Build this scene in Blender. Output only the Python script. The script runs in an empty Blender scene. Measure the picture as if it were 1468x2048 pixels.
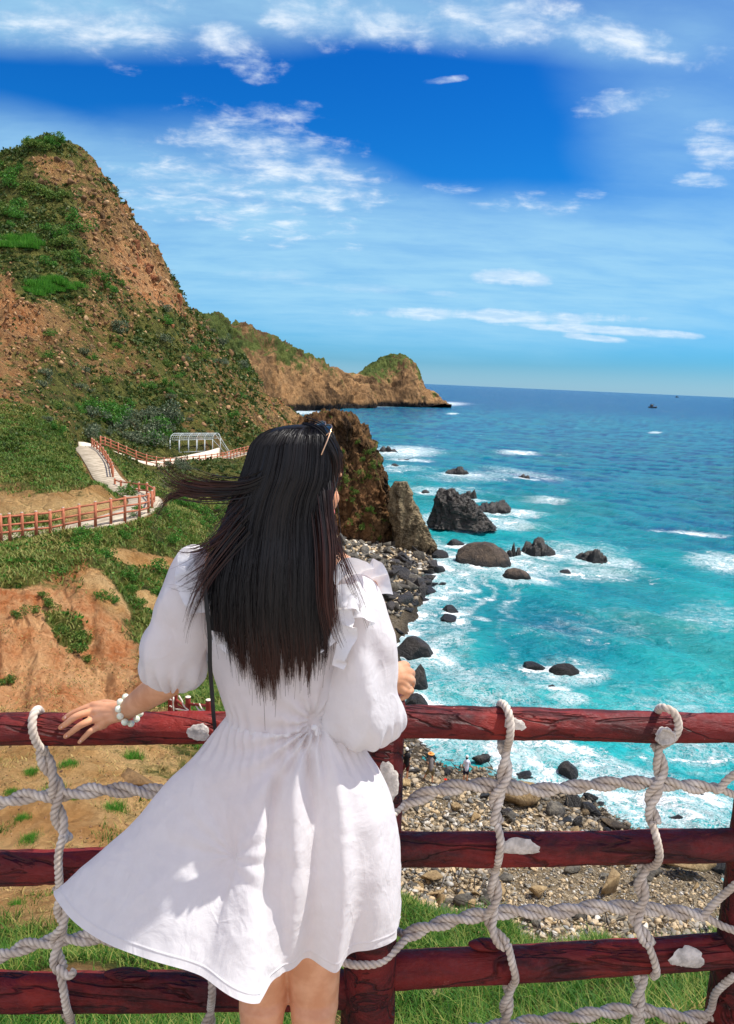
import bpy, bmesh, math, random
import numpy as np
from mathutils import Vector, Matrix
random.seed(7)
rng = np.random.default_rng(11)
scene = bpy.context.scene
COL = scene.collection
R = math.radians

# ------------------------------------------------------------------ camera
F = 1550.0                      # focal length in photograph pixels (2048 high)
PITCH, ROLL = R(9.6), R(2.54)
CAMZ = 1.65
SEA = -25.5
fwd = np.array([0, math.cos(PITCH), -math.sin(PITCH)])
r0 = np.array([1.0, 0, 0]); u0 = np.array([0, math.sin(PITCH), math.cos(PITCH)])
rightv = math.cos(ROLL)*r0 + math.sin(ROLL)*u0
upv = -math.sin(ROLL)*r0 + math.cos(ROLL)*u0
cd = bpy.data.cameras.new('camera'); cam = bpy.data.objects.new('camera', cd); COL.objects.link(cam)
cd.sensor_fit = 'VERTICAL'; cd.sensor_height = 24; cd.lens = 24*F/2048
cd.clip_start = 0.05; cd.clip_end = 60000
m = Matrix(((rightv[0], upv[0], -fwd[0], 0), (rightv[1], upv[1], -fwd[1], 0), (rightv[2], upv[2], -fwd[2], CAMZ), (0, 0, 0, 1)))
cam.matrix_world = m
scene.camera = cam

def ray(px, py):
    return fwd + (px-734)/F*rightv + (1024-py)/F*upv
def P(px, py, D):
    r = ray(px, py); r = r*(D/r[1]); return np.array([r[0], r[1], r[2]+CAMZ])
def G(px, py, z):
    r = ray(px, py); k = (z-CAMZ)/r[2]; return np.array([r[0]*k, r[1]*k, z])
def UW(px, py):
    r = ray(px, py); return r[0]/r[1], r[2]/r[1]

# ------------------------------------------------------------------ sun, sky, exposure
SUN_AZ = R(76)      # clockwise from +Y (the view direction) towards +X
SUN_EL = R(62)
sl = bpy.data.lights.new('sun', 'SUN'); sl.energy = 4.5; sl.angle = R(0.5); sl.color = (1.0, 0.95, 0.87)
so = bpy.data.objects.new('sun', sl); COL.objects.link(so)
sd = Vector((math.sin(SUN_AZ)*math.cos(SUN_EL), math.cos(SUN_AZ)*math.cos(SUN_EL), math.sin(SUN_EL)))
so.rotation_euler = sd.to_track_quat('Z', 'Y').to_euler()
so.location = sd*60
scene.view_settings.view_transform = 'Standard'
scene.view_settings.look = 'None'
scene.view_settings.exposure = 0.42
scene.view_settings.gamma = 1
scene.render.engine = 'CYCLES'
scene.render.resolution_x = 734; scene.render.resolution_y = 1024

class NT:
    """small node-tree helper"""
    def __init__(s, tree):
        s.t = tree; s.n = tree.nodes; s.l = tree.links
    def new(s, typ, **kw):
        n = s.n.new(typ)
        for k, v in kw.items(): setattr(n, k, v)
        return n
    def put(s, sock, v):
        if v is None: return
        if isinstance(v, bpy.types.NodeSocket): s.l.new(v, sock)
        elif isinstance(v, (tuple, list)):
            v = tuple(v)
            if len(v) == 3 and len(sock.default_value) == 4: v = v+(1,)
            sock.default_value = v
        else:
            try: sock.default_value = v
            except TypeError: sock.default_value = (v, v, v, 1)[:len(sock.default_value)]
    def M(s, op, a, b=None, c=None, clamp=False):
        n = s.new('ShaderNodeMath', operation=op, use_clamp=clamp)
        s.put(n.inputs[0], a); s.put(n.inputs[1], b)
        if c is not None: s.put(n.inputs[2], c)
        return n.outputs[0]
    def add(s, a, b): return s.M('ADD', a, b)
    def mul(s, a, b): return s.M('MULTIPLY', a, b)
    def sub(s, a, b): return s.M('SUBTRACT', a, b)
    def ss(s, x, a, b, lo=0.0, hi=1.0):
        n = s.new('ShaderNodeMapRange', interpolation_type='SMOOTHSTEP')
        s.put(n.inputs['Value'], x); s.put(n.inputs['From Min'], a); s.put(n.inputs['From Max'], b)
        s.put(n.inputs['To Min'], lo); s.put(n.inputs['To Max'], hi)
        return n.outputs[0]
    def mix(s, f, a, b, blend='MIX'):
        n = s.new('ShaderNodeMix', data_type='RGBA', blend_type=blend)
        s.put(n.inputs[0], f); s.put(n.inputs[6], a); s.put(n.inputs[7], b)
        return n.outputs[2]
    def noise(s, vec=None, scale=5, detail=4, rough=0.55, dist=0, lac=2.0, out=0):
        n = s.new('ShaderNodeTexNoise')
        if vec is not None: s.put(n.inputs['Vector'], vec)
        n.inputs['Scale'].default_value = scale; n.inputs['Detail'].default_value = detail
        n.inputs['Roughness'].default_value = rough; n.inputs['Distortion'].default_value = dist
        n.inputs['Lacunarity'].default_value = lac
        return n.outputs[out]
    def voro(s, vec=None, scale=5, feature='F1', out='Distance', rnd=1.0):
        n = s.new('ShaderNodeTexVoronoi', feature=feature)
        if vec is not None: s.put(n.inputs['Vector'], vec)
        n.inputs['Scale'].default_value = scale; n.inputs['Randomness'].default_value = rnd
        return n.outputs[out]
    def mapping(s, vec, scale=(1, 1, 1), rot=(0, 0, 0), loc=(0, 0, 0)):
        n = s.new('ShaderNodeMapping'); s.put(n.inputs[0], vec)
        n.inputs['Scale'].default_value = scale; n.inputs['Rotation'].default_value = rot; n.inputs['Location'].default_value = loc
        return n.outputs[0]
    def ramp(s, f, stops, interp='LINEAR'):
        n = s.new('ShaderNodeValToRGB'); s.put(n.inputs[0], f)
        cr = n.color_ramp; cr.interpolation = interp
        while len(cr.elements) < len(stops): cr.elements.new(0.5)
        for e, (p, c) in zip(cr.elements, stops):
            e.position = p; e.color = (c[0], c[1], c[2], 1)
        return n.outputs[0]
    def attr(s, name, out='Fac'):
        return s.new('ShaderNodeAttribute', attribute_name=name).outputs[out]
    def pos(s): return s.new('ShaderNodeNewGeometry').outputs['Position']
    def obj(s): return s.new('ShaderNodeTexCoord').outputs['Object']
    def bump(s, h, strength=0.5, dist=0.1, normal=None):
        n = s.new('ShaderNodeBump'); s.put(n.inputs['Height'], h)
        n.inputs['Strength'].default_value = strength; n.inputs['Distance'].default_value = dist
        if normal is not None: s.put(n.inputs['Normal'], normal)
        return n.outputs[0]

def sRGB(r, g, b):
    return tuple(((c/255)/12.92 if c/255 <= 0.04045 else ((c/255+0.055)/1.055)**2.4) for c in (r, g, b))

w = bpy.data.worlds.new('World'); scene.world = w; w.use_nodes = True
w.node_tree.nodes.clear()
T = NT(w.node_tree)
out = T.new('ShaderNodeOutputWorld'); bg = T.new('ShaderNodeBackground')
T.l.new(bg.outputs[0], out.inputs[0])
sky = T.new('ShaderNodeTexSky', sky_type='NISHITA')
sky.sun_disc = False; sky.sun_elevation = SUN_EL; sky.sun_rotation = SUN_AZ
sky.air_density = 1.0; sky.dust_density = 0.3; sky.ozone_density = 3.0; sky.altitude = 0
tc = T.new('ShaderNodeTexCoord')
sep = T.new('ShaderNodeSeparateXYZ'); T.l.new(tc.outputs['Generated'], sep.inputs[0])
X, Y, Z = sep.outputs
Ys = T.M('MAXIMUM', Y, 0.15)
U = T.M('DIVIDE', X, Ys); W = T.M('DIVIDE', Z, Ys)
hs = T.new('ShaderNodeHueSaturation'); hs.inputs['Saturation'].default_value = 1.35; hs.inputs['Value'].default_value = 1.0
T.l.new(sky.outputs[0], hs.inputs['Color'])
# the tint of the clear sky: deep blue overhead, cyan low down
tint = T.ramp(T.M('ABSOLUTE', Z), [(0.0, (0.34, 0.64, 1.22)), (0.05, (0.18, 0.64, 1.16)), (0.12, (0.13, 0.68, 1.08)), (0.25, (0.10, 0.68, 1.10)), (0.42, (0.06, 0.58, 1.06)), (1.0, (0.30, 0.66, 1.0))])
base = T.mix(1.0, hs.outputs[0], tint, 'MULTIPLY')
# cloud coordinates: a layer high overhead
zz = T.add(T.M('ABSOLUTE', Z), 0.16)
cv = T.new('ShaderNodeCombineXYZ'); T.put(cv.inputs[0], T.M('DIVIDE', X, zz)); T.put(cv.inputs[1], T.M('DIVIDE', Y, zz))
cvec = cv.outputs[0]
uw = T.new('ShaderNodeCombineXYZ'); T.put(uw.inputs[0], U); T.put(uw.inputs[1], W)
wob = T.add(T.mul(T.noise(uw.outputs[0], 5, 3, 0.55), .6), T.mul(T.noise(uw.outputs[0], 19, 5, 0.6), .75))
wobs = T.add(T.mul(T.noise(uw.outputs[0], 2.6, 3, 0.5), .7), T.mul(T.noise(T.mapping(uw.outputs[0], (1, 2.6, 1), (0, 0, .12)), 7, 6, .62, .5), .3))
def blob(px, py, rx, ry, rot=0.0, soft=False):
    u, v = UW(px, py)
    du = T.sub(U, u); dv = T.sub(W, v)
    c, s_ = math.cos(R(rot)), math.sin(R(rot))
    a = T.M('DIVIDE', T.add(T.mul(du, c), T.mul(dv, s_)), rx/F)
    b = T.M('DIVIDE', T.sub(T.mul(dv, c), T.mul(du, s_)), ry/F)
    d = T.add(T.mul(a, a), T.mul(b, b))
    d = T.add(d, T.mul(T.sub(wobs if soft else wob, 0.5 if soft else 0.675), 1.7 if soft else 2.6))
    return T.ss(d, 2.1 if soft else 1.25, -.15)
def mx(*a):
    r = a[0]
    for b in a[1:]: r = T.M('MAXIMUM', r, b)
    return r
# soft veils
def scr(*a):
    r = T.sub(1, T.M('MINIMUM', a[0], 1))
    for b in a[1:]: r = T.mul(r, T.sub(1, T.M('MINIMUM', b, 1)))
    return T.sub(1, r)
veil_m = scr(T.mul(blob(420, 520, 860, 130, -2, True), 1.0), T.mul(blob(1150, 540, 900, 115, 0, True), .95), T.mul(blob(60, 15, 480, 70, 0, True), .95), T.mul(blob(700, -15, 620, 65, -5, True), .8), T.mul(blob(1450, 90, 260, 170, 0, True), .5), T.mul(blob(80, 320, 330, 80, -10, True), .85), T.mul(blob(1430, 340, 220, 110, -12, True), .55), T.mul(blob(520, 380, 330, 90, -10, True), .6))
n1_v = T.noise(T.mapping(cvec, (1, 2.2, 1), (0, 0, .25)), 6, 7, .62, .5)
veil_n = T.noise(T.mapping(cvec, (1.2, 3.0, 1), (0, 0, .2)), 1.6, 5, 0.55, 0.4)
veil = T.mul(veil_m, T.ss(T.add(T.mul(veil_n, .7), T.mul(n1_v, .3)), 0.26, 0.68, 0.66, 1.03))
low = T.ss(Z, 0.0, 0.035, 0.45, 0.0)
low2 = T.mul(blob(1180, 560, 620, 60, -2, True), .6)
veil = mx(veil, low, T.mul(low2, T.ss(veil_n, 0.3, 0.7, .3, 1.0)))
col1 = T.mix(T.mul(veil, 0.80), base, tuple(c*8.2 for c in (0.44, 0.78, 1.0)))
# puffy altocumulus
n1 = T.noise(T.mapping(cvec, (1, 1.35, 1)), 7.5, 8, 0.62, 0.25)
puff_m = mx(T.mul(blob(570, 330, 250, 95, -14), .85), T.mul(blob(430, 400, 310, 80, -10), .72), blob(1200, 70, 270, 40, -10), blob(1020, 40, 190, 60), blob(700, 50, 210, 48, -4), blob(470, 100, 110, 50, -20),
            blob(1250, 200, 95, 26, 12), blob(1430, 270, 80, 40, 0), blob(1450, 310, 80, 34), blob(1400, 360, 70, 16), T.mul(blob(885, 160, 56, 8, 8), .8), T.mul(blob(150, 50, 330, 70), .8), T.mul(blob(560, 225, 110, 26), .7), T.mul(blob(910, 378, 70, 22), .7), T.mul(blob(1060, 405, 130, 26), .6), T.mul(blob(200, 110, 120, 22, -20), .5), T.mul(blob(1180, 388, 40, 12), .6), T.mul(blob(1440, 100, 60, 16), .7))
puff = T.ss(T.add(T.mul(puff_m, 0.62), T.mul(T.sub(n1, 0.5), 1.7)), 0.14, 1.0)
puff = T.mul(puff, T.ss(puff_m, 0.0, 0.35))
# streaks low over the sea
n2 = T.noise(T.mapping(uw.outputs[0], (3.2, 26, 1)), 1.6, 6, 0.6, 0.5)
st_m = mx(blob(1010, 632, 330, 16, 1), blob(1210, 660, 230, 11, -1), blob(1200, 677, 80, 9, -3), blob(1030, 556, 90, 22), T.mul(blob(620, 560, 300, 26, -2), .45), T.mul(blob(900, 590, 90, 10, -5), .6))
st = T.mul(T.ss(T.add(T.mul(st_m, 0.7), T.mul(T.sub(n2, 0.5), 1.1)), 0.2, 0.72), T.ss(st_m, 0, .3))
cl = mx(puff, T.mul(st, 0.75))
ccol = T.mix(T.ss(n1, 0.35, 0.75), tuple(c*8.5 for c in (0.62, 0.80, 1.0)), tuple(c*9.6 for c in (0.93, 0.97, 1.0)))
col2 = T.mix(T.mul(cl, 0.84), col1, ccol)
# unseen bright broken cloud added behind the photographer as fill light
bk_fill = T.mul(T.ss(Y, 0.15, -0.35), T.ss(T.noise(tc.outputs['Generated'], 2.2, 4, .55), .3, .6, .45, 1))
col2 = T.mix(T.mul(bk_fill, .8), col2, (11.0, 10.9, 11.9))
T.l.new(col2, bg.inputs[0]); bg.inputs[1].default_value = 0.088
w.cycles.sampling_method = 'NONE'

# ------------------------------------------------------------------ scene helpers
def tag(o, label=None, cat=None, group=None, kind=None):
    if label: o['label'] = label
    if cat: o['category'] = cat
    if group: o['group'] = group
    if kind: o['kind'] = kind
    return o
def empty(name, loc, label, cat, group=None, rz=0.0):
    o = bpy.data.objects.new(name, None); COL.objects.link(o)
    o.location = tuple(loc); o.rotation_euler = (0, 0, rz); o.empty_display_size = 0.1
    return tag(o, label, cat, group)
def link(name, me, mats=None, parent=None, loc=None):
    if mats is not None:
        for mm in (mats if isinstance(mats, (list, tuple)) else [mats]): me.materials.append(mm)
    o = bpy.data.objects.new(name, me); COL.objects.link(o)
    if parent is not None:
        o.parent = parent
        # vertices are in world coordinates unless loc given: undo the parent's location
        o.matrix_parent_inverse = Matrix.Identity(4)
    if loc is not None: o.location = tuple(loc)
    return o
def mesh_np(name, V, Fs, mat=None, parent=None, smooth=True, attrs=None, origin=None):
    """V (n,3); Fs list of int arrays (m,k). origin: world point the vertices are made relative to"""
    V = np.asarray(V, dtype=np.float64)
    if origin is not None: V = V - np.asarray(origin)
    if not isinstance(Fs, (list, tuple)): Fs = [Fs]
    me = bpy.data.meshes.new(name)
    loops = np.concatenate([f.reshape(-1) for f in Fs]).astype(np.int32)
    sizes = np.concatenate([np.full(len(f), f.shape[1]) for f in Fs]).astype(np.int32)
    starts = np.concatenate([[0], np.cumsum(sizes)[:-1]]).astype(np.int32)
    me.vertices.add(len(V)); me.vertices.foreach_set('co', V.astype(np.float32).ravel())
    me.loops.add(len(loops)); me.loops.foreach_set('vertex_index', loops)
    me.polygons.add(len(sizes)); me.polygons.foreach_set('loop_start', starts)
    try: me.polygons.foreach_set('loop_total', sizes)
    except Exception: pass
    me.update(calc_edges=True)
    if smooth: me.polygons.foreach_set('use_smooth', np.ones(len(sizes), dtype=bool))
    if attrs:
        for k, a in attrs.items():
            at = me.attributes.new(k, 'FLOAT', 'POINT'); at.data.foreach_set('value', np.asarray(a, dtype=np.float32))
    me.validate()
    o = link(name, me, mat, parent)
    if origin is not None and parent is None: o.location = tuple(origin)
    return o
def grid_faces(nr, nc, wrap=False):
    i = np.arange(nr-1)[:, None]; j = np.arange(nc if wrap else nc-1)[None, :]
    a = i*nc + j; b = i*nc + (j+1) % nc; c = (i+1)*nc + (j+1) % nc; d = (i+1)*nc + j
    return np.stack([a, b, c, d], -1).reshape(-1, 4)
def part(name, VF, mat, root, smooth=True, attrs=None):
    """part of a thing whose root sits at root.location (vertices given in world space)"""
    o = mesh_np(name, VF[0], VF[1], mat, root, smooth, attrs, origin=tuple(root.matrix_basis.translation) if root.parent is None else tuple(root['_org']))
    o['_org'] = tuple(root.matrix_basis.translation) if root.parent is None else tuple(root['_org'])
    return o
def merge(*L):
    V = []; Q = {}; n = 0
    for v, fs in L:
        V.append(np.asarray(v))
        for f in (fs if isinstance(fs, (list, tuple)) else [fs]):
            Q.setdefault(f.shape[1], []).append(f+n)
        n += len(v)
    return np.concatenate(V), [np.concatenate(q) for q in Q.values()]

# value noise -----------------------------------------------------------
_perm = np.random.default_rng(5).permutation(256); _perm = np.concatenate([_perm, _perm, _perm])
_grad = np.random.default_rng(6).normal(size=(256, 3)); _grad /= np.linalg.norm(_grad, axis=1)[:, None]
def pn(x, y, z):
    xi = np.floor(x).astype(np.int64); yi = np.floor(y).astype(np.int64); zi = np.floor(z).astype(np.int64)
    xf, yf, zf = x-xi, y-yi, z-zi
    f = lambda t: t*t*t*(t*(t*6-15)+10)
    u, v, w_ = f(xf), f(yf), f(zf)
    def g(dx, dy, dz):
        h = _perm[(_perm[(_perm[(xi+dx) & 255] + yi+dy) & 255] + zi+dz) & 255]
        gr = _grad[h]
        return gr[..., 0]*(xf-dx)+gr[..., 1]*(yf-dy)+gr[..., 2]*(zf-dz)
    L = lambda a, b, t: a+(b-a)*t
    return L(L(L(g(0,0,0), g(1,0,0), u), L(g(0,1,0), g(1,1,0), u), v), L(L(g(0,0,1), g(1,0,1), u), L(g(0,1,1), g(1,1,1), u), v), w_)*1.6
def fbm(p, sc, octv=5, gain=.5, ridged=False, off=0.0):
    x, y, z = p[..., 0]*sc+off, p[..., 1]*sc+off*1.7, p[..., 2]*sc-off
    a, s_, t = 1.0, 0.0, 0.0
    for _ in range(octv):
        n = pn(x, y, z)
        if ridged: n = 1-2*np.abs(n)
        s_ = s_+a*n; t += a; a *= gain; x, y, z = x*2.03+17.1, y*2.03+3.3, z*2.03+9.7
    return s_/t
def sstep(x, a, b):
    t = np.clip((x-a)/(b-a), 0, 1); return t*t*(3-2*t)
def norms(V): return V/np.maximum(np.linalg.norm(V, axis=-1, keepdims=True), 1e-9)

def catmull(pts, n):
    """resample a polyline smoothly, n samples, uniform in arc length"""
    p = np.asarray(pts, float)
    if len(p) == 2:
        t = np.linspace(0, 1, n)[:, None]; return p[0]*(1-t)+p[1]*t
    q = np.vstack([2*p[0]-p[1], p, 2*p[-1]-p[-2]])
    o = []
    for i in range(1, len(q)-2):
        t = np.linspace(0, 1, 16, endpoint=False)[:, None]
        a, b, c, d = q[i-1], q[i], q[i+1], q[i+2]
        o.append(.5*((2*b)+(-a+c)*t+(2*a-5*b+4*c-d)*t*t+(-a+3*b-3*c+d)*t**3))
    o.append(p[-1:]); o = np.concatenate(o)
    s_ = np.concatenate([[0], np.cumsum(np.linalg.norm(np.diff(o[:, :3], axis=0), axis=1))])
    t = np.linspace(0, s_[-1], n)
    return np.stack([np.interp(t, s_, o[:, k]) for k in range(o.shape[1])], 1)
def frames(c):
    t = norms(np.gradient(c, axis=0)); n = np.zeros_like(c)
    ref = np.array([0, 0, 1.0]) if abs(t[0][2]) < .9 else np.array([1.0, 0, 0])
    v = ref-np.dot(ref, t[0])*t[0]; v /= np.linalg.norm(v)
    for i in range(len(c)):
        v = v-np.dot(v, t[i])*t[i]; v /= np.linalg.norm(v); n[i] = v
    return t, n, np.cross(t, n)
def tube(pts, radii, ns=12, n=None, caps=True, flat=None):
    """tapered tube with round ends. pts (k,3), radii (k)"""
    pts = np.asarray(pts, float); radii = np.broadcast_to(np.asarray(radii, float), (len(pts),))
    if n is None: n = max(2, len(pts)*4) if len(pts) > 2 else 6
    pr = catmull(np.column_stack([pts, radii]), n) if len(pts) > 1 else None
    c, r = pr[:, :3], pr[:, 3]
    t, a, b = frames(c)
    if caps:
        k = [0.02, .35, .65, .88]
        h = [math.sqrt(1-q*q) for q in k]
        c = np.vstack([[c[0]-t[0]*r[0]*hh for hh in h], c, [c[-1]+t[-1]*r[-1]*hh for hh in h[::-1]]])
        r = np.concatenate([[r[0]*q for q in k], r, [r[-1]*q for q in k[::-1]]])
        a = np.vstack([np.repeat(a[:1], 4, 0), a, np.repeat(a[-1:], 4, 0)]); b = np.vstack([np.repeat(b[:1], 4, 0), b, np.repeat(b[-1:], 4, 0)])
    th = np.linspace(0, 2*np.pi, ns, endpoint=False)
    fl = 1.0 if flat is None else flat
    V = c[:, None, :]+r[:, None, None]*(np.cos(th)[None, :, None]*a[:, None, :]+fl*np.sin(th)[None, :, None]*b[:, None, :])
    Fq = grid_faces(len(c), ns, True)
    V = V.reshape(-1, 3)
    F2 = [Fq]
    if caps:
        F2.append(np.array([list(range(ns))[::-1]])); F2.append(np.array([[len(V)-ns+i for i in range(ns)]]))
    return V, F2
def box(c, hx, hy, hz, ax=None):
    c = np.asarray(c, float)
    A = np.eye(3) if ax is None else np.asarray(ax)
    s_ = np.array([[x, y, z] for z in (-1, 1) for y in (-1, 1) for x in (-1, 1)])*np.array([hx, hy, hz])
    V = c+s_@A
    Fq = np.array([[0, 2, 3, 1], [4, 5, 7, 6], [0, 1, 5, 4], [2, 6, 7, 3], [0, 4, 6, 2], [1, 3, 7, 5]])
    return V, [Fq]
def beam(a, b, w, h):
    """box beam from a to b with horizontal width w and height h"""
    a = np.asarray(a, float); b = np.asarray(b, float); d = b-a; L = np.linalg.norm(d); d /= L
    s_ = np.cross(d, [0, 0, 1.0])
    if np.linalg.norm(s_) < 1e-3: s_ = np.array([1.0, 0, 0])
    s_ /= np.linalg.norm(s_); u = np.cross(s_, d)
    return box((a+b)/2, L/2, w/2, h/2, np.array([d, s_, u]))
def ellipsoid(c, rx, ry, rz, ax=None, nu=20, nv=12):
    th = np.linspace(0, 2*np.pi, nu, endpoint=False); ph = np.linspace(0.05, np.pi-.05, nv)
    s_ = np.stack([np.sin(ph)[:, None]*np.cos(th)[None], np.sin(ph)[:, None]*np.sin(th)[None], np.cos(ph)[:, None]*np.ones(nu)[None]], -1).reshape(-1, 3)*np.array([rx, ry, rz])
    A = np.eye(3) if ax is None else np.asarray(ax)
    V = np.asarray(c)+s_@A
    return V, [grid_faces(nv, nu, True)[:, ::-1], np.array([list(range(nu))]), np.array([[len(V)-nu+i for i in range(nu)][::-1]])]
def remesh(VF, voxel, smooth_it=4, fac=0.6):
    """one continuous surface from overlapping closed pieces"""
    o = mesh_np('tmp', VF[0], VF[1])
    md = o.modifiers.new('r', 'REMESH'); md.mode = 'VOXEL'; md.voxel_size = voxel
    if smooth_it:
        ms = o.modifiers.new('s', 'SMOOTH'); ms.factor = fac; ms.iterations = smooth_it
    dg = bpy.context.evaluated_depsgraph_get(); e = o.evaluated_get(dg); me = e.to_mesh()
    V = np.empty(len(me.vertices)*3); me.vertices.foreach_get('co', V); V = V.reshape(-1, 3)
    L = np.empty(len(me.loops), dtype=np.int32); me.loops.foreach_get('vertex_index', L)
    s_ = np.empty(len(me.polygons), dtype=np.int32); me.polygons.foreach_get('loop_start', s_)
    tt = np.empty(len(me.polygons), dtype=np.int32); me.polygons.foreach_get('loop_total', tt)
    Fs = []
    for k in np.unique(tt):
        Fs.append(L[s_[tt == k][:, None]+np.arange(k)[None]])
    e.to_mesh_clear(); bpy.data.objects.remove(o)
    return V, Fs
def material(name):
    mt = bpy.data.materials.new(name); mt.use_nodes = True
    nt = mt.node_tree; T_ = NT(nt)
    return mt, T_, nt.nodes['Principled BSDF']
def simple(name, col, rough=0.6, spec=0.4, var=0.0, scale=20, bump=0.0, bscale=40, bdist=0.002, metal=0):
    mt, T_, b = material(name)
    c = col
    if var: 
        n = T_.noise(T_.obj(), scale, 5, .6)
        c = T_.mix(T_.ss(n, .3, .7), tuple(x*(1-var) for x in col), tuple(min(1, x*(1+var)) for x in col))
    T_.put(b.inputs['Base Color'], c); b.inputs['Roughness'].default_value = rough
    b.inputs['Specular IOR Level'].default_value = spec; b.inputs['Metallic'].default_value = metal
    if bump: T_.l.new(T_.bump(T_.noise(T_.obj(), bscale, 5, .6), bump, bdist), b.inputs['Normal'])
    return mt
# ================================================================== terrain
# control points: (px, py, D) landmarks -> world, or ('z', px, z, D); then cover (veg, rock, orange, sand)
CP = []
def cp(px, D, py=None, z=None, veg=.5, rock=.2, org=0., sand=0., boost=0):
    if py is not None: u, e = UW(px, py)
    else:
        u, _ = UW(px, 1100); e = (z-CAMZ)/D
    CP.append((u, math.log(D), e, veg, rock, org, sand))
def colm(px, L):
    for it in L:
        D, h = it[0], it[1]; kw = dict(zip(('veg', 'rock', 'org', 'sand'), it[2:]))
        if h < -1000: cp(px, D, z=h+2000, **kw)
        else: cp(px, D, py=h, **kw)
def z(v): return v-2000
for pxx in (-1100, -600, 0, 200, 400, 640, 800, 1000, 1200, 1468, 1900, 2400):
    cp(pxx, 1.7, z=-.42, veg=.6); cp(pxx, 2.3, z=-.85 if pxx != 1468 else -.5, veg=.8, org=.2)
LEFT = [(4.0, 2048, .9), (5.5, 1920, .9), (7, 1850, .75), (8, 1790, .3, .1, .3, .5), (9.5, 1700, .35, .2, .3, .6), (12, 1560, .35, .2, .2, .8), (14.5, 1490, .3, .3, .2, .9), (17, 1425, .2, .3, .3, .9)]
colm(-1100, [(4, 2048, .9), (7, 1800, .8), (12, 1500, .5), (17, 1300, .5), (30, 1050, .6), (45, 850, .7), (80, 600, .6), (130, 200, .5, .5), (200, 50, .5, .5)])
colm(-500, LEFT+[(22, 1380, .2, .2, 1), (28, 1180, .5, .3, .8), (36, 1075, .8), (40, 1040, .5), (48, 950, .7), (60, 860, .7, .2), (90, 700, .6, .3), (130, 470, .6, .5), (160, 380, .6, .4), (230, z(60))])
colm(0, LEFT+[(22.5, 1428, .1, .2, 1), (25, 1310, .0, .2, 1), (27.5, 1215, .05, .3, 1), (29, 1170, .4, .3, .9), (31, 1125, .95), (34, 1086, 1.), (36, 1070, .9), (39.5, 1046, .4, .1, .1, .9), (42, 1004, .3, .3, .2, .9), (46, 968, .7, .1), (55, 915, .85, .1), (65, 860, .8, .1), (75, 810, .55, .4, .3), (88, 755, .4, .8, .5), (100, 690, .3, 1, .5), (112, 625, .35, .9, .4), (124, 565, .7, .3), (134, 520, .8, .3), (145, 470, 1, .2), (155, 410, .95, .2), (164, 350, .9, .3), (169, 330, .9, .3), (210, z(38), .5, .5)])
colm(100, [(36.8, 1063, .9), (39.5, 1040, .3, .1, .1, 1), (41.5, 1005, .2, .3, .2, 1), (44.5, 985, .6), (55, 925, .85), (65, 880, .8), (80, 820, .7, .3), (95, 750, .55, .6), (110, 670, .5, .6), (125, 600, .8, .3), (140, 520, .85, .4), (152, 440, .95, .4), (163, 360, .6, .7), (170, 305, .9, .4), (172, 288, 1, .3), (215, z(44))])
colm(200, LEFT+[(19, 1440, .2, .3, .6, .5), (23.5, 1432, .1, .2, 1), (26, 1330, .1, .2, 1), (28.5, 1240, .3, .3, 1), (30, 1190, .6, .3, .8), (32, 1140, .8, .2, .3), (35, 1085, .95), (38.5, 1047, .7), (41, 1034, .3, .1, .1, 1), (43.5, 992, .3, .2, .2, 1), (45.5, 978, .7), (50, 974, .8), (60, 950, .8), (68, 926, .8), (76, 903, .7), (82, 890, .9, .1), (90, 855, .9, .2), (100, 805, .6, .5), (112, 740, .5, .6), (128, 660, .5, .7), (142, 580, .5, .7), (155, 500, .45, .9), (166, 420, .4, 1), (171, 385, .4, 1), (215, z(25))])
colm(300, [(18, 1440, .4, .2, .4, .5), (21, 1425, .5, .2, .6), (27, 1320, .6, .2, .6), (31, 1230, .95, .1, .1), (35, 1150, .8, .2, .4), (38, 1085, .8, .2, .3), (41, 1036, .9), (50, 1014, .8), (60, 990, .85), (70, 968, .8), (79, 949, .8), (84, 935, .8), (88, 922, .8), (92, 906, .9), (105, 850, .8, .4), (120, 780, .7, .5), (140, 690, .6, .7), (160, 600, .5, .9), (178, 540, .35, 1), (182, 530, .4, 1), (230, z(5))])
colm(400, [(5, 2048, .9), (7, 1900, .8), (10, 1750, .4, .1, .2, .6), (14, 1550, .5, .1, .2, .6), (17.5, 1445, .6, .1, .1, .5), (22, 1400, .8, .1, .3), (30, 1290, .9, .1), (36, 1200, .8, .2, .5), (42, 1120, .8, .2, .5), (50, 1060, .8), (65, 990, .8), (80, 955, .8), (88, 934, .8), (97, 920, .7), (104, 895, .7, .4), (125, 820, .65, .6), (160, 740, .6, .7), (195, 676, .6, .8), (208, 652, .6, .9), (260, z(-10))])
colm(480, [(35, 1290, .7), (55, 1100, .7), (75, 1010, .7), (95, 945, .7), (103, 930, .7), (115, 905, .6, .5), (150, 850, .5, .8), (200, 785, .5, .9), (240, 752, .5, 1), (255, 734, .5, 1), (310, z(-20))])
colm(530, [(45, 1200, .7), (90, 970, .7), (120, 915, .5, .6), (180, 860, .5, .8), (260, 828, .45, .9), (300, 815, .4, 1), (360, z(-28))])
colm(560, [(5.2, 2048, .9), (9, 1850, .7), (14, 1600, .6), (24, 1400, .6), (45, 1200, .7), (75, 1060, .6, .5), (110, 960, .5, .8), (150, 925, .5, .9), (220, 885, .3, 1), (340, 860, .2, 1), (380, z(-24), 0, 1), (420, z(-30), 0, 1)])
colm(600, [(120, z(-18), .3, 1), (160, z(-22), .2, 1), (220, z(-27), 0, 1), (400, z(-30), 0, 1)])
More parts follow.
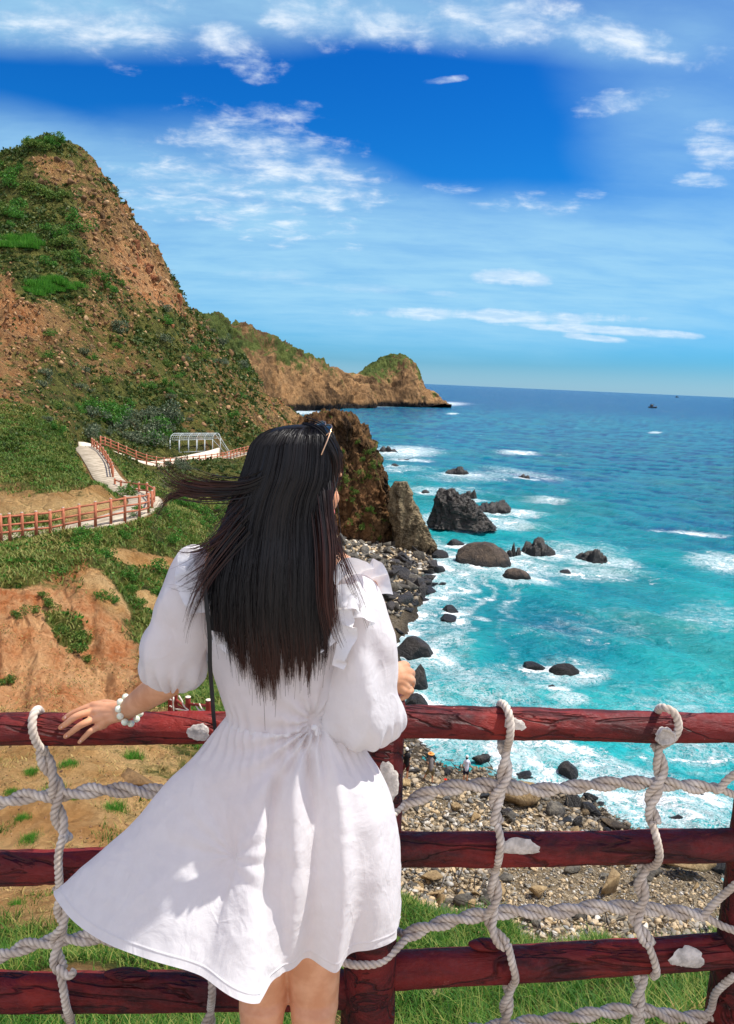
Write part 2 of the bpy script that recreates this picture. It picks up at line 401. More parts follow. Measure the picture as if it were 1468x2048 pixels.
colm(640, [(5, 2048, .9), (9, 1850, .7), (14, z(-8), .5, .5, .3), (24, z(-12), .5, .5, .3), (40, z(-16), .4, .7), (80, z(-20.5), .3, 1, 0, .3), (115, z(-22), .2, 1), (135, z(-24.5), 0, 1), (160, z(-29), 0, 1), (220, z(-30), 0, 1)])
colm(700, [(20, z(-13), .4, .6, .5), (40, z(-20), .3, .7, 0, .6), (80, z(-22), .1, 1, 0, .5), (110, z(-22.5), .1, 1, 0, .3), (128, z(-24.5), 0, 1), (150, z(-29), 0, 1)])
colm(800, [(4.6, 2048, .9, 0, .1), (6.3, 1900, 1), (8.0, 1800, .9), (9, z(-6.2), .5, .3, .9), (13, z(-13), .1, .7, 1), (19, z(-19.5), .0, .8, .8, .3), (25, z(-21.6), .0, .3, .5, .8), (31, z(-22.5), 0, .2, 0, 1), (40, z(-23.4), 0, .2, 0, 1), (50, z(-24.2), 0, .2, 0, 1), (65, z(-24.6), 0, .4, 0, .8), (85, z(-24.5), 0, .8, 0, .3), (105, z(-23.9), 0, 1, 0, .3), (120, z(-24.5), 0, 1), (150, z(-29), 0, 1), (250, z(-31))])
colm(860, [(48, z(-24.4), 0, .3, 0, 1), (57, z(-25.7), 0, .5, 0, .6), (70, z(-27.0), 0, 1), (95, z(-25.7), 0, 1), (112, z(-25.2), 0, 1), (122, z(-25.6), 0, 1), (140, z(-29))])
colm(925, [(62, z(-27.4), 0, 1), (90, z(-28.2), 0, 1), (118, z(-28.2), 0, 1)])
colm(1000, [(4.5, 2048, .9), (6.6, 1900, 1), (8.2, 1838, .9), (9.2, z(-6.6), .6, .3, .8), (13, z(-13), .1, .6, .9), (19.5, z(-20), .1, .3, .3, .8), (27, z(-22.1), 0, .1, 0, 1), (34, z(-23.0), 0, .1, 0, 1), (43, z(-24.1), 0, .2, 0, 1), (53, z(-25.5), 0, .5, 0, .8), (70, z(-28.5)), (120, z(-32)), (400, z(-33))])
colm(1200, [(4.3, 2048, .9), (5.8, 1940, 1), (7.2, 1888, .9), (8.5, z(-6.6), .6, .3, .8), (13, z(-14), .1, .6, .9), (19.5, z(-20.3), .1, .3, .3, .8), (27, z(-22.5), 0, .1, 0, 1), (35, z(-23.5), 0, .2, 0, 1), (47, z(-25.1), 0, .5, 0, .8), (60, z(-28.5)), (120, z(-32))])
colm(1468, [(3.0, 2048, .3, .1, .9), (4.2, 1975, 1), (5.5, 1925, 1), (7.3, 1862, .9), (8.5, z(-6.6), .6, .3, .8), (13, z(-14), .1, .6, .9), (20, z(-21), .1, .3, .3, .8), (27, z(-22.9), 0, .1, 0, 1), (34, z(-23.4), 0, .2, 0, 1), (40.5, z(-24.9), 0, .5, 0, .8), (44, z(-26), 0, 1), (55, z(-28.5)), (120, z(-32))])
colm(2100, [(4.6, 2048, .9), (7.2, 1900, .9), (13, z(-15), .1, .6, .9), (20, z(-22), .1, .3, .3, .8), (31, z(-25.5), 0, .3, 0, 1), (45, z(-28.5)), (120, z(-32)), (400, z(-33))])
CP = np.array(CP)
KU, KV = 2.4, 1.0
def rbf_fit(pts, vals, eps=0.03, lam=1e-4):
    d = np.sqrt(((pts[:, None]-pts[None])**2).sum(-1)+eps*eps)
    n = len(pts); A = np.zeros((n+3, n+3)); A[:n, :n] = d+np.eye(n)*lam*-1
    A[:n, n] = 1; A[:n, n+1:] = pts; A[n, :n] = 1; A[n+1:, :n] = pts.T
    b = np.zeros((n+3, vals.shape[1])); b[:n] = vals
    return np.linalg.solve(A, b)
def rbf_eval(pts, C, q, eps=0.03):
    o = np.empty((len(q), C.shape[1])); n = len(pts)
    for s_ in range(0, len(q), 40000):
        qq = q[s_:s_+40000]
        d = np.sqrt(((qq[:, None]-pts[None])**2).sum(-1)+eps*eps)
        o[s_:s_+40000] = d@C[:n]+C[n]+qq@C[n+1:]
    return o
cpts = CP[:, :2]*np.array([KU, KV])
CC = rbf_fit(cpts, CP[:, 2:])
U0, U1 = -1.0, 1.15
NU = 620
us = np.linspace(U0, U1, NU); NV = 860
vs = np.linspace(math.log(1.72), math.log(420), NV)
# evaluate on a coarser grid, then refine bilinearly
NUc, NVc = 156, 216
uc = np.linspace(U0, U1, NUc); vc = np.linspace(vs[0], vs[-1], NVc)
UUc, VVc = np.meshgrid(uc, vc)
Ec = rbf_eval(cpts, CC, np.stack([UUc.ravel()*KU, VVc.ravel()*KV], 1)).reshape(NVc, NUc, 5)
def bil(A, u, v):
    fu = np.clip((u-U0)/(U1-U0)*(NUc-1), 0, NUc-1.001); fv = np.clip((v-vs[0])/(vs[-1]-vs[0])*(NVc-1), 0, NVc-1.001)
    i = fu.astype(int); j = fv.astype(int); a = (fu-i)[..., None]; b = (fv-j)[..., None]
    return (A[j, i]*(1-a)+A[j, i+1]*a)*(1-b)+(A[j+1, i]*(1-a)+A[j+1, i+1]*a)*b
UU, VV = np.meshgrid(us, vs)
E = bil(Ec, UU, VV)
DD = np.exp(VV)
TX, TY = UU*DD, DD.copy(); TZ = CAMZ+E[..., 0]*DD
veg, rock, orgn, sand = [np.clip(E[..., k], 0, 1) for k in (1, 2, 3, 4)]
p3 = np.stack([TX, TY, TZ], -1)
sc = np.clip(DD/100, .04, 1.6)
amp_rock = rock*sstep(DD, 60, 110)*(.12+.88*sstep(TZ, SEA+.5, SEA+7))*np.where(DD > 135, 1, sstep(TZ, SEA+1, SEA+9)*.9+.1)
pa = np.stack([TX, TY, TZ*.45], -1)
n_big = fbm(pa, 1/22., 5, .55, True, 3.1)
n_mid = fbm(pa, 1/7., 5, .6, True, 9.4)
n_small = fbm(p3, 1/1.6, 4, .55, False, 1.4)
n_fine = fbm(p3, 2.2, 4, .55, False, 5.4)
under = sstep(TZ, SEA+.8, SEA+3)
ridge_fade = 1.0
dz = amp_rock*((n_big-.25)*6.0+(n_mid-.2)*3.0+fbm(pa, 1/2.6, 4, .6, True, 6.)*.7)+sstep(DD, 25, 60)*under*(n_mid*.5+n_small*.25)
near = sstep(DD, 2.4, 6)*(1-sstep(DD, 60, 100))
dz += near*under*(n_small*.22*np.clip(DD/14, .25, 1.3)+n_fine*.09*np.clip(DD/12, .4, 1.2))
# erosion rills in the orange slope and the cut banks
rill = fbm(np.stack([TX*1.0+TY*.45, TY*.22, TZ*.15], -1), .85, 5, .6, True, 4.4)
dz += orgn*sstep(DD, 16, 22)*(1-sstep(DD, 40, 60))*rill*.55
dz += sand*sstep(DD, 20, 28)*(TZ < SEA+5)*n_small*.10
TZ = TZ+dz
TX = TX+amp_rock*(fbm(pa, 1/6., 4, .6, True, 21.)*1.0)
TY = TY+amp_rock*(fbm(pa, 1/6., 4, .6, True, 33.)*1.0)
TX += near*orgn*n_small*.15

# ---- the paved path, laid into the slope
PATH_A = [(-420, 1135, 30), (-200, 1105, 32.5), (-60, 1087, 34.5), (0, 1070, 36.2), (100, 1060, 37.6), (200, 1044, 39.4), (250, 1030, 41.2), (285, 1014, 44), (290, 1000, 47.2), (268, 986, 50), (238, 974, 53), (216, 957, 56.5), (201, 934, 61), (184, 910, 67), (174, 898, 72), (188, 894, 76.5), (230, 908, 80), (300, 932, 84), (360, 930, 90.5), (430, 921, 98), (462, 912, 104), (490, 905, 109)]
pathw = catmull([P(*q) for q in PATH_A], 260)
PW = 1.0
tx, ty = TX.ravel(), TY.ravel()
sel = np.where((ty > 25) & (ty < 120) & (tx < -2))[0]
best = np.full(len(sel), 1e9); bz = np.zeros(len(sel))
for k in range(len(pathw)-1):
    a, b = pathw[k], pathw[k+1]; ab = b[:2]-a[:2]; L2 = ab@ab
    t = np.clip(((tx[sel]-a[0])*ab[0]+(ty[sel]-a[1])*ab[1])/L2, 0, 1)
    d = np.hypot(tx[sel]-(a[0]+t*ab[0]), ty[sel]-(a[1]+t*ab[1]))
    mm_ = d < best; best[mm_] = d[mm_]; bz[mm_] = (a[2]+t*(b[2]-a[2]))[mm_]
wgt = 1-sstep(best, PW+.15, PW+1.6)
zf = TZ.ravel(); zf[sel] = zf[sel]*(1-wgt)+(bz-.06)*wgt; TZ = zf.reshape(TZ.shape)
vg = veg.ravel(); wv = 1-sstep(best, PW+.1, PW+.5); vg[sel] *= (1-.9*wv); veg = vg.reshape(veg.shape)

TE = (TZ-CAMZ)/TY; TU = TX/TY
def hit(px, py):
    """visible terrain point under a landmark"""
    u, e = UW(px, py); i = int(round((u-U0)/(U1-U0)*(NU-1)))
    if i < 0 or i >= NU: return None
    c = TE[:, i]; j = np.argmax(c >= e)
    if c[j] < e or j == 0: return None
    return np.array([TX[j, i], TY[j, i], TZ[j, i]]), j, i
def ground(x, y):
    u = x/y; v = math.log(y); i = min(max(int(round((u-U0)/(U1-U0)*(NU-1))), 0), NU-1); j = min(max(int(round((v-vs[0])/(vs[-1]-vs[0])*(NV-1))), 0), NV-1)
    return TZ[j, i]

veg = np.where(DD < 12, veg-sstep(fbm(p3, .55, 4, .55, False, 12.), .08, .45)*.5, veg)
# ---- cover patches with a shape of their own (grass or bare soil), by landmark ellipses: px, py, rx, ry, rot, value
Tpx = None
d3 = np.stack([TX, TY, TZ-CAMZ], -1)
cf = d3@fwd; Tpx = 734+F*(d3@rightv)/cf; Tpy = 1024-F*(d3@upv)/cf
wobx = fbm(p3, .16, 3, .5, False, 2.2)*55; woby = fbm(p3, .2, 3, .5, False, 8.2)*40
def patch(A, px, py, rx, ry, rot, val, Dr=None, s_=1.0):
    c, q = math.cos(R(rot)), math.sin(R(rot)); k = min(1, rx/120)
    dx, dy = Tpx+wobx*k-px, Tpy+woby*k-py
    d = ((dx*c+dy*q)/rx)**2+((-dx*q+dy*c)/ry)**2
    wq = (1-sstep(d, .5, 1.25))*s_
    if Dr: wq = wq*((DD > Dr[0]) & (DD < Dr[1]))
    return A*(1-wq)+val*wq
n_ = (20, 36)
orgn = patch(orgn, 120, 1300, 190, 120, 35, 1, n_); veg = patch(veg, 110, 1310, 180, 115, 38, 0, n_)
veg = patch(veg, 60, 1080, 90, 60, 20, 1, (28, 40)); veg = patch(veg, 0, 1130, 80, 45, 0, 1, (28, 36))
veg = patch(veg, 330, 1240, 60, 110, -35, 1, (22, 40)); veg = patch(veg, 130, 1240, 45, 22, 20, .9, n_); veg = patch(veg, 150, 1280, 40, 20, 0, .8, n_)
sand = patch(sand, 210, 1180, 75, 28, 40, 1, n_); veg = patch(veg, 210, 1185, 75, 26, 42, 0, n_); orgn = patch(orgn, 210, 1185, 80, 30, 42, .35, n_)
sand = patch(sand, 270, 1125, 90, 22, 10, 1, (30, 60)); veg = patch(veg, 280, 1122, 85, 16, 14, 0, (30, 60)); orgn = patch(orgn, 280, 1122, 90, 20, 14, .25, (30, 60))
sand = patch(sand, 300, 1205, 36, 20, 40, 1, n_); veg = patch(veg, 300, 1205, 34, 18, 40, 0, n_)
sand = patch(sand, 130, 1008, 120, 26, -8, 1, (39, 46)); veg = patch(veg, 125, 1010, 115, 24, -8, 0, (39, 46)); orgn = patch(orgn, 130, 1010, 120, 26, -8, .1, (39, 46))
orgn = patch(orgn, 30, 1205, 60, 40, 20, 1, n_); orgn = patch(orgn, 200, 1340, 60, 40, 40, 1, n_)
veg = patch(veg, 900, 2010, 190, 70, 0, 1, (2.5, 8.5)); veg = patch(veg, 1250, 1960, 260, 60, 0, .9, (2.5, 8.5))
m_ = (85, 300)
veg = patch(veg, 40, 485, 60, 26, 0, 1, m_); veg = patch(veg, 95, 570, 75, 38, 14, 1, m_); veg = patch(veg, 60, 400, 75, 38, 0, 1, m_); veg = patch(veg, 120, 480, 65, 42, 25, 1, m_)
veg = patch(veg, 90, 295, 50, 22, 0, 1, m_); veg = patch(veg, 10, 345, 70, 20, -35, 1, m_)
veg = patch(veg, 250, 830, 100, 60, 15, 1, (78, 140)); veg = patch(veg, 320, 660, 50, 50, 40, .8, m_); veg = patch(veg, 100, 760, 45, 30, 40, .75, m_)
veg = patch(veg, 40, 640, 90, 40, 10, 0, m_); veg = patch(veg, 220, 450, 60, 70, 55, .25, m_); veg = patch(veg, 300, 560, 30, 90, -45, .15, m_); veg = patch(veg, 120, 340, 60, 25, 20, .35, m_)
orgn = patch(orgn, 290, 560, 40, 110, -38, .8, m_)
veg = patch(veg, 480, 720, 16, 60, -40, .9, (150, 300))

def terrain_material():
    mt, T_, b = material('hillside_soil_rock_grass')
    p = T_.pos(); V_, RK, OG, SD = T_.attr('veg'), T_.attr('rock'), T_.attr('orange'), T_.attr('sand')
    sq = T_.mapping(p, (1, 1, .5))
    nb = T_.noise(p, .09, 6, .65); nm = T_.noise(p, .55, 7, .68, .3); nf = T_.noise(p, 4.5, 7, .7)
    soil = T_.mix(T_.ss(nm, .32, .68), sRGB(118, 88, 50), sRGB(212, 166, 104))
    soil = T_.mix(T_.mul(T_.ss(nf, .45, .75), .5), soil, sRGB(236, 200, 142))
    sandc = T_.mix(T_.ss(nm, .3, .7), sRGB(214, 168, 100), sRGB(250, 212, 146))
    orc = T_.mix(T_.ss(nm, .3, .66), sRGB(214, 122, 64), sRGB(255, 200, 142))
    orc = T_.mix(T_.mul(T_.ss(nf, .52, .72), .6), orc, sRGB(252, 208, 158))
    orc = T_.mix(T_.mul(T_.ss(nb, .55, .7), .5), orc, sRGB(196, 92, 48))
    rk = T_.mix(T_.ss(T_.noise(sq, .42, 8, .75, .8), .34, .64), sRGB(66, 48, 30), sRGB(196, 152, 98))
    rk = T_.mix(T_.mul(T_.ss(T_.noise(sq, .13, 5, .6), .5, .66), .6), rk, sRGB(188, 112, 66))
    crack = T_.ss(T_.voro(T_.mapping(p, (1, 1, .4), (.2, .3, 0)), .9, 'DISTANCE_TO_EDGE'), 0.0, .09)
    rk = T_.mix(T_.mul(T_.sub(1, crack), .35), rk, sRGB(66, 48, 32))
    c = T_.mix(OG, soil, orc); c = T_.mix(SD, c, T_.mix(OG, sandc, orc)); c = T_.mix(T_.mul(RK, .85), c, T_.mix(T_.mul(OG, .35), rk, orc))
    # pebbly beach where sand is high and ground is low
    sx = T_.new('ShaderNodeSeparateXYZ'); T_.put(sx.inputs[0], p)
    lowm = T_.ss(sx.outputs[2], -19.5, -20.5)
    peb = T_.voro(p, 5.2, 'F1', 'Color'); pebd = T_.voro(p, 5.2, 'DISTANCE_TO_EDGE')
    bw = T_.new('ShaderNodeRGBToBW'); T_.put(bw.inputs[0], peb)
    pc = T_.ramp(bw.outputs[0], [(0, sRGB(140, 124, 100)), (.4, sRGB(192, 168, 130)), (.7, sRGB(226, 204, 166)), (1, sRGB(236, 220, 194))])
    pc = T_.mix(T_.ss(pebd, .05, 0), pc, sRGB(126, 106, 80))
    wet = T_.ss(T_.add(sx.outputs[2], T_.mul(T_.sub(nb, .5), 1.5)), SEA+.7, SEA+.2)
    pc = T_.mix(T_.mul(wet, .75), pc, sRGB(72, 62, 50))
    c = T_.mix(lowm, c, pc)
    c = T_.mix(T_.mul(T_.mul(lowm, RK), .8), c, T_.mix(T_.ss(nm, .3, .7), sRGB(50, 46, 42), sRGB(104, 96, 84)))
    # plants
    nv = T_.add(T_.mul(nm, .55), T_.add(T_.mul(nb, .25), T_.mul(nf, .2)))
    vm = T_.ss(T_.add(T_.mul(V_, .66), T_.mul(T_.sub(nv, .5), 2.3)), .22, .46)
    vm = T_.mul(vm, T_.sub(1, lowm))
    gr = T_.mix(T_.ss(T_.noise(p, .8, 6, .7), .32, .66), sRGB(56, 66, 28), sRGB(126, 124, 60))
    gr = T_.mix(T_.mul(T_.ss(T_.noise(p, .05, 4, .5), .5, .62), .6), gr, sRGB(112, 108, 50))
    gr = T_.mix(T_.mul(T_.ss(nf, .55, .75), .45), gr, sRGB(50, 86, 18))
    c = T_.mix(vm, c, gr)
    T_.put(b.inputs['Base Color'], c); b.inputs['Roughness'].default_value = .9; b.inputs['Specular IOR Level'].default_value = .15
    hgt = T_.add(T_.mul(T_.noise(sq, .9, 9, .75), 1.2), T_.mul(nf, .16))
    hgt = T_.add(hgt, T_.mul(crack, .25))
    bn = T_.bump(hgt, 1.0, 1.6)
    near_ = T_.bump(T_.noise(p, 9, 8, .75), .7, .08, bn)
    T_.put(b.inputs['Normal'], near_)
    return mt
M_TERR = terrain_material()
V = np.stack([TX, TY, TZ], -1).reshape(-1, 3)
terr = mesh_np('hillside', V, grid_faces(NV, NU), M_TERR, attrs=dict(veg=veg.ravel(), rock=rock.ravel(), orange=orgn.ravel(), sand=sand.ravel()))
tag(terr, kind='structure')

# ---- far headlands: lofted control grids (px, py, D)
def loft(rows, nr, nc):
    A = np.array([[P(*q) if len(q) == 3 else np.array([P(q[0], q[1], q[2])[0], q[2], q[3]]) for q in r] for r in rows])
    B = np.stack([catmull(A[i], nc) for i in range(len(A))])
    return np.stack([catmull(B[:, j], nr) for j in range(nc)], 1)
def dist_rows(cols):
    """cols: list of (px, waterline py, [(py, D)...ridge], )"""
    n = max(len(c[2]) for c in cols); rows = []
    for k in range(n): rows.append([(c[0], c[2][k][0], c[2][k][1]) for c in cols])
    return rows
def headland(name, cols, nr, nc, a1, s1, vegf, tail=60):
    rows = []
    for k in range(len(cols[0][1])): rows.append([(c[0], c[1][k][0], c[1][k][1]) for c in cols])
    last = rows[-1]
    rows.append([(q[0], q[1], q[2]+tail*.5, P(*q)[2]-8) for q in last]); rows.append([(q[0], q[1], q[2]+tail*2, SEA-6) for q in last])
    A = loft(rows, nr, nc)
    pp = A*np.array([1, 1, .6])
    n = norms(np.cross(np.gradient(A, axis=1), np.gradient(A, axis=0)))
    n[n[..., 2] < 0] *= -1
    k = sstep(A[..., 2], SEA-3, SEA+4)
    A = A+n*(((fbm(pp, s1, 6, .58, True, 5)-.45)*a1*1.3+(fbm(pp, s1*4, 4, .6, True, 15)-.3)*a1*.6)*k)[..., None]
    zz_ = (A[..., 2]-SEA)/60
    vg_ = np.clip(vegf+sstep(zz_, .1, .9)*.55+fbm(A, 1/60., 4, .6, False, 2)*.7-(zz_ < .09)*1, 0, 1)
    o = mesh_np(name, A.reshape(-1, 3), grid_faces(nr, nc), M_FAR, attrs=dict(veg=vg_.ravel()))
    tag(o, kind='structure'); return A
def far_material():
    mt, T_, b = material('far_cliff')
    p = T_.pos(); sq = T_.mapping(p, (1, 1, .45)); V_ = T_.attr('veg')
    a = T_.noise(sq, .035, 8, .72, .6); f = T_.noise(sq, .12, 8, .75)
    rk = T_.mix(T_.ss(a, .35, .65), sRGB(80, 62, 44), sRGB(190, 148, 102))
    rk = T_.mix(T_.mul(T_.ss(f, .5, .7), .55), rk, sRGB(92, 70, 50))
    sx = T_.new('ShaderNodeSeparateXYZ'); T_.put(sx.inputs[0], p)
    rk = T_.mix(T_.ss(T_.add(sx.outputs[2], T_.mul(T_.sub(f, .5), 14)), SEA+7, SEA+3.5), rk, sRGB(42, 38, 36))
    gr = T_.mix(T_.ss(f, .35, .65), sRGB(54, 72, 36), sRGB(108, 118, 62))
    vm = T_.ss(T_.add(T_.mul(V_, .7), T_.mul(T_.sub(T_.add(T_.mul(a, .4), T_.mul(f, .6)), .5), 2.0)), .32, .5)
    T_.put(b.inputs['Base Color'], T_.mix(vm, rk, gr)); b.inputs['Roughness'].default_value = .95; b.inputs['Specular IOR Level'].default_value = .1
    T_.put(b.inputs['Normal'], T_.bump(T_.noise(sq, .09, 9, .75), 1.0, 9))
    return mt
M_FAR = far_material()
# nearer headland running out behind the mountain, then the end hill
headland('headland', [
    (300, [(850, 560), (830, 565), (740, 600), (640, 640), (600, 660)]),
    (400, [(835, 580), (815, 585), (740, 610), (670, 640), (640, 660)]),
    (440, [(830, 592), (810, 597), (740, 620), (680, 650), (645, 670)]),
    (500, [(828, 600), (808, 606), (750, 630), (700, 660), (662, 690)]),
    (550, [(826, 612), (806, 620), (760, 650), (715, 680), (682, 715)]),
    (600, [(824, 640), (806, 650), (770, 680), (735, 710), (708, 740)]),
    (650, [(820, 690), (806, 700), (780, 725), (755, 750), (737, 775)]),
    (690, [(818, 740), (806, 752), (788, 775), (768, 800), (752, 820)]),
    (730, [(818, 770), (811, 775), (800, 790), (790, 810), (782, 830)]),
    (755, [(820, 790), (818, 795), (815, 800), (812, 815), (808, 830)])], 150, 420, 11.0, 1/50., .05)
headland('headland_point', [
    (640, [(818, 800), (812, 806), (800, 830), (780, 860), (765, 880)]),
    (690, [(817, 810), (806, 818), (785, 845), (762, 870), (749, 895)]),
    (730, [(815, 830), (800, 838), (775, 860), (752, 885), (738, 910)]),
    (765, [(814, 850), (795, 858), (765, 880), (738, 905), (720, 925)]),
    (797, [(813, 865), (790, 872), (755, 890), (728, 910), (711, 930)]),
    (820, [(813, 875), (788, 880), (758, 895), (735, 912), (722, 930)]),
    (840, [(813, 885), (796, 888), (780, 898), (767, 912), (758, 925)]),
    (856, [(812, 892), (804, 895), (797, 900), (790, 910), (785, 920)]),
    (870, [(811, 898), (805, 900), (800, 904), (795, 910), (788, 918)]),
    (885, [(810, 905), (807, 907), (804, 910), (802, 914), (800, 918)]),
    (902, [(812, 912), (812, 914), (812, 916), (812, 918), (812, 920)])], 150, 300, 6.0, 1/42., .22, 40)

# ---- the platform the photographer and the woman stand on
M_CONC = simple('concrete', sRGB(176, 164, 146), .85, .2, .2, 6, .4, 30, .004)
tag(mesh_np('terrace_floor', *box((0, -3.4, -.2), 7.5, 5.05, .2), M_CONC, smooth=False), kind='structure')
# path slab
tp = np.gradient(pathw, axis=0); tp[:, 2] = 0; tp = norms(tp); sdv = np.cross(tp, [0, 0, 1.0])
n = len(pathw)
cols_ = [pathw-sdv*PW-[0, 0, .35], pathw-sdv*PW+[0, 0, .0], pathw-sdv*PW*.98+[0, 0, .03], pathw+[0, 0, .05], pathw+sdv*PW*.98+[0, 0, .03], pathw+sdv*PW, pathw+sdv*PW-[0, 0, .35]]
M_PATH, T_, b_ = material('path_concrete')
wv = T_.new('ShaderNodeTexWave'); T_.put(wv.inputs['Vector'], T_.mapping(T_.pos(), (1, 1, 1), (0, 0, .4))); wv.inputs['Scale'].default_value = .55; wv.inputs['Distortion'].default_value = 1
T_.put(b_.inputs['Base Color'], T_.mix(T_.ss(T_.add(T_.noise(T_.pos(), 1.5, 6, .65), T_.mul(wv.outputs['Fac'], .15)), .4, .75), sRGB(146, 132, 110), sRGB(190, 176, 152))); b_.inputs['Roughness'].default_value = .9
pth = mesh_np('path', np.stack(cols_, 1).reshape(-1, 3), grid_faces(n, 7), M_PATH, smooth=False); tag(pth, kind='structure')
# ================================================================== sea
SHORE = [(560, 850), (600, 845), (780, 1095), (830, 1105), (865, 1120), (885, 1165), (850, 1200), (800, 1235), (790, 1300), (835, 1400), (860, 1465), (1000, 1503), (1060, 1540), (1160, 1600), (1240, 1640), (1340, 1690), (1468, 1725), (1800, 1790)]
SEAROCKS = []   # (px, py base, width px, height px, kind, depth ratio, label)
def sr(*a): SEAROCKS.append(a)
sr(985, 1026, 72, 26, 'jag', .8, 'low jagged black rock just behind the tall fluted sea rock')
sr(935, 1003, 34, 24, 'jag', .8, 'small black rock tip peeping over the tall fluted sea rock')
sr(969, 1132, 108, 52, 'round', .8, 'large rounded brown boulder in the surf, biggest of its cluster')
sr(1027, 1118, 28, 30, 'jag', .9, 'narrow black rock leaning against the right side of the large rounded boulder')
sr(1034, 1162, 58, 30, 'round', .8, 'dark round boulder in front of the large rounded brown boulder')
sr(912, 1094, 36, 18, 'round', .8, 'small dark boulder awash behind the large rounded boulder')
sr(881, 1116, 34, 18, 'round', .8, 'small dark boulder in foam between the spire and the large rounded boulder')
sr(1077, 1113, 60, 38, 'jag', .8, 'spiky black rock standing alone right of the large rounded boulder')
sr(1188, 1125, 62, 28, 'jag', .6, 'wide flat black rock farthest right in the surf')
sr(1134, 1149, 28, 12, 'ang', .8, 'small pointed dark rock between the spiky black rock and the wide flat one')
sr(915, 950, 46, 17, 'jag', .6, 'small black reef rock with foam around it, far out before the point')
sr(1047, 960, 24, 12, 'jag', .8, 'tiny dark rock on the blue water at the right end of the far reef')
sr(850, 989, 20, 11, 'round', .8, 'tiny dark rock in foam beyond the rock spire')
sr(776, 906, 36, 13, 'jag', .6, 'dark reef rock in white foam close behind the cliff outcrop')
sr(790, 934, 17, 8, 'round', .8, 'tiny dark rock in the foam right of the cliff outcrop')
sr(812, 921, 38, 4, 'ang', .6, 'flat dark ledge awash in the foam behind the cliff outcrop')
sr(572, 840, 38, 13, 'jag', .6, 'dark rock at the foot of the mountain above the woman\'s head')
sr(630, 838, 30, 11, 'jag', .6, 'dark rock in the cove between the mountain and the cliff outcrop')
sr(828, 1316, 78, 48, 'ang', .8, 'big black angular boulder lying in the surf above the woman\'s right hand')
sr(838, 1382, 42, 58, 'ang', .8, 'shiny black boulder directly beside the woman\'s right hand')
sr(832, 1418, 46, 34, 'ang', .8, 'square dark boulder just above the top rail beside the post')
sr(901, 1226, 32, 18, 'ang', .8, 'small black rock pair, upper one, in the shallows off the boulder shore')
sr(896, 1242, 36, 15, 'ang', .8, 'flat black rock, lower of the pair in the shallows off the boulder shore')
sr(1133, 1348, 62, 22, 'round', .6, 'long brown boulder in a ring of foam, in mid water above the right rail')
sr(1070, 1336, 42, 15, 'ang', .6, 'flat grey rock just left of the long brown boulder in foam')
sr(1100, 1382, 26, 15, 'ang', .8, 'small black rock below the long brown boulder in foam')
sr(1138, 1556, 38, 36, 'ang', .8, 'dark upright boulder in white surf below the top rail')
sr(1148, 1628, 34, 44, 'ang', .8, 'dark square boulder at the edge of the surf, between the middle ropes')
sr(1356, 1642, 48, 16, 'ang', .6, 'flat grey slab awash right of the second rope above the middle rail')
sr(1404, 1600, 28, 12, 'round', .8, 'small grey rock awash in white water near the right end of the rope')
sr(1130, 1402, 20, 8, 'round', .8, 'tiny rock awash just above the top rail')
foam_src = []   # (x, y, radius)
for r_ in SEAROCKS+[(922, 1046, 108)]:
    g = G(r_[0], r_[1], SEA); wpx = r_[2]; rad = wpx/F*g[1]*.5
    foam_src.append((g[0], g[1], rad))
US0, US1, NSU, NSV = -.35, 1.3, 560, 900
su = np.linspace(US0, US1, NSU); sv = 1/np.linspace(1/24., 1/1400., NSV)   # rows evenly spaced as seen
sv = np.concatenate([sv, np.geomspace(1500, 40000, 26)])
SU, SV = np.meshgrid(su, sv); SX, SY = SU*SV, SV.copy()
q3 = np.stack([SX, SY, np.zeros_like(SX)], -1)
# swell running to the shore (shore lies to the left)
def swell(dx, dy, L, A, ph, sharp=1.6):
    d = (SX*dx+SY*dy)/math.hypot(dx, dy)+fbm(q3, 1/(L*4), 4, .55, False, ph)*L*2.4
    s_ = (np.sin(d*2*np.pi/L+ph)+1)/2
    return A*(s_**sharp-.4)
fade = 1-sstep(SY, 250, 900)
hgt = (swell(-.55, -1, 17, .42, .4, 2.2)+swell(-.9, -.6, 9.5, .2, 1.7)+swell(-.2, -1, 5.2, .1, 2.9))*fade
hgt += fbm(q3, .5, 4, .55, True, 3)*.22*(1-sstep(SY, 120, 420))+fbm(q3, 1.6, 3, .55, True, 7)*.07*(1-sstep(SY, 50, 160))
hgt += fbm(q3, .12, 4, .6, True, 13)*.55*sstep(SY, 60, 160)*(1-sstep(SY, 500, 1500))
# distance to the shoreline and to rocks
shw = catmull([G(a, b, SEA)[:2] for a, b in SHORE[2:]]+[np.array([60., 22.])], 140)
fx, fy = SX[:900].ravel(), SY[:900].ravel()
dsh = np.full(len(fx), 1e9)
for q in shw: dsh = np.minimum(dsh, (fx-q[0])**2+(fy-q[1])**2)
dsh = np.sqrt(dsh).reshape(900, NSU); dsh = np.vstack([dsh, np.full((len(sv)-900, NSU), 1e4)])
foam = np.zeros_like(SX)
for (a, b, rad) in foam_src:
    # foam trails away down-wave (towards the right and the viewer)
    ddx, ddy = SX-(a+rad*.4), SY-(b-rad*.2)
    d = np.sqrt((ddx/1.7)**2+(ddy/1.1)**2)/max(rad, .8)
    foam = np.maximum(foam, np.exp(-np.clip(d-.7, 0, 9)**2/.75)*.85)
foam = np.maximum(foam, np.exp(-(dsh/4.5)**2)*.9)
foam = np.maximum(foam, np.exp(-(dsh/11)**2)*.52)
band = (.5+.5*np.sin(np.clip(dsh, 0, 60)*2*np.pi/4.6+fbm(q3, .11, 4, .55, False, 9)*9))**2
foam = foam+np.exp(-(np.clip(dsh-2, 0, 99)/10)**2)*(band-.42)*.55
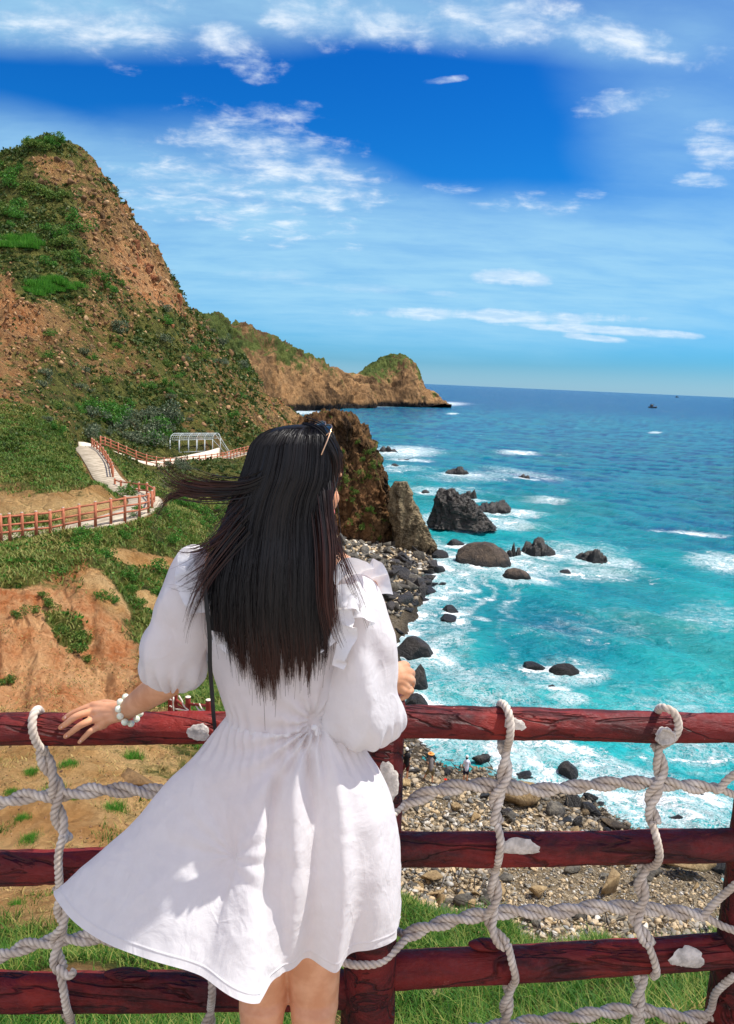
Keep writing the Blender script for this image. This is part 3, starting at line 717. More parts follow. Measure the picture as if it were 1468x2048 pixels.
def fpatch(px, py, rx, ry, v, rot=0):
    global foam
    c, q = math.cos(R(rot)), math.sin(R(rot))
    dx, dy = Spx-px, Spy-py
    d = ((dx*c+dy*q)/rx)**2+((-dx*q+dy*c)/ry)**2
    foam = np.maximum(foam, v*np.exp(-d**1.2))
d3 = np.stack([SX, SY, np.full_like(SX, SEA-CAMZ)], -1); cf = d3@fwd; Spx = 734+F*(d3@rightv)/cf; Spy = 1024-F*(d3@upv)/cf
for a in [(810, 905, 75, 13, .95), (790, 940, 90, 10, .5), (1035, 907, 45, 5, 1.0, 3), (940, 955, 120, 14, .55), (1050, 950, 100, 10, .55, 8), (870, 985, 120, 12, .55), (1095, 1003, 50, 9, .7), (1375, 1070, 75, 6, 1.1, 5), (1440, 1130, 80, 20, .85, 8), (880, 808, 60, 5, .9), (905, 828, 14, 2, .9), (720, 862, 22, 3, .9, 10), (600, 826, 70, 5, .8), (1310, 866, 16, 2, .9), (760, 812, 100, 3, .7), 
          (1120, 1110, 140, 24, .62), (950, 1150, 120, 22, .6), (1200, 1150, 110, 18, .6), (850, 1250, 80, 60, .5), (900, 1190, 60, 30, .55), (1130, 1350, 110, 34, .6), (980, 1380, 180, 60, .52, 10), (1080, 1500, 160, 40, .78, 22), (1300, 1620, 240, 60, .88, 12), (1200, 1560, 150, 36, .85, 25), (1400, 1500, 160, 50, .52), (900, 1330, 70, 40, .5), (966, 1240, 20, 7, .8, 15), (1350, 1420, 200, 70, .42), (1180, 1260, 220, 50, .30), (1420, 1240, 120, 40, .42), (1300, 1560, 200, 24, .8, 15), (860, 1100, 40, 22, .8), (1430, 1680, 140, 50, .8)]: fpatch(*a)
# how shallow and bright the water is, from landmarks
sh_pts = [(600, 840, .35), (700, 870, .25), (780, 900, .45), (760, 790, 0), (900, 815, .04), (900, 880, .22), (850, 960, .62), (900, 1000, .7), (1000, 960, .35), (1100, 920, .1), (1250, 880, 0), (1468, 850, 0), (1200, 980, .28), (1100, 1040, .62), (1000, 1060, .8), (1300, 1060, .35), (1468, 1010, .05), (1468, 1090, .35), (1250, 1110, .6), (1400, 1150, .68), (900, 1150, .85), (1050, 1180, .72), (1150, 1230, .6), (1300, 1210, .72), (1468, 1220, .85), (1000, 1260, .62), (1100, 1270, .5), (1250, 1300, .74), (1400, 1340, .95), (850, 1270, .78), (930, 1330, .85), (1150, 1400, .9), (1300, 1440, 1), (1468, 1460, 1), (950, 1420, .9), (1100, 1480, .9), (1300, 1550, .9), (1468, 1600, .95), (1468, 1700, .9), (1900, 1500, 1), (1900, 1100, .3), (2300, 1700, 1), (1900, 900, 0), (1200, 800, 0), (560, 820, .1)]
sp = np.array([[(G(a, b, SEA)[0]/G(a, b, SEA)[1])*2, math.log(min(G(a, b, SEA)[1], 5000))] for a, b, c in sh_pts]); sval = np.array([[c] for a, b, c in sh_pts])
SC_ = rbf_fit(sp, sval, .05)
g1 = np.linspace(US0, US1, 90); g2 = np.linspace(math.log(20), math.log(5000), 140); GG = np.meshgrid(g1, g2)
shc = rbf_eval(sp, SC_, np.stack([GG[0].ravel()*2, GG[1].ravel()], 1), .05).reshape(140, 90, 1)
fu = np.clip((SU-US0)/(US1-US0)*89, 0, 88.99); fv = np.clip((np.log(SV)-g2[0])/(g2[-1]-g2[0])*139, 0, 138.99)
i_, j_ = fu.astype(int), fv.astype(int); a_, b_2 = fu-i_, fv-j_; S0 = shc[..., 0]
shal = (S0[j_, i_]*(1-a_)+S0[j_, i_+1]*a_)*(1-b_2)+(S0[j_+1, i_]*(1-a_)+S0[j_+1, i_+1]*a_)*b_2
shal = np.clip(shal+fbm(q3, .03, 4, .55, False, 4)*.22+fbm(q3, .15, 3, .55, False, 6)*.10, 0, 1)
shal = np.where(SY > 2000, 0, shal)
foam = foam*(1-.0*shal)
M_SEA, T_, b_ = material('sea_water')
p = T_.pos(); SH, FO = T_.attr('shallow'), T_.attr('foam')
wc = T_.ramp(SH, [(0, sRGB(0, 64, 108)), (.25, sRGB(0, 86, 124)), (.5, sRGB(0, 112, 130)), (.75, sRGB(2, 138, 146)), (1, sRGB(34, 166, 168))])
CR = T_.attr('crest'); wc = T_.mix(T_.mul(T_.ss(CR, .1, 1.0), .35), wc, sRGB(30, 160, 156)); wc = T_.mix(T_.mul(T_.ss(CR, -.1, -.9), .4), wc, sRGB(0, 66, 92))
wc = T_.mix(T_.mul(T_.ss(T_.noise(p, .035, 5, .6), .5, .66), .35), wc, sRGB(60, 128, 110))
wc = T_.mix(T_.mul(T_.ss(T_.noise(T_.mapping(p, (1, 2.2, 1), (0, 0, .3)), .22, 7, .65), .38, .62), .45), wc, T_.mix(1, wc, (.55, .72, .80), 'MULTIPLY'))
# lacy foam
fn1 = T_.noise(T_.mapping(p, (1, 1.5, 1), (0, 0, .35)), .32, 9, .72, 1.2)
web = T_.sub(1, T_.M('MULTIPLY', T_.M('ABSOLUTE', T_.sub(T_.noise(p, .55, 7, .66, 1.6), .5)), 15, clamp=True))
web2 = T_.sub(1, T_.M('MULTIPLY', T_.M('ABSOLUTE', T_.sub(T_.noise(p, 1.7, 5, .62, 1.4), .5)), 11, clamp=True))
fn2 = T_.noise(T_.mapping(p, (.7, 1.6, 1), (0, 0, .15)), .14, 8, .72, .6)
fm = T_.ss(T_.add(T_.add(T_.mul(FO, .82), T_.mul(T_.add(T_.sub(fn1, .5), T_.sub(fn2, .5)), 2.2)), T_.mul(T_.add(web, web2), .14)), .72, 1.0)
lace = T_.mul(T_.ss(T_.add(FO, T_.mul(T_.sub(fn1, .5), 1.3)), .15, .75), T_.mul(T_.M('MAXIMUM', web, T_.mul(web2, .8)), .72))
fmask = T_.M('MAXIMUM', fm, lace, clamp=True)
# whitecaps far out
caps = T_.ss(T_.noise(T_.mapping(p, (.35, 1, 1), (0, 0, .1)), .11, 9, .78), .665, .70)
fmask = T_.M('MAXIMUM', fmask, T_.mul(caps, .8), clamp=True)
milky = T_.mix(T_.mul(T_.ss(FO, .45, 1.0), .35), wc, sRGB(150, 214, 214))
c = T_.mix(fmask, milky, sRGB(238, 244, 244))
T_.put(b_.inputs['Base Color'], c)
T_.put(b_.inputs['Roughness'], T_.ss(fmask, 0, 1, .22, .8)); b_.inputs['IOR'].default_value = 1.33
b_.inputs['Specular IOR Level'].default_value = .26
far = T_.new('ShaderNodeSeparateXYZ'); T_.put(far.inputs[0], p)
bs = T_.bump(T_.noise(T_.mapping(p, (1, 1.6, 1), (0, 0, .2)), 1.1, 7, .68, .4), .8, .30)
bs = T_.bump(T_.noise(T_.mapping(p, (.6, 1.6, 1), (0, 0, .1)), .11, 7, .65), .9, 4.0, bs)
bs = T_.bump(T_.mul(fmask, 1), .6, .12, bs)
T_.put(b_.inputs['Normal'], bs)
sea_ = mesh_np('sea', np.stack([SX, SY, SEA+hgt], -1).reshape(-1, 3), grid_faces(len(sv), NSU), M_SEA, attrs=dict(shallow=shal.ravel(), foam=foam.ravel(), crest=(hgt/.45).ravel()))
tag(sea_, kind='structure')
def sea_near(x, y): return SEA
# ================================================================== rocks
def rock_mat(name, dark, light, wetc=None, sc=1.0, spec=.35, rough=.75, veins=0.0):
    mt, T_, b = material(name)
    p = T_.obj() if sc > 0 else T_.pos(); sc = abs(sc)
    rnd = T_.new('ShaderNodeObjectInfo').outputs['Random']
    n1_ = T_.noise(T_.mapping(T_.pos(), (1, 1, .6)), 1.1*sc, 8, .7, .6); n2_ = T_.noise(T_.pos(), 7*sc, 6, .7)
    c = T_.mix(T_.ss(T_.add(T_.mul(n1_, .7), T_.mul(n2_, .3)), .36, .64), dark, light)
    c = T_.mix(T_.mul(T_.ss(rnd, 0, 1), .45), c, tuple(x*.55 for x in dark))
    if wetc is not None:
        sx = T_.new('ShaderNodeSeparateXYZ'); T_.put(sx.inputs[0], T_.pos())
        c = T_.mix(T_.ss(T_.add(sx.outputs[2], T_.mul(T_.sub(n1_, .5), 2)), SEA+1.6, SEA+.4), c, wetc)
    T_.put(b.inputs['Base Color'], c); b.inputs['Roughness'].default_value = rough; b.inputs['Specular IOR Level'].default_value = spec
    v_ = T_.voro(T_.mapping(T_.pos(), (1, 1, .5)), 1.3*sc, 'DISTANCE_TO_EDGE')
    h = T_.add(T_.add(T_.noise(T_.pos(), 2.5*sc, 9, .75), T_.mul(n2_, .3)), T_.mul(T_.ss(v_, 0, .08), .12))
    T_.put(b.inputs['Normal'], T_.bump(h, .9, .35/sc))
    return mt
M_BLACK = rock_mat('wet_black_rock', sRGB(26, 25, 26), sRGB(76, 68, 60), sRGB(18, 18, 20), .8, .5, .5)
M_BROWN = rock_mat('brown_sea_rock', sRGB(50, 42, 36), sRGB(112, 94, 76), sRGB(30, 28, 28), .8, .35, .7)
M_OUT = rock_mat('outcrop_rock', sRGB(64, 50, 34), sRGB(150, 116, 76), sRGB(34, 30, 28), .35, .2, .9)
M_GREYB = rock_mat('grey_boulder', sRGB(66, 62, 56), sRGB(132, 124, 108), sRGB(38, 36, 36), 1.2, .35, .7)
M_TANB = rock_mat('tan_boulder', sRGB(150, 122, 84), sRGB(216, 188, 140), sRGB(60, 52, 44), 1.2, .25, .85)

def hull(npts, seed, squash=(1, 1, 1), bevel=.06, box_like=0.0, sub=1):
    rr = np.random.default_rng(seed)
    v = rr.normal(size=(npts, 3)); v /= np.linalg.norm(v, axis=1)[:, None]
    if box_like: v = v/np.max(np.abs(v), axis=1)[:, None]*box_like+v*(1-box_like)
    v *= (.82+.18*rr.random((npts, 1)))
    bm = bmesh.new()
    for q in v: bm.verts.new(q)
    res = bmesh.ops.convex_hull(bm, input=bm.verts)
    bmesh.ops.delete(bm, geom=[g for g in res['geom_interior'] if isinstance(g, bmesh.types.BMVert)], context='VERTS')
    bmesh.ops.bevel(bm, geom=list(bm.edges), offset=bevel, segments=1, affect='EDGES', profile=.5)
    bmesh.ops.triangulate(bm, faces=bm.faces)
    for _ in range(sub): bmesh.ops.subdivide_edges(bm, edges=bm.edges, cuts=1, use_grid_fill=True)
    bmesh.ops.triangulate(bm, faces=bm.faces)
    bm.verts.ensure_lookup_table()
    V = np.array([q.co[:] for q in bm.verts]); Fq = np.array([[l.index for l in f.verts] for f in bm.faces]); bm.free()
    V = V+norms(V)*(fbm(V+seed, 2.2, 3, .6, True)[:, None]*.035)
    return V*np.array(squash), [Fq]
def ico(sub):
    bm = bmesh.new(); bmesh.ops.create_icosphere(bm, subdivisions=sub, radius=1)
    V = np.array([q.co[:] for q in bm.verts]); Fq = np.array([[l.index for l in f.verts] for f in bm.faces]); bm.free()
    return V, Fq
ICO4 = ico(5); ICO3 = ico(4); ICO2 = ico(3)
def rough_rock(kind, seed, base=ICO4):
    """a rock about 1 in radius, flat-ish base at z=-.35"""
    V, Fq = base[0].copy(), base[1]
    o = seed*7.3
    if kind == 'round':
        rr = np.random.default_rng(seed); pl = rr.normal(size=(9, 3)); pl /= np.linalg.norm(pl, axis=1)[:, None]
        for a, d in zip(pl, .74+.2*rr.random(9)): ex = np.maximum(V@a-d, 0); V = V-ex[:, None]*a*.9
        V = V*(1+.16*fbm(V+o, 1.1, 4, .5))[:, None]
        V = V*(1+.05*fbm(V+o, 3.0, 4, .6, True))[:, None]
    elif kind == 'jag':
        rr = np.random.default_rng(seed); pl = rr.normal(size=(9, 3)); pl[:, 2] = np.abs(pl[:, 2])*.6; pl /= np.linalg.norm(pl, axis=1)[:, None]
        for a, d in zip(pl, .6+.3*rr.random(9)): ex = np.maximum(V@a-d, 0); V = V-ex[:, None]*a
        q = V*np.array([1, 1, .25])+o
        V = V*(1+.22*fbm(q, 3.2, 5, .6, True))[:, None]
        V[:, 2] += np.maximum(V[:, 2], 0)**.7*(.55*fbm(V*np.array([1, 1, 0])+o, 3.4, 4, .6, True))
    elif kind == 'slab':
        V = np.sign(V)*np.abs(V)**.6
        V = V*(1+.14*fbm(V*np.array([1, 1, .12])+o, 3.2, 5, .65, True)+.04*fbm(V+o, 5, 3, .6, True))[:, None]
        V[:, 2] *= 1+.25*fbm(V*np.array([1, 1, 0])+o, 1.8, 4, .6, True)
    else:
        # angular: cut by planes
        rr = np.random.default_rng(seed); 
        pl = rr.normal(size=(11, 3)); pl /= np.linalg.norm(pl, axis=1)[:, None]; dd = .62+.25*rr.random(11)
        for a, d in zip(pl, dd):
            k = V@a; ex = np.maximum(k-d, 0); V = V-ex[:, None]*a
        V = V*(1+.04*fbm(V+o, 2.2, 5, .6, True))[:, None]
    for k_ in (0, 1): V[:, k_] = (V[:, k_]-(V[:, k_].min()+V[:, k_].max())/2)/((V[:, k_].max()-V[:, k_].min())/2)
    V[:, 2] /= V[:, 2].max()
    V[:, 2] = np.where(V[:, 2] < -.35, -.35+(V[:, 2]+.35)*.3, V[:, 2])
    return V, [Fq]
for i, (px, py, wp, hp, kind, dr, lab) in enumerate(SEAROCKS):
    g = G(px, py, SEA); D = g[1]
    slant = math.sqrt(D*D+(CAMZ-SEA)**2)
    wm = wp/F*slant*.52; hm = hp/F*slant*.98
    dep = wm*dr*1.1
    # part of the picture height comes from the top surface seen from above
    down = (CAMZ-SEA)/slant
    hm = max(hm-dep*.7*down, hm*.72)*(1.2 if kind == 'jag' else 1)
    if kind == 'jag' and wp > 20:
        sub_ = []
        for q_ in range(5 if wp > 40 else 3):
            n_q = 5 if wp > 40 else 3; v_, f_ = rough_rock('jag', i*7+q_, ICO3); xo = -.62+1.24*q_/(n_q-1)+random.uniform(-.08, .08); hh_ = random.uniform(.5, 1.0)*(1-.35*abs(xo)); an_ = random.uniform(0, 6)
            v_ = v_@np.array([[math.cos(an_), math.sin(an_), 0], [-math.sin(an_), math.cos(an_), 0], [0, 0, 1]]); v_ = v_*np.array([.50, .66, hh_]); v_[:, 0] += xo+v_[:, 2]*.15; v_[:, 1] += random.uniform(-.3, .3); sub_.append((v_, f_))
        V, Fs = merge(*sub_); V[:, 2] /= V[:, 2].max()
    else: V, Fs = rough_rock(kind, i+3)
    V = V*np.array([wm, dep, hm/1.0])
    o = mesh_np('sea_rock', V, Fs, M_BROWN if kind == 'round' and wp > 50 else M_BLACK, smooth=True)
    o.location = (g[0], g[1]+dep*.5, SEA-.05)
    tag(o, lab, 'rock', 'rocks standing in the sea')
# fluted slab leans lower on its right
def stack_rock(name, levels, D0, label, mat, nz=150, nt=220, amp=1.0, sc=.35, flut=.5, seed=0, depth=.8, shift=0, cat='cliff', top_noise=0.0, pw=.75):
    """a standing rock lofted from level outlines: (py, left px, right px)"""
    lv = []
    for it in levels:
        py, l, r = it[:3]; D = D0+(it[3] if len(it) > 3 else 0)
        a = P(l, py, D); b = P(r, py, D); lv.append([(a[0]+b[0])/2, D, (a[2]+b[2])/2, abs(b[0]-a[0])/2])
    lv = np.array(lv)[::-1]                       # bottom to top
    C_ = catmull(lv, nz)
    th = np.linspace(0, 2*np.pi, nt, endpoint=False)
    cx, sy = np.cos(th), np.sin(th)
    ex = np.sign(cx)*np.abs(cx)**pw; ey = np.sign(sy)*np.abs(sy)**pw
    V = np.empty((nz, nt, 3))
    V[..., 0] = C_[:, 0:1]+C_[:, 3:4]*ex; V[..., 1] = C_[:, 1:2]+C_[:, 3:4]*depth*ey; V[..., 2] = C_[:, 2:3]
    nrm = np.stack([ex, ey, np.zeros_like(ex)], -1)[None]
    q = V+seed*13.1
    dsp = fbm(q*np.array([1, 1, .3]), sc, 5, .6, True)*flut+fbm(q*np.array([1, 1, .8]), sc*2.6, 4, .6, True)*amp*.35+fbm(q, sc*7, 3, .6, True)*amp*.14
    k = np.minimum(1, C_[:, 3:4]/ (amp*2))
    V = V+nrm*((dsp-.45*flut)*k)[..., None]
    V[..., 2] += fbm(V*np.array([1, 1, .3])+5, sc*1.5, 4, .6, True)*top_noise*np.linspace(0, 1, nz)[:, None]
    Vv = V.reshape(-1, 3); top = V[-1].mean(0)
    Vv = np.vstack([Vv, top]); Fq = grid_faces(nz, nt, True)
    j = np.arange(nt); Ft = np.stack([(nz-1)*nt+j, (nz-1)*nt+(j+1) % nt, np.full(nt, nz*nt)], 1)
    vegk = np.clip(fbm(Vv, .12, 4, .6, False, 3)*1.2+.25, 0, 1)
    o = mesh_np(name, Vv, [Fq, Ft], mat, attrs=dict(veg=vegk), origin=(C_[0, 0], C_[0, 1], C_[0, 2]))
    tag(o, label, cat); return o, Vv
M_OUTV, T_, b_ = material('outcrop_with_grass')
p = T_.pos(); sq = T_.mapping(p, (1, 1, .42))
n1_ = T_.noise(sq, .45, 9, .74, .9)
rk = T_.mix(T_.ss(n1_, .36, .62), sRGB(42, 32, 22), sRGB(128, 96, 62))
rk = T_.mix(T_.mul(T_.ss(T_.noise(p, .15, 4, .5), .5, .65), .25), rk, sRGB(150, 100, 62))
ck = T_.voro(T_.mapping(p, (1, 1, .35), (.1, .25, 0)), .55, 'DISTANCE_TO_EDGE'); ckm = T_.ss(ck, 0, .07)
rk = T_.mix(T_.mul(T_.sub(1, ckm), .45), rk, sRGB(40, 30, 22))
sx = T_.new('ShaderNodeSeparateXYZ'); T_.put(sx.inputs[0], p)
rk = T_.mix(T_.ss(T_.add(sx.outputs[2], T_.mul(T_.sub(n1_, .5), 4)), SEA+3, SEA+1), rk, sRGB(44, 38, 34))
gm = T_.mul(T_.ss(T_.add(T_.mul(T_.attr('veg'), .5), T_.mul(T_.sub(T_.noise(p, .7, 7, .7), .5), 2.2)), .30, .45), .9)
T_.put(b_.inputs['Base Color'], T_.mix(gm, rk, T_.mix(T_.ss(T_.noise(p, 2, 5, .6), .4, .6), sRGB(44, 66, 22), sRGB(98, 118, 44))))
b_.inputs['Roughness'].default_value = .92; b_.inputs['Specular IOR Level'].default_value = .15
T_.put(b_.inputs['Normal'], T_.bump(T_.add(T_.noise(sq, .9, 10, .76), T_.mul(ckm, .25)), 1.0, .9))
OUTC, OUTV = stack_rock('cliff_outcrop', [(842, 655, 690), (850, 636, 700), (864, 612, 712), (888, 600, 728), (908, 588, 742), (932, 575, 752), (965, 560, 762), (1000, 548, 772), (1045, 535, 782), (1090, 520, 798), (1130, 500, 812)], 131,
    'brown craggy cliff with grass patches rising from the shore just right of the woman\'s head', M_OUTV, 200, 320, 2.2, .22, 2.6, 2, .8, top_noise=2.6, pw=.65)
SPIRE, _ = stack_rock('rock_spire', [(965, 789, 812), (972, 786, 815), (985, 783, 820), (1000, 783, 822), (1020, 782, 832), (1045, 786, 843), (1070, 790, 856), (1090, 795, 866), (1112, 800, 872)], 123,
    'tall grey cracked rock spire standing at the waterline beside the craggy cliff', None, 200, 240, 1.1, .45, 1.0, 5, .7, cat='rock spire', top_noise=.2, pw=.6)
M_SPIRE = rock_mat('spire_rock', sRGB(70, 60, 46), sRGB(156, 138, 106), sRGB(38, 33, 30), .7, .2, .9)
SPIRE.data.materials.clear(); SPIRE.data.materials.append(M_SPIRE)
s2, _ = stack_rock('rock_spire', [(1005, 772, 784), (1020, 768, 790), (1040, 764, 795), (1070, 760, 800), (1100, 755, 805)], 126, 'lower dark rock column wedged between the craggy cliff and the tall grey spire', M_OUTV, 90, 110, .5, .5, .3, 8, .8, cat='rock column', top_noise=.3)

FL, _ = stack_rock('sea_rock', [(990, 883, 903), (997, 877, 920), (1006, 872, 938), (1016, 870, 950), (1028, 867, 962), (1041, 864, 975), (1054, 860, 990)], 143,
    'tall dark fluted sea rock rising nearest to the rock spire', M_BLACK, 130, 200, .9, .42, 1.3, 11, .55, cat='rock', top_noise=1.6, pw=.55)
FL['group'] = 'rocks standing in the sea'
# ---- boulders along the shore and pebbles on the beach
protos = []
for k in range(9):
    V, Fs = hull(8+k % 3, 50+k, (1, .78, .66), .045, .75 if k % 2 else .5, 1)
    me_o = mesh_np('shore_boulder', V, Fs, M_GREYB, smooth=False); protos.append((me_o, False, me_o.data))
for k in range(5):
    V, Fs = rough_rock('round', 90+k, ICO2); V = V*np.array([1, .78, .55])
    me_o = mesh_np('shore_boulder', V, Fs, M_GREYB); protos.append((me_o, False, me_o.data))
def mesh_tan(i):
    me = protos[i][2].copy(); me.materials.clear(); me.materials.append(M_TANB); return me
TANS = {i: mesh_tan(i) for i in range(14)}
DARKS = {}
for i in range(14):
    me = protos[i][2].copy(); me.materials.clear(); me.materials.append(M_BLACK); DARKS[i] = me
for o, _, _ in protos: bpy.data.objects.remove(o)
def inpoly(x, y, poly):
    c = False; n = len(poly)
    for i in range(n):
        x1, y1 = poly[i]; x2, y2 = poly[(i+1) % n]
        if (y1 > y) != (y2 > y) and x < (x2-x1)*(y-y1)/(y2-y1)+x1: c = not c
    return c
SLABLE = 'dark angular boulder in the tumbled shore of boulders below the craggy cliff'
placed = []
def SL2(px, py):
    a = 'top' if py < 1125 else ('middle' if py < 1175 else 'lowest part')
    return 'angular boulder at the %s of the tumbled shore, %s' % (a, 'close under the rock spire' if px > 800 else ('below the craggy cliff' if px > 735 else 'next to the dark hair'))
def put_boulder(px, py, size_px, kind, label, group, sink=.25, pi=None, sq=None, rz=None):
    h = hit(px, py)
    if h is None: return
    g = h[0]
    sl_ = math.sqrt(g[1]**2+(CAMZ-g[2])**2); s = size_px/F*sl_*.5
    i = pi if pi is not None else (random.randrange(9) if random.random() < .7 else 9+random.randrange(5))
    me = {'grey': protos[i][2], 'tan': TANS[i], 'dark': DARKS[i]}[kind]
    o = bpy.data.objects.new('boulder', me); COL.objects.link(o)
    o.location = (g[0], g[1], g[2]+s*(.5-sink)); o.scale = tuple(s*np.array(sq if sq else (1, random.uniform(.7, 1.1), random.uniform(.8, 1.3))))
    o.rotation_euler = (random.uniform(-.5, .5) if not sq else 0, random.uniform(-.5, .5) if not sq else 0, random.uniform(0, 6.28) if rz is None else rz)
    tag(o, label, 'boulder', group); placed.append(o)
    return o
TAL = [(675, 1075), (780, 1085), (830, 1100), (868, 1110), (885, 1160), (868, 1180), (820, 1215), (790, 1235), (740, 1200), (690, 1120)]
for _ in range(420):
    px, py = random.uniform(670, 890), random.uniform(1070, 1240)
    if not inpoly(px, py, TAL): continue
    s = random.choice([18, 22, 26, 32, 40, 50])*(.62+.5*(py-1070)/160)
    TALF = True; put_boulder(px, py, s, 'dark' if (px-780)*.6+(py-1100)*.3 > random.uniform(0, 60) else 'grey', SL2(px, py), 'boulders tumbled below the craggy cliff', .15, random.randrange(9))
    if len(placed) > 165: break
n_tal = len(placed)
for a in [(806, 1112, 26), (848, 1175, 34), (817, 1208, 40), (780, 1222, 34), (852, 1205, 30), (800, 1268, 30), (770, 1290, 44), (782, 1330, 50), (760, 1370, 54), (812, 1450, 40)]:
    put_boulder(a[0], a[1], a[2], 'dark', 'dark angular boulder at the waterline just right of the woman\'s puffed sleeve', 'dark boulders at the waterline beside the sleeve', .1)
# the pebble beach seen through the fence
named = [(1042, 1608, 84, 'tan', 11, (1.0, .8, .95), 'large rounded tan boulder on the beach beside the rope crossing'),
         (1225, 1655, 56, 'tan', 1, (1, .8, 1.3), 'pointed tan boulder on the beach just above the middle rail'),
         (1208, 1790, 70, 'tan', 3, (1, .8, 1.2), 'cracked tan boulder on the gravel below the middle rail'),
         (1380, 1750, 92, 'tan', 5, (1.1, .7, .8), 'biggest tan block on the beach below the middle rail, near the right post'),
         (1445, 1745, 56, 'dark', 12, (1, .8, 1), 'dark rounded boulder beside the biggest tan block near the right post'),
         (1230, 1728, 34, 'tan', 10, (1, .7, .9), 'rounded tan stone left of the second rope under the middle rail'),
         (1145, 1745, 30, 'grey', 9, (1.2, .7, .7), 'smooth blue grey stone lying on the gravel below the middle rail'),
         (1075, 1792, 46, 'tan', 4, (1, .8, .9), 'pale angular rock on the gravel just right of the first upright rope'),
         (1010, 1762, 30, 'grey', 10, (1.1, .8, .7), 'small pale grey stone just below the middle rail beside the first rope'),
         (1300, 1752, 40, 'grey', 12, (1.1, .8, .8), 'grey rounded stone right beside the second rope below the middle rail'),
         (1160, 1838, 28, 'grey', 9, (1, .8, .9), 'round white grey stone at the grass edge between the ropes'),
         (905, 1572, 26, 'dark', 2, (1, 1, .8), 'dark boulder on the beach behind the two middle walkers'),
         (965, 1530, 44, 'grey', 4, (1.2, .7, .8), 'slanting brown grey slab on the beach right of the walker in white')]
for a in named: put_boulder(a[0], a[1], a[2], a[3], a[6], 'boulders on the pebble beach', .1, a[4], a[5], 0.4)
n0 = len(placed)
BL = {'grey': 'grey stone among the pebbles of the beach seen through the rope fence', 'tan': 'pale tan stone among the pebbles of the beach seen through the rope fence', 'dark': 'dark wet stone near the surf on the beach seen through the rope fence'}
tries = 0
while len(placed)-n0 < 120 and tries < 3000:
    tries += 1
    px, py = random.uniform(805, 1468), random.uniform(1475, 1860)
    h = hit(px, py)
    if h is None or h[0][2] > -20.5 or h[0][2] < SEA-.2: continue
    dz_ = h[0][2]-SEA
    if px > 1000 and 1740 < py < 1830 and random.random() < .7: continue
    k = 'dark' if dz_ < random.uniform(.3, 1.6) else ('tan' if random.random() < .5 else 'grey')
    s = random.choice([16, 20, 24, 28, 34, 42])*(1.15 if k == 'dark' else 1)
    put_boulder(px, py, s, k, BL[k].split(' seen')[0].replace(' among the pebbles of the beach', ' on the pebble beach').replace(' near the surf on the beach', ' on the beach')+(', left of the first rope' if px < 1000 else (', between the two ropes' if px < 1300 else ', right of the second rope'))+(' above the middle rail' if py < 1670 else ' below the middle rail'), 'stones of the pebble beach', .2)
# uncountable pebbles: one object
def pebbles(name, pts, sizes, mat, nvar=6, flat=.6):
    bases = []
    for k in range(nvar):
        V, Fs = hull(10, 300+k, (1, .8, flat), .12, .0, 0); bases.append((V, Fs[0]))
    Vs, Fs_, n = [], [], 0
    rnd = []
    for q, s in zip(pts, sizes):
        V, Fq = bases[random.randrange(nvar)]; a = random.uniform(0, 6.28); c, d = math.cos(a), math.sin(a)
        W_ = V@np.array([[c, d, 0], [-d, c, 0], [0, 0, 1]])*s+q
        Vs.append(W_); Fs_.append(Fq+n); n += len(V); rnd.append(np.full(len(V), random.random()))
    return mesh_np(name, np.concatenate(Vs), [np.concatenate(Fs_)], mat, attrs=dict(rnd=np.concatenate(rnd)), smooth=True)
M_PEB, T_, b_ = material('pebbles')
sx = T_.new('ShaderNodeSeparateXYZ'); T_.put(sx.inputs[0], T_.pos())
pc = T_.ramp(T_.attr('rnd'), [(0, sRGB(84, 84, 82)), (.25, sRGB(132, 124, 108)), (.5, sRGB(172, 150, 116)), (.72, sRGB(208, 182, 140)), (.9, sRGB(150, 150, 146)), (1, sRGB(224, 214, 196))])
pc = T_.mix(T_.mul(T_.ss(T_.noise(T_.pos(), 4, 5, .6), .4, .7), .3), pc, sRGB(110, 98, 80))
pc = T_.mix(T_.ss(T_.add(sx.outputs[2], T_.mul(T_.noise(T_.pos(), .3, 3), 1.2)), SEA+1.9, SEA+1.0), pc, T_.mix(.55, pc, sRGB(38, 38, 40)))
T_.put(b_.inputs['Base Color'], pc); b_.inputs['Roughness'].default_value = .75
T_.put(b_.inputs['Normal'], T_.bump(T_.noise(T_.pos(), 20, 6, .7), .4, .05))
pts, szs = [], []
for _ in range(13000):
    px, py = random.uniform(790, 1480), random.uniform(1470, 1880)
    h = hit(px, py)
    if h is None or h[0][2] > -19.8 or h[0][2] < SEA-.3: continue
    s = random.choice([.08, .11, .14, .18, .25, .36])*(.5 if (px > 980 and 1735 < py < 1840) else 1) ; q = h[0].copy(); q[0] += random.uniform(-.15, .15); q[1] += random.uniform(-.2, .2); q[2] += s*.1
    pts.append(q); szs.append(s)
for _ in range(2600):
    px, py = random.uniform(660, 900), random.uniform(1065, 1260)
    if not inpoly(px, py, TAL): continue
    h = hit(px, py)
    if h is None: continue
    s = random.uniform(.25, .75); pts.append(h[0]+np.array([0, 0, .1])); szs.append(s)
tag(pebbles('beach_pebbles', pts, szs, M_PEB), kind='stuff')
M_RUB, T_, b_ = material('rubble_rock')
pc = T_.ramp(T_.attr('rnd'), [(0, sRGB(96, 70, 46)), (.4, sRGB(140, 102, 66)), (.8, sRGB(178, 136, 90)), (1, sRGB(204, 166, 120))])
T_.put(b_.inputs['Base Color'], T_.mix(T_.mul(T_.ss(T_.noise(T_.pos(), 1.2, 6, .7), .4, .65), .5), pc, sRGB(92, 66, 44))); b_.inputs['Roughness'].default_value = .9
T_.put(b_.inputs['Normal'], T_.bump(T_.noise(T_.pos(), 3, 7, .7), .7, .25))
pts, szs = [], []
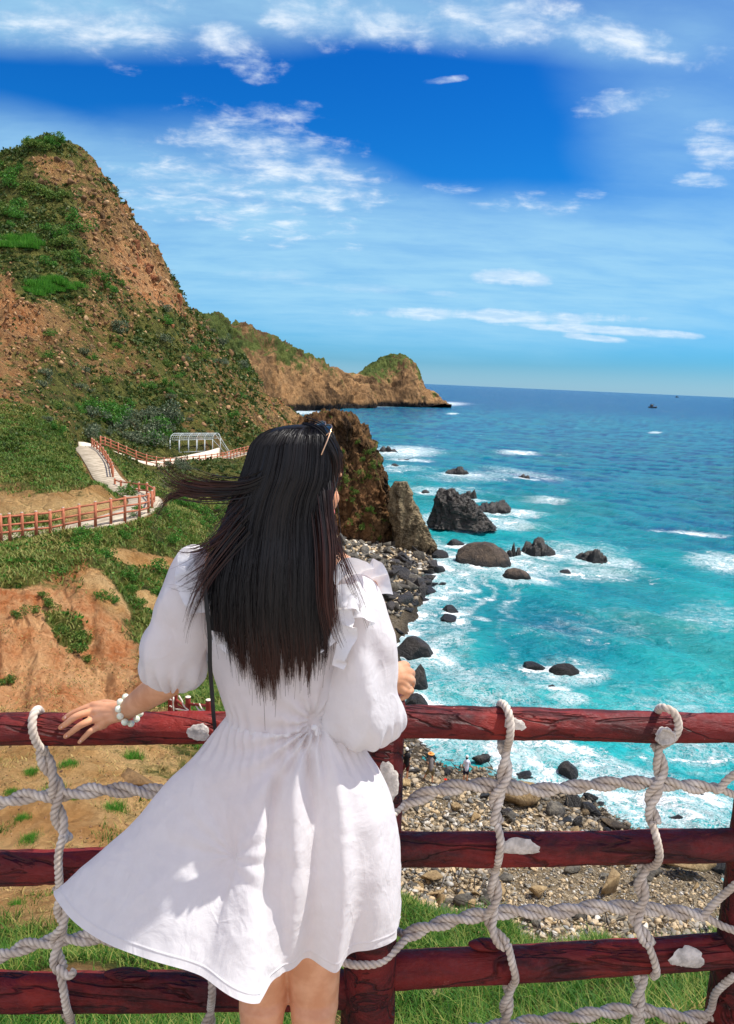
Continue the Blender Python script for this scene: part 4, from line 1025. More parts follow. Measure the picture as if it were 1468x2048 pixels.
for _ in range(5500):
    px, py = random.uniform(0, 560), random.uniform(280, 860)
    h = hit(px, py)
    if h is None or h[0][1] < 70: continue
    if veg[h[1], h[2]] > random.uniform(.25, .9): continue
    s = random.uniform(.12, .42)*h[0][1]/110*(1.9 if random.random() < .08 else 1); pts.append(h[0]); szs.append(s)
for _ in range(2600):
    px, py = random.uniform(-20, 1480), random.uniform(1440, 2048)
    h = hit(px, py)
    if h is None or h[0][1] > 20 or veg[h[1], h[2]] > .6: continue
    s = random.choice([.012, .016, .02, .03, .045])*h[0][1]/12; pts.append(h[0]); szs.append(s)
tag(pebbles('rubble', pts, szs, M_RUB, 6, .8), kind='stuff')

# ---- rock outcrops breaking through the mountain scrub
M_CRAG = rock_mat('mountain_outcrop', sRGB(84, 62, 42), sRGB(190, 150, 102), None, .35, .15, .9)
M_REDC = rock_mat('reddish_outcrop', sRGB(104, 62, 42), sRGB(196, 128, 86), None, .35, .15, .9)
CR_ = []
for k in range(5):
    V, Fs = hull(9+k, 600+k, (.8, .7, 1.1), .03, .6, 1); V = V*(1+.10*fbm(V*np.array([1, 1, .3])+k, 2.6, 4, .6, True))[:, None]; a_m = mesh_np('c', V, Fs, M_CRAG, smooth=False); CR_.append(a_m.data); bpy.data.objects.remove(a_m)
CRR = []
for me in CR_: m2 = me.copy(); m2.materials.clear(); m2.materials.append(M_REDC); CRR.append(m2)
def crag(px, py, w_, hr_, label, red=False, mat=None):
    h = hit(px, py)
    if h is None: return
    g = h[0]; sl_ = math.sqrt(g[1]**2+(CAMZ-g[2])**2); s = w_/F*sl_*.5
    me = random.choice(CRR if red else CR_)
    o = bpy.data.objects.new('rock_outcrop', me); COL.objects.link(o); o.location = (g[0], g[1]+s*.4, g[2]-s*.3); o.scale = (s, s, s*hr_); o.rotation_euler = (random.uniform(-.2, .25), random.uniform(.0, .5), random.uniform(-.5, .5))
    tag(o, label, 'rock outcrop', 'rock outcrops on the mountain'); return o
crag(75, 372, 26, 1.3, 'pale boulder standing among the bushes near the mountain top'); crag(32, 566, 32, .9, 'grey boulder left of the lower bright reed patch'); crag(225, 548, 22, .9, 'rounded rock on the mountain face right of the reed patches')
for _ in range(44):
    t_ = random.random(); px = 130+t_*330; ry = np.interp(px, [100, 150, 200, 230, 300, 350, 400, 480], [288, 320, 385, 430, 520, 580, 640, 715]); crag(px, ry+random.uniform(14, 90), random.uniform(9, 22), random.uniform(.9, 1.6), ('reddish' if px > 250 and px < 400 else 'tan')+' rock rib just below the mountain ridge, '+('upper part' if px < 220 else ('middle part' if px < 340 else 'lower part')), 250 < px < 400)
for _ in range(30): crag(random.uniform(0, 110), random.uniform(630, 760), random.uniform(8, 20), random.uniform(.7, 1.3), 'broken tan rock in the bare patch at the left edge of the mountain foot')
for _ in range(24): 
    px = random.uniform(180, 520); py = random.uniform(640, 870)
    if py > np.interp(px, [100, 480, 540], [300, 760, 830]): crag(px, py, random.uniform(8, 18), random.uniform(1., 1.6), 'brown rock rib in the scrub of the lower mountain face, '+('above the shelter frame' if px > 320 else 'above the thicket'))
h_ = crag(255, 1575, 120, .45, 'ribbed grey brown outcrop in the tan soil under the left top rail'); h_['group'] = 'outcrops in the tan soil'
h_ = crag(330, 1600, 90, .4, 'second ribbed outcrop in the tan soil, nearer the dress'); h_['group'] = 'outcrops in the tan soil'
# ================================================================== plants
def leaf_mat(name, c0, c1, c2, trans=.25):
    mt = bpy.data.materials.new(name); mt.use_nodes = True; nt = mt.node_tree; T_ = NT(nt); b = nt.nodes['Principled BSDF']; o = nt.nodes['Material Output']
    r_ = T_.attr('rnd')
    c = T_.ramp(r_, [(0, c0), (.5, c1), (1, c2)])
    c = T_.mix(T_.mul(T_.ss(T_.noise(T_.pos(), .35, 4, .6), .4, .65), .45), c, T_.mix(1, c, (.7, .72, .5), 'MULTIPLY'))
    T_.put(b.inputs['Base Color'], c); b.inputs['Roughness'].default_value = .6; b.inputs['Specular IOR Level'].default_value = .25
    t = T_.new('ShaderNodeBsdfTranslucent'); T_.put(t.inputs[0], c); mxs = T_.new('ShaderNodeMixShader'); mxs.inputs[0].default_value = trans
    nt.links.new(b.outputs[0], mxs.inputs[1]); nt.links.new(t.outputs[0], mxs.inputs[2]); nt.links.new(mxs.outputs[0], o.inputs[0])
    return mt
M_GRASS = leaf_mat('grass_blades', sRGB(36, 82, 20), sRGB(76, 122, 34), sRGB(172, 166, 90), .35)
M_SCRUB = leaf_mat('scrub_leaves', sRGB(48, 78, 28), sRGB(84, 118, 44), sRGB(136, 150, 70))
M_SHRUB = leaf_mat('shrub_leaves', sRGB(38, 80, 26), sRGB(64, 122, 38), sRGB(110, 160, 60))
M_BRIGHT = leaf_mat('bright_reeds', sRGB(44, 100, 26), sRGB(70, 142, 36), sRGB(120, 176, 60), .35)
M_CACT = leaf_mat('grey_cactus_pads', sRGB(52, 70, 48), sRGB(92, 108, 80), sRGB(148, 152, 122))
M_DRY = leaf_mat('dry_grass', sRGB(110, 92, 50), sRGB(150, 126, 70), sRGB(190, 166, 104))
def blades(pts, hts, wid, lean, rs, seg=3):
    """curved tapered grass blades"""
    n = len(pts); th = rs.random(n)*2*np.pi; d = np.stack([np.cos(th), np.sin(th), np.zeros(n)], 1)
    s_ = np.stack([-d[:, 1], d[:, 0], np.zeros(n)], 1)
    L = lean*(.3+rs.random(n)); V = []
    for k in range(seg+1):
        t = k/seg; c = pts+np.array([0, 0, 1])*(hts*t*(1-.25*t*L))[:, None]+d*(hts*L*t*t)[:, None]
        w_ = wid*(1-t)**.8
        if k < seg: V += [c-s_*w_[:, None], c+s_*w_[:, None]]
        else: V += [c]
    A = np.stack(V, 1); m_ = A.shape[1]; base = (np.arange(n)*m_)[:, None]
    Q = [base+np.array([[2*k, 2*k+1, 2*k+3, 2*k+2]]) for k in range(seg-1)]
    Tt = base+np.array([[2*seg-2, 2*seg-1, 2*seg]])
    rv = np.repeat(rs.random(n), m_)
    return A.reshape(-1, 3), [np.concatenate(Q), Tt], rv
def leaves(centers, size, rs, elong=1.6, up=.35):
    """small random leaf-like quads"""
    n = len(centers); a = norms(rs.normal(size=(n, 3))+np.array([0, 0, up])); b = norms(np.cross(a, rs.normal(size=(n, 3))))
    s_ = (size*(.6+.8*rs.random(n)))[:, None]
    V = np.stack([centers-a*s_*elong*.5, centers+b*s_*.5, centers+a*s_*elong*.5, centers-b*s_*.5], 1).reshape(-1, 3)
    Fq = (np.arange(n)*4)[:, None]+np.arange(4)[None]
    return V, [Fq], np.repeat(rs.random(n), 4)
# -- near grass: on terrain cells within reach, dense where veg is high
rs = np.random.default_rng(21)
def scatter_cells(dmin, dmax, n, vmin=.35, pxr=(-250, 1700), pyr=(0, 2300), power=1.0, wgt=None):
    """random points on the terrain, even as seen, weighted by veg"""
    m_ = (DD > dmin) & (DD < dmax) & (Tpx > pxr[0]) & (Tpx < pxr[1]) & (Tpy > pyr[0]) & (Tpy < pyr[1])
    nz = fbm(p3, .9, 3, .6)+.0
    lowf = fbm(p3, .07, 3, .5, False, 41.)*sstep(DD, 50, 90)*.9
    vv = np.clip(veg+nz*.5+lowf-vmin, 0, 1)**power
    A_ = DD*DD if wgt is None else wgt
    wq = np.where(m_, vv*A_, 0)[:-1, :-1].ravel(); wq /= wq.sum()
    k = rs.choice(len(wq), n, p=wq); j, i = k//(NU-1), k % (NU-1)
    a, b = rs.random(n)[:, None], rs.random(n)[:, None]
    Q = np.stack([TX, TY, TZ], -1)
    return (Q[j, i]*(1-a)+Q[j, i+1]*a)*(1-b)+(Q[j+1, i]*(1-a)+Q[j+1, i+1]*a)*b
g1_ = scatter_cells(1.9, 10.5, 110000, .42)
kc = fbm(g1_, 1.1, 3, .5, False, 3.)+rs.random(len(g1_))*.35; g1_ = g1_[kc > -.04]
dd_ = g1_[:, 1]
hh = .03+.12*rs.random(len(g1_))**1.6*(.4+1.4*np.clip(fbm(g1_, 1.7, 2)+.5, 0, 1))
A_, Fq_, rv_ = blades(g1_, hh, .0035+.0006*dd_*rs.random(len(g1_)), 1.0, rs)
tag(mesh_np('grass', A_, Fq_, M_GRASS, attrs=dict(rnd=np.clip(rv_*.8+.2*np.repeat(fbm(g1_, .6, 2)+.5, 7), 0, 1)), smooth=False), kind='stuff')
g2_ = scatter_cells(9.5, 24, 30000, .5)
A_, Fq_, rv_ = blades(g2_, .07+.12*rs.random(len(g2_)), np.full(len(g2_), .014), 1.0, rs)
tag(mesh_np('grass', A_, Fq_, M_GRASS, attrs=dict(rnd=rv_), smooth=False), kind='stuff')
m_ = (DD > 2) & (DD < 26) & (TZ > -20) & (Tpx > -200) & (Tpx < 1650)
wq = np.where(m_, np.clip(1-veg, .0, 1)*np.clip(fbm(p3, .7, 3, .5, False, 6.)+.25, 0, 1)*DD*DD, 0)[:-1, :-1].ravel(); wq /= wq.sum()
k = rs.choice(len(wq), 16000, p=wq); j_2, i_2 = k//(NU-1), k % (NU-1); Q_ = np.stack([TX, TY, TZ], -1)
g3_ = Q_[j_2, i_2]*(1-.5)+Q_[j_2+1, i_2+1]*.5+rs.normal(size=(16000, 3))*np.array([.02, .02, 0])*Q_[j_2, i_2][:, 1:2]*.2
A_, Fq_, rv_ = blades(g3_, .03+.07*rs.random(16000), .003+.0008*g3_[:, 1], 1.6, rs)
tag(mesh_np('dry_grass', A_, Fq_, M_DRY, attrs=dict(rnd=rv_), smooth=False), kind='stuff')
# -- scrub cover on the mid slopes and the mountain: tufts of leaf-sized faces
def tufts(name, pts, rad, leaf, per, mat, flat=.6):
    n = len(pts); c = np.repeat(pts, per, 0); r_ = np.repeat(rad, per)
    o = rs.normal(size=(len(c), 3)); o = norms(o)*(rs.random(len(c))**.33)[:, None]; o[:, 2] = np.abs(o[:, 2])*flat*1.2-.1
    c = c+o*r_[:, None]
    V, Fq, rv = leaves(c, np.repeat(leaf, per), rs)
    base = np.repeat(rs.random(n), per*4)
    oo = mesh_np(name, V, Fq, mat, attrs=dict(rnd=np.clip(.55*base+.45*rv, 0, 1)), smooth=False)
    tag(oo, kind='stuff'); return oo
M_SLG = leaf_mat('slope_grass', sRGB(56, 84, 30), sRGB(100, 122, 48), sRGB(166, 154, 90), .3)
t1 = scatter_cells(20, 75, 80000, .42, pxr=(-120, 640))
A_, Fq_, rv_ = blades(t1, (.10+.22*rs.random(len(t1)))*(.5+.9*(fbm(t1, .5, 2)+.5)), .018+.0006*t1[:, 1], 1.2, rs, 2)
tag(mesh_np('slope_grass', A_, Fq_, M_SLG, attrs=dict(rnd=np.clip(rv_*.6+.6*(np.repeat(fbm(t1, .12, 3), 5)+.35), 0, 1)), smooth=False), kind='stuff')
t1 = scatter_cells(22, 75, 1700, .55, pxr=(-120, 620)); tufts('hillside_scrub', t1, .10+.25*rs.random(len(t1)), np.full(len(t1), .08), 18, M_SHRUB, .6)
t2 = scatter_cells(56, 300, 9000, .42, pxr=(-120, 640), power=1.5); k_ = np.clip(t2[:, 1]/100, .7, 2)
M_OLV_ = leaf_mat('olive_scrub_leaves', sRGB(40, 56, 22), sRGB(84, 98, 40), sRGB(132, 134, 70))
M_MSC = leaf_mat('mountain_scrub_leaves', sRGB(36, 56, 22), sRGB(66, 88, 36), sRGB(116, 122, 62))
tufts('mountain_scrub', t2, (.25+.6*rs.random(len(t2))**2)*k_, .24*k_, 13, M_MSC, .7)
t2 = scatter_cells(70, 300, 9000, .12, pxr=(-120, 640), power=.8); k_ = np.clip(t2[:, 1]/100, .7, 2)
tufts('mountain_scrub', t2, (.15+.4*rs.random(len(t2))**2)*k_, .20*k_, 9, M_OLV_, .6)

# -- shrubs one can tell apart
def shrub_meshes(tag_, mat, nleaf, leaf, kind='round'):
    out_ = []
    for k in range(4):
        n = nleaf; cs = []
        lob = rs.normal(size=(9, 3))*np.array([.45, .45, .22])+np.array([0, 0, .42])
        rl = .28+.25*rs.random(9)
        idx = rs.integers(0, 9, n); o = norms(rs.normal(size=(n, 3)))*(rs.random(n)**.25)[:, None]
        c = lob[idx]+o*rl[idx][:, None]; c[:, 2] = np.maximum(c[:, 2], .03)
        if kind == 'reed':
            base_ = np.stack([rs.normal(size=n)*.42, rs.normal(size=n)*.35, np.zeros(n)], 1)
            V, Fq, rv = blades(base_, .35+.6*rs.random(n), np.full(n, leaf), .35, rs)
        else:
            V, Fq, rv = leaves(c, np.full(n, leaf), rs)
        me_o = mesh_np('foliage', V, Fq, mat, attrs=dict(rnd=rv), smooth=False); me = me_o.data; bpy.data.objects.remove(me_o)
        sv_, sf_ = merge(*[tube([[0, 0, -.15], [lob[q][0]*.5, lob[q][1]*.5, lob[q][2]*.6], lob[q]], [.035, .025, .01], 6) for q in range(5)])
        so_ = mesh_np('stem', sv_, sf_, M_TWIG); sm_ = so_.data; bpy.data.objects.remove(so_)
        out_.append((me, sm_))
    return out_
M_TWIG = simple('twigs', sRGB(92, 74, 52), .9, .1)
SH_R = shrub_meshes('r', M_SHRUB, 900, .085); SH_D = shrub_meshes('d', M_SCRUB, 700, .10); SH_B = shrub_meshes('b', M_BRIGHT, 900, .012, 'reed'); SH_C = shrub_meshes('c', M_CACT, 600, .10)
def shrub(px, py, wpx, kind, label, group, hs_=1.0):
    h = hit(px, py)
    if h is None: return
    g = h[0]; sl_ = math.sqrt(g[1]**2+(CAMZ-g[2])**2); s = wpx/F*sl_*.62
    me, sm_ = random.choice({'r': SH_R, 'd': SH_D, 'b': SH_B, 'c': SH_C}[kind])
    e = empty('shrub', (g[0], g[1], g[2]-.12*s), label, 'shrub', group, random.uniform(0, 6.28)); e.scale = (s, s, s*hs_)
    for nm, mm_ in (('foliage', me), ('stem', sm_)):
        o = bpy.data.objects.new(nm, mm_); COL.objects.link(o); o.parent = e
    return e
ORL = 'small green shrub growing on the bare orange slope left of the woman'
for a in [(95, 1215, 32), (30, 1240, 26), (70, 1235, 34), (115, 1275, 34), (155, 1285, 40), (150, 1310, 34), (20, 1370, 34), (175, 1330, 24), (80, 1195, 22), (115, 1262, 24)]: shrub(*a, 'd', 'small green shrub on the bare orange slope, '+('at its left edge' if a[0] < 50 else ('near its top' if a[1] < 1250 else 'in its middle')), 'shrubs on the orange slope')
GL = 'bright green rounded shrub in the gully between the paved path and the orange slope'
for a in [(310, 1150, 42), (335, 1155, 36), (248, 1155, 26), (262, 1160, 24), (210, 1112, 30), (245, 1075, 30), (340, 1085, 30), (205, 1195, 28), (222, 1205, 26), (258, 1185, 24), (315, 1190, 30), (190, 1090, 36), (170, 1078, 40), (150, 1090, 28), (280, 1210, 22)]: shrub(*a, 'r', 'bright green rounded shrub in the gully '+('beside the left sleeve' if a[0] > 290 else ('just below the near path fence' if a[1] < 1120 else 'at the top of the orange slope')), 'shrubs in the gully below the path')
shrub(265, 1518, 44, 'b', 'lone bright green tuft on the tan soil under the left top rail', 'tufts on the tan soil', .8)
for a in [(135, 1530, 34), (60, 1545, 30), (25, 1590, 26), (45, 1640, 30), (110, 1580, 40), (225, 1620, 50), (60, 1680, 40), (150, 1600, 26), (20, 1750, 34), (30, 1810, 30)]: shrub(*a, 'b', 'small green grass tuft on the tan soil seen through the left rope net', 'tufts on the tan soil', .6)
def PL(px, py): return 'green shrub below the upper path, '+('inside the lower path bend' if px < 310 else ('beside the wind-blown hair lock' if py < 990 else 'below the wind-blown hair lock'))
for _ in range(26):
    px, py = random.uniform(245, 470), random.uniform(965, 1060)
    shrub(px, py, random.uniform(18, 34), random.choice('rrd'), PL(px, py), 'shrubs between the two paths')
CL = 'grey green cactus thicket clump behind the upper path fence'
for _ in range(34): 
    px = random.uniform(170, 345); kd = 'c' if random.random() < .6 else 'r'; shrub(px, random.uniform(815+max(0, (px-230))*.15, 880+max(0, px-200)*.10), random.uniform(30, 48), kd, ('grey cactus clump' if kd == 'c' else 'green bush')+' in the thicket '+('above the path corner' if px < 230 else ('behind the middle of the upper path fence' if px < 290 else 'next to the white shelter frame')), 'thicket behind the upper path')
for _ in range(7): shrub(random.uniform(335, 375), random.uniform(928, 940), random.uniform(16, 24), 'c', 'grey cactus clump in front of the upper path fence', 'cactus in front of the upper fence')
TL = 'dark green bush on the grassy upper left shoulder of the mountain'
for _ in range(60):
    px, py = random.choice([(60, 400, 75, 35), (120, 485, 60, 40), (90, 295, 40, 16), (20, 345, 50, 22), (180, 560, 70, 30), (130, 520, 60, 25), (20, 440, 40, 20)])[:2], 0
    c = random.choice([(60, 400, 75, 35), (120, 485, 60, 40), (90, 297, 36, 12), (20, 350, 50, 18), (180, 560, 70, 30), (130, 520, 60, 25), (20, 440, 40, 20)])
    shrub(random.gauss(c[0], c[2]*.45), random.gauss(c[1], c[3]*.45), random.uniform(16, 34), 'd' if random.random() < .6 else 'r', 'dark green bush '+('on the very top of the mountain' if c[1] < 360 else ('on the upper left shoulder of the mountain' if c[1] < 450 else ('just above the bright reed patches on the mountain' if c[1] < 530 else 'right of the lower bright reed patch on the mountain'))), 'bushes on the mountain shoulder')
for c, lab in (((38, 488, 38, 12), 'bright green reed clump in the upper of two bright patches on the mountain'), ((95, 575, 50, 20), 'bright green reed clump in the lower of two bright patches on the mountain')):
    for _ in range(26): shrub(random.gauss(c[0], c[2]*.55), random.gauss(c[1], c[3]*.5), random.uniform(20, 30), 'b', lab, 'reed clumps in the %s bright patch' % ('upper' if 'upper' in lab else 'lower'))
ML = 'dark bush on the middle rocky face of the mountain'
for _ in range(70):
    px = random.uniform(60, 520); py = random.uniform(620, 880)
    if py < 300+px*.95-60: continue
    kd = random.choice('rdc'); shrub(px, py, random.uniform(12, 28), kd, ('grey green' if kd == 'c' else 'dark green')+' bush on the rocky mountain face, '+('near the ridge line' if py < 300+px*.95+60 else ('above the shelter frame' if px > 320 else ('above the cactus thicket' if px > 170 else 'above the left end of the path'))), 'bushes on the mountain face')
OL = 'small green bush clinging to the craggy cliff right of the woman\'s head'
for px, py in [(735, 905), (715, 880), (728, 915), (745, 930), (700, 1000), (690, 960), (712, 985), (722, 940), (740, 1020), (700, 1040), (688, 905), (726, 1050), (751, 900)]:
    u, e = UW(px, py); dq = np.stack([OUTV[:, 0]/OUTV[:, 1]-u, (OUTV[:, 2]-CAMZ)/OUTV[:, 1]-e], 1); k = np.where((np.abs(dq) < .0022).all(1))[0]
    if len(k) == 0: continue
    k = k[np.argmin(OUTV[k, 1])]; g = OUTV[k]
    me, sm_ = random.choice(SH_D); s = random.uniform(.6, 1.2)
    e_ = empty('shrub', g-np.array([0, .1, .4]), OL, 'shrub', 'bushes on the craggy cliff', random.uniform(0, 6)); e_.scale = (s, s*.6, s)
    for nm, mm_ in (('foliage', me), ('stem', sm_)):
        o = bpy.data.objects.new(nm, mm_); COL.objects.link(o); o.parent = e_
# a few stones lying in the near grass, and dry sticks by the right rope
for a in [(884, 1992, 52, 'tan', 3, 'rough orange stone lying in the grass below the right bottom rail'), (960, 1872, 30, 'tan', 1, 'small orange stone at the grass edge right of the thick post'), (1150, 2015, 26, 'tan', 6, 'small stone in the grass under the second rope'), (845, 1812, 24, 'tan', 2, 'small tan stone in the grass beside the thick post')]:
    o = put_boulder(a[0], a[1], a[2], a[3], a[5], 'stones in the near grass', .3, a[4])
st0 = hit(1225, 2040)[0]
sk_ = empty('dry_sticks', st0, 'dry broken sticks poking out of the grass below the right bottom rail', 'sticks')
for dx, dz_, l in ((-.02, .0, .10), (.05, .0, .13), (-.08, 0, .07)):
    part('stick', tube([st0+[dx, 0, -.03], st0+[dx*1.2-.02, .01, l*.6], st0+[dx*1.6-.01, 0, l]], [.012, .010, .005], 8, 10), M_TWIG, sk_)
# ================================================================== the log fence with its rope net
M_LOG, T_, b_ = material('dark_red_painted_log')
p = T_.pos()
sc_ = T_.mapping(p, (.35, 1, 1)); n1_ = T_.noise(sc_, 9, 8, .7, .8); n2_ = T_.noise(p, 60, 6, .7)
c = T_.mix(T_.ss(n1_, .34, .62), sRGB(58, 12, 12), sRGB(116, 27, 24))
c = T_.mix(T_.mul(T_.ss(T_.noise(p, 4, 4, .6), .52, .66), .6), c, sRGB(146, 38, 24))
scf = T_.ss(T_.add(T_.mul(T_.noise(sc_, 22, 9, .8, .5), .8), T_.mul(n2_, .2)), .60, .68)
c = T_.mix(T_.mul(scf, .4), c, sRGB(196, 150, 140))
cr_ = T_.M('ABSOLUTE', T_.sub(T_.noise(T_.mapping(p, (.22, 1, 1), (0, .35, .12)), 11, 3, .5, 1.2), .5)); crm = T_.ss(cr_, .035, .0)
c = T_.mix(T_.mul(crm, .55), c, sRGB(28, 6, 6)); chip = T_.ss(T_.noise(p, 38, 7, .8), .66, .70); c = T_.mix(T_.mul(chip, .55), c, sRGB(206, 178, 168))
T_.put(b_.inputs['Base Color'], c); T_.put(b_.inputs['Roughness'], T_.ss(n2_, .3, .7, .45, .78)); b_.inputs['Specular IOR Level'].default_value = .38
T_.put(b_.inputs['Normal'], T_.bump(T_.noise(sc_, 45, 8, .75), .6, .006, T_.bump(T_.sub(T_.noise(sc_, 14, 6, .7, 1), T_.mul(crm, .9)), .8, .02)))
def posts_material():
    mt = M_LOG.copy(); mt.name = 'dark_red_painted_post'
    for nd in mt.node_tree.nodes:
        if nd.type == 'MAPPING': nd.inputs['Rotation'].default_value = (0, math.pi/2, 0)
    return mt
M_LOGV = posts_material()
M_PLASTER = simple('bare_white_plaster', sRGB(198, 190, 180), .85, .2, .3, 45, .9, 70, .006)
M_ROPE, T_, b_ = material('rope_fibre')
fb = T_.noise(T_.pos(), 300, 4, .7)
c = T_.mix(T_.ss(T_.noise(T_.pos(), 18, 4, .6), .35, .7), sRGB(200, 184, 166), sRGB(240, 228, 212)); c = T_.mix(T_.mul(T_.ss(fb, .5, .7), .35), c, sRGB(120, 104, 90))
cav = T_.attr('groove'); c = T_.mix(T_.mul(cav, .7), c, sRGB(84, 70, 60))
T_.put(b_.inputs['Base Color'], c); b_.inputs['Roughness'].default_value = .85; b_.inputs['Specular IOR Level'].default_value = .2
T_.put(b_.inputs['Normal'], T_.bump(fb, .5, .002))
def log_(pts, rad, seed=0, ns=44, step=.012, amp=.006, end=True):
    pts = np.asarray(pts, float); rad = np.broadcast_to(np.asarray(rad, float), (len(pts),))
    L = np.linalg.norm(np.diff(pts, axis=0), axis=1).sum(); n = int(L/step)
    pr = catmull(np.column_stack([pts, rad]), n); c, r = pr[:, :3], pr[:, 3]
    t, a, b = frames(c); th = np.linspace(0, 2*np.pi, ns, endpoint=False)
    dr = np.cos(th)[None, :, None]*a[:, None]+np.sin(th)[None, :, None]*b[:, None]
    s_ = np.arange(n)*step
    q = np.stack([np.broadcast_to(s_[:, None]*1.0, (n, ns)), np.cos(th)[None]*.06+s_[:, None]*0, np.sin(th)[None]*.06+s_[:, None]*0], -1)+seed*3.7
    ax = np.array([.32, 1, 1])
    g_ = fbm(q*ax, 14, 5, .6, True)       # bark-like grooves running slantwise
    g2 = fbm(q*np.array([.5, 1, 1]), 5, 3, .5)
    rid = 1-np.abs(pn(q[..., 0]*5+q[..., 1]*22, q[..., 2]*22, q[..., 1]*4))*5
    dd = amp*.8*g_+.007*g2-.0045*np.clip(rid, 0, 1)*np.clip(.5+2*pn(q[..., 0]*3+5, q[..., 1]*9, q[..., 2]*9), 0, 1)
    V = c[:, None]+dr*(r[:, None]+dd)[..., None]
    Fs = [grid_faces(n, ns, True)]
    V = V.reshape(-1, 3)
    V = np.vstack([V, c[:1]-t[:1]*.006, c[-1:]+t[-1:]*.006]); j = np.arange(ns)
    Fs.append(np.stack([(j+1) % ns, j, np.full(ns, n*ns)], 1)); Fs.append(np.stack([(n-1)*ns+j, (n-1)*ns+(j+1) % ns, np.full(ns, n*ns+1)], 1))
    return V, Fs
def patch_on(px, py, D, rx, ry, rail_r, hole=False, seed=0, vert=False, th_=.0022):
    """bare plaster spot wrapped on the near face of a log of radius rail_r whose axis is at depth D"""
    k = (D*math.cos(PITCH)+.9*math.sin(PITCH))/F
    n1, n2 = 16, 30
    V = []
    c0 = P(px, py, D)
    for i in range(n1):
        rr = (i/(n1-1))
        for j in range(n2):
            a = 2*np.pi*j/n2; w_ = 1+.07*math.sin(3*a+seed)+.05*math.sin(8*a+seed*2)+.04*math.sin(17*a+seed)
            x = rx*k*rr*w_*math.cos(a); z_ = ry*k*rr*w_*math.sin(a)
            hgt = th_*math.sqrt(max(0, 1-rr**4))-.002
            if hole: hgt = th_*1.3*(math.exp(-((rr-.80)/.16)**2))+.0012
            h_ = x if vert else z_
            ang = min(1.3, max(-1.3, h_/rail_r)); ro = rail_r+hgt+.004
            if vert: V.append(c0+np.array([math.sin(ang)*ro, -math.cos(ang)*ro, z_]))
            else: V.append(c0+np.array([x, -math.cos(ang)*ro, math.sin(ang)*ro]))
    V = np.array(V); V = V+np.array([0, -1, 0])*(fbm(V, 90, 3, .6)*.002)[:, None]
    return V, [grid_faces(n1, n2, True)]
POST_D = 1.87
fence = empty('log_fence', P(765, 1700, POST_D)*np.array([1, 1, 0]), 'dark red painted log fence the woman leans on, with three rails and a thick post', 'fence')
pc_ = [P(765, 1384, POST_D), P(762, 1480, POST_D), P(755, 1650, POST_D), P(745, 1850, POST_D-.01), P(735, 2048, POST_D-.02), np.array([P(733, 2070, POST_D)[0], POST_D, -.9])]
post1 = part('post', log_(pc_, [.056, .058, .06, .063, .072, .075], 1, 56), M_LOGV, fence)
part('plaster_patch', patch_on(771, 1545, POST_D, 25, 48, .06, False, 2, True, .004), M_PLASTER, post1)
xr = P(1507, 1700, 1.97)[0]
post2 = part('post', log_([[xr+.0, 1.97, .72], [xr, 1.97, .3], [xr-.0, 1.97, -.2], [xr, 1.97, -1.0]], [.06, .062, .066, .075], 2, 56), M_LOGV, fence)
RAILS = {}
def rail(nm, a, b, c, D0, D1, r, seed, bumps=()):
    D = [D0, (D0+D1)/2, D1]
    pts = [P(a[0], a[1], D0), P(b[0], b[1], D[1]), P(c[0], c[1], D1)]
    o = part('rail', log_(pts, [r*1.03, r, r*.98], seed), M_LOG, fence); RAILS[nm] = (o, pts); return o
RT = rail('rt', (790, 1443), (1130, 1450), (1560, 1458), 1.87, 1.97, .0385, 3)
RM = rail('rm', (785, 1698), (1120, 1697), (1560, 1686), 1.88, 1.97, .042, 4)
RB = rail('rb', (780, 1940), (1120, 1922), (1560, 1894), 1.88, 1.97, .0445, 5)
LT = rail('lt', (-260, 1462), (150, 1458), (750, 1450), 1.79, 1.865, .038, 6)
LM = rail('lm', (-260, 1740), (150, 1732), (745, 1712), 1.80, 1.865, .0425, 7)
LB = rail('lb', (-260, 1982), (220, 1984), (740, 1978), 1.81, 1.86, .0475, 8)
part('plaster_patch', patch_on(1022, 1440, 1.905, 22, 17, .0385, False, 1), M_PLASTER, RT)
part('knot', patch_on(1318, 1457, 1.935, 21, 15, .0385, True, 2, False, .010), M_PLASTER, RT)
part('plaster_patch', patch_on(1032, 1676, 1.905, 42, 18, .042, False, 3), M_PLASTER, RM)
part('plaster_patch', patch_on(1362, 1898, 1.945, 36, 27, .044, False, 4), M_PLASTER, RB)
part('knot', patch_on(404, 1452, 1.825, 22, 18, .0385, False, 5, False, .003), M_PLASTER, LT)
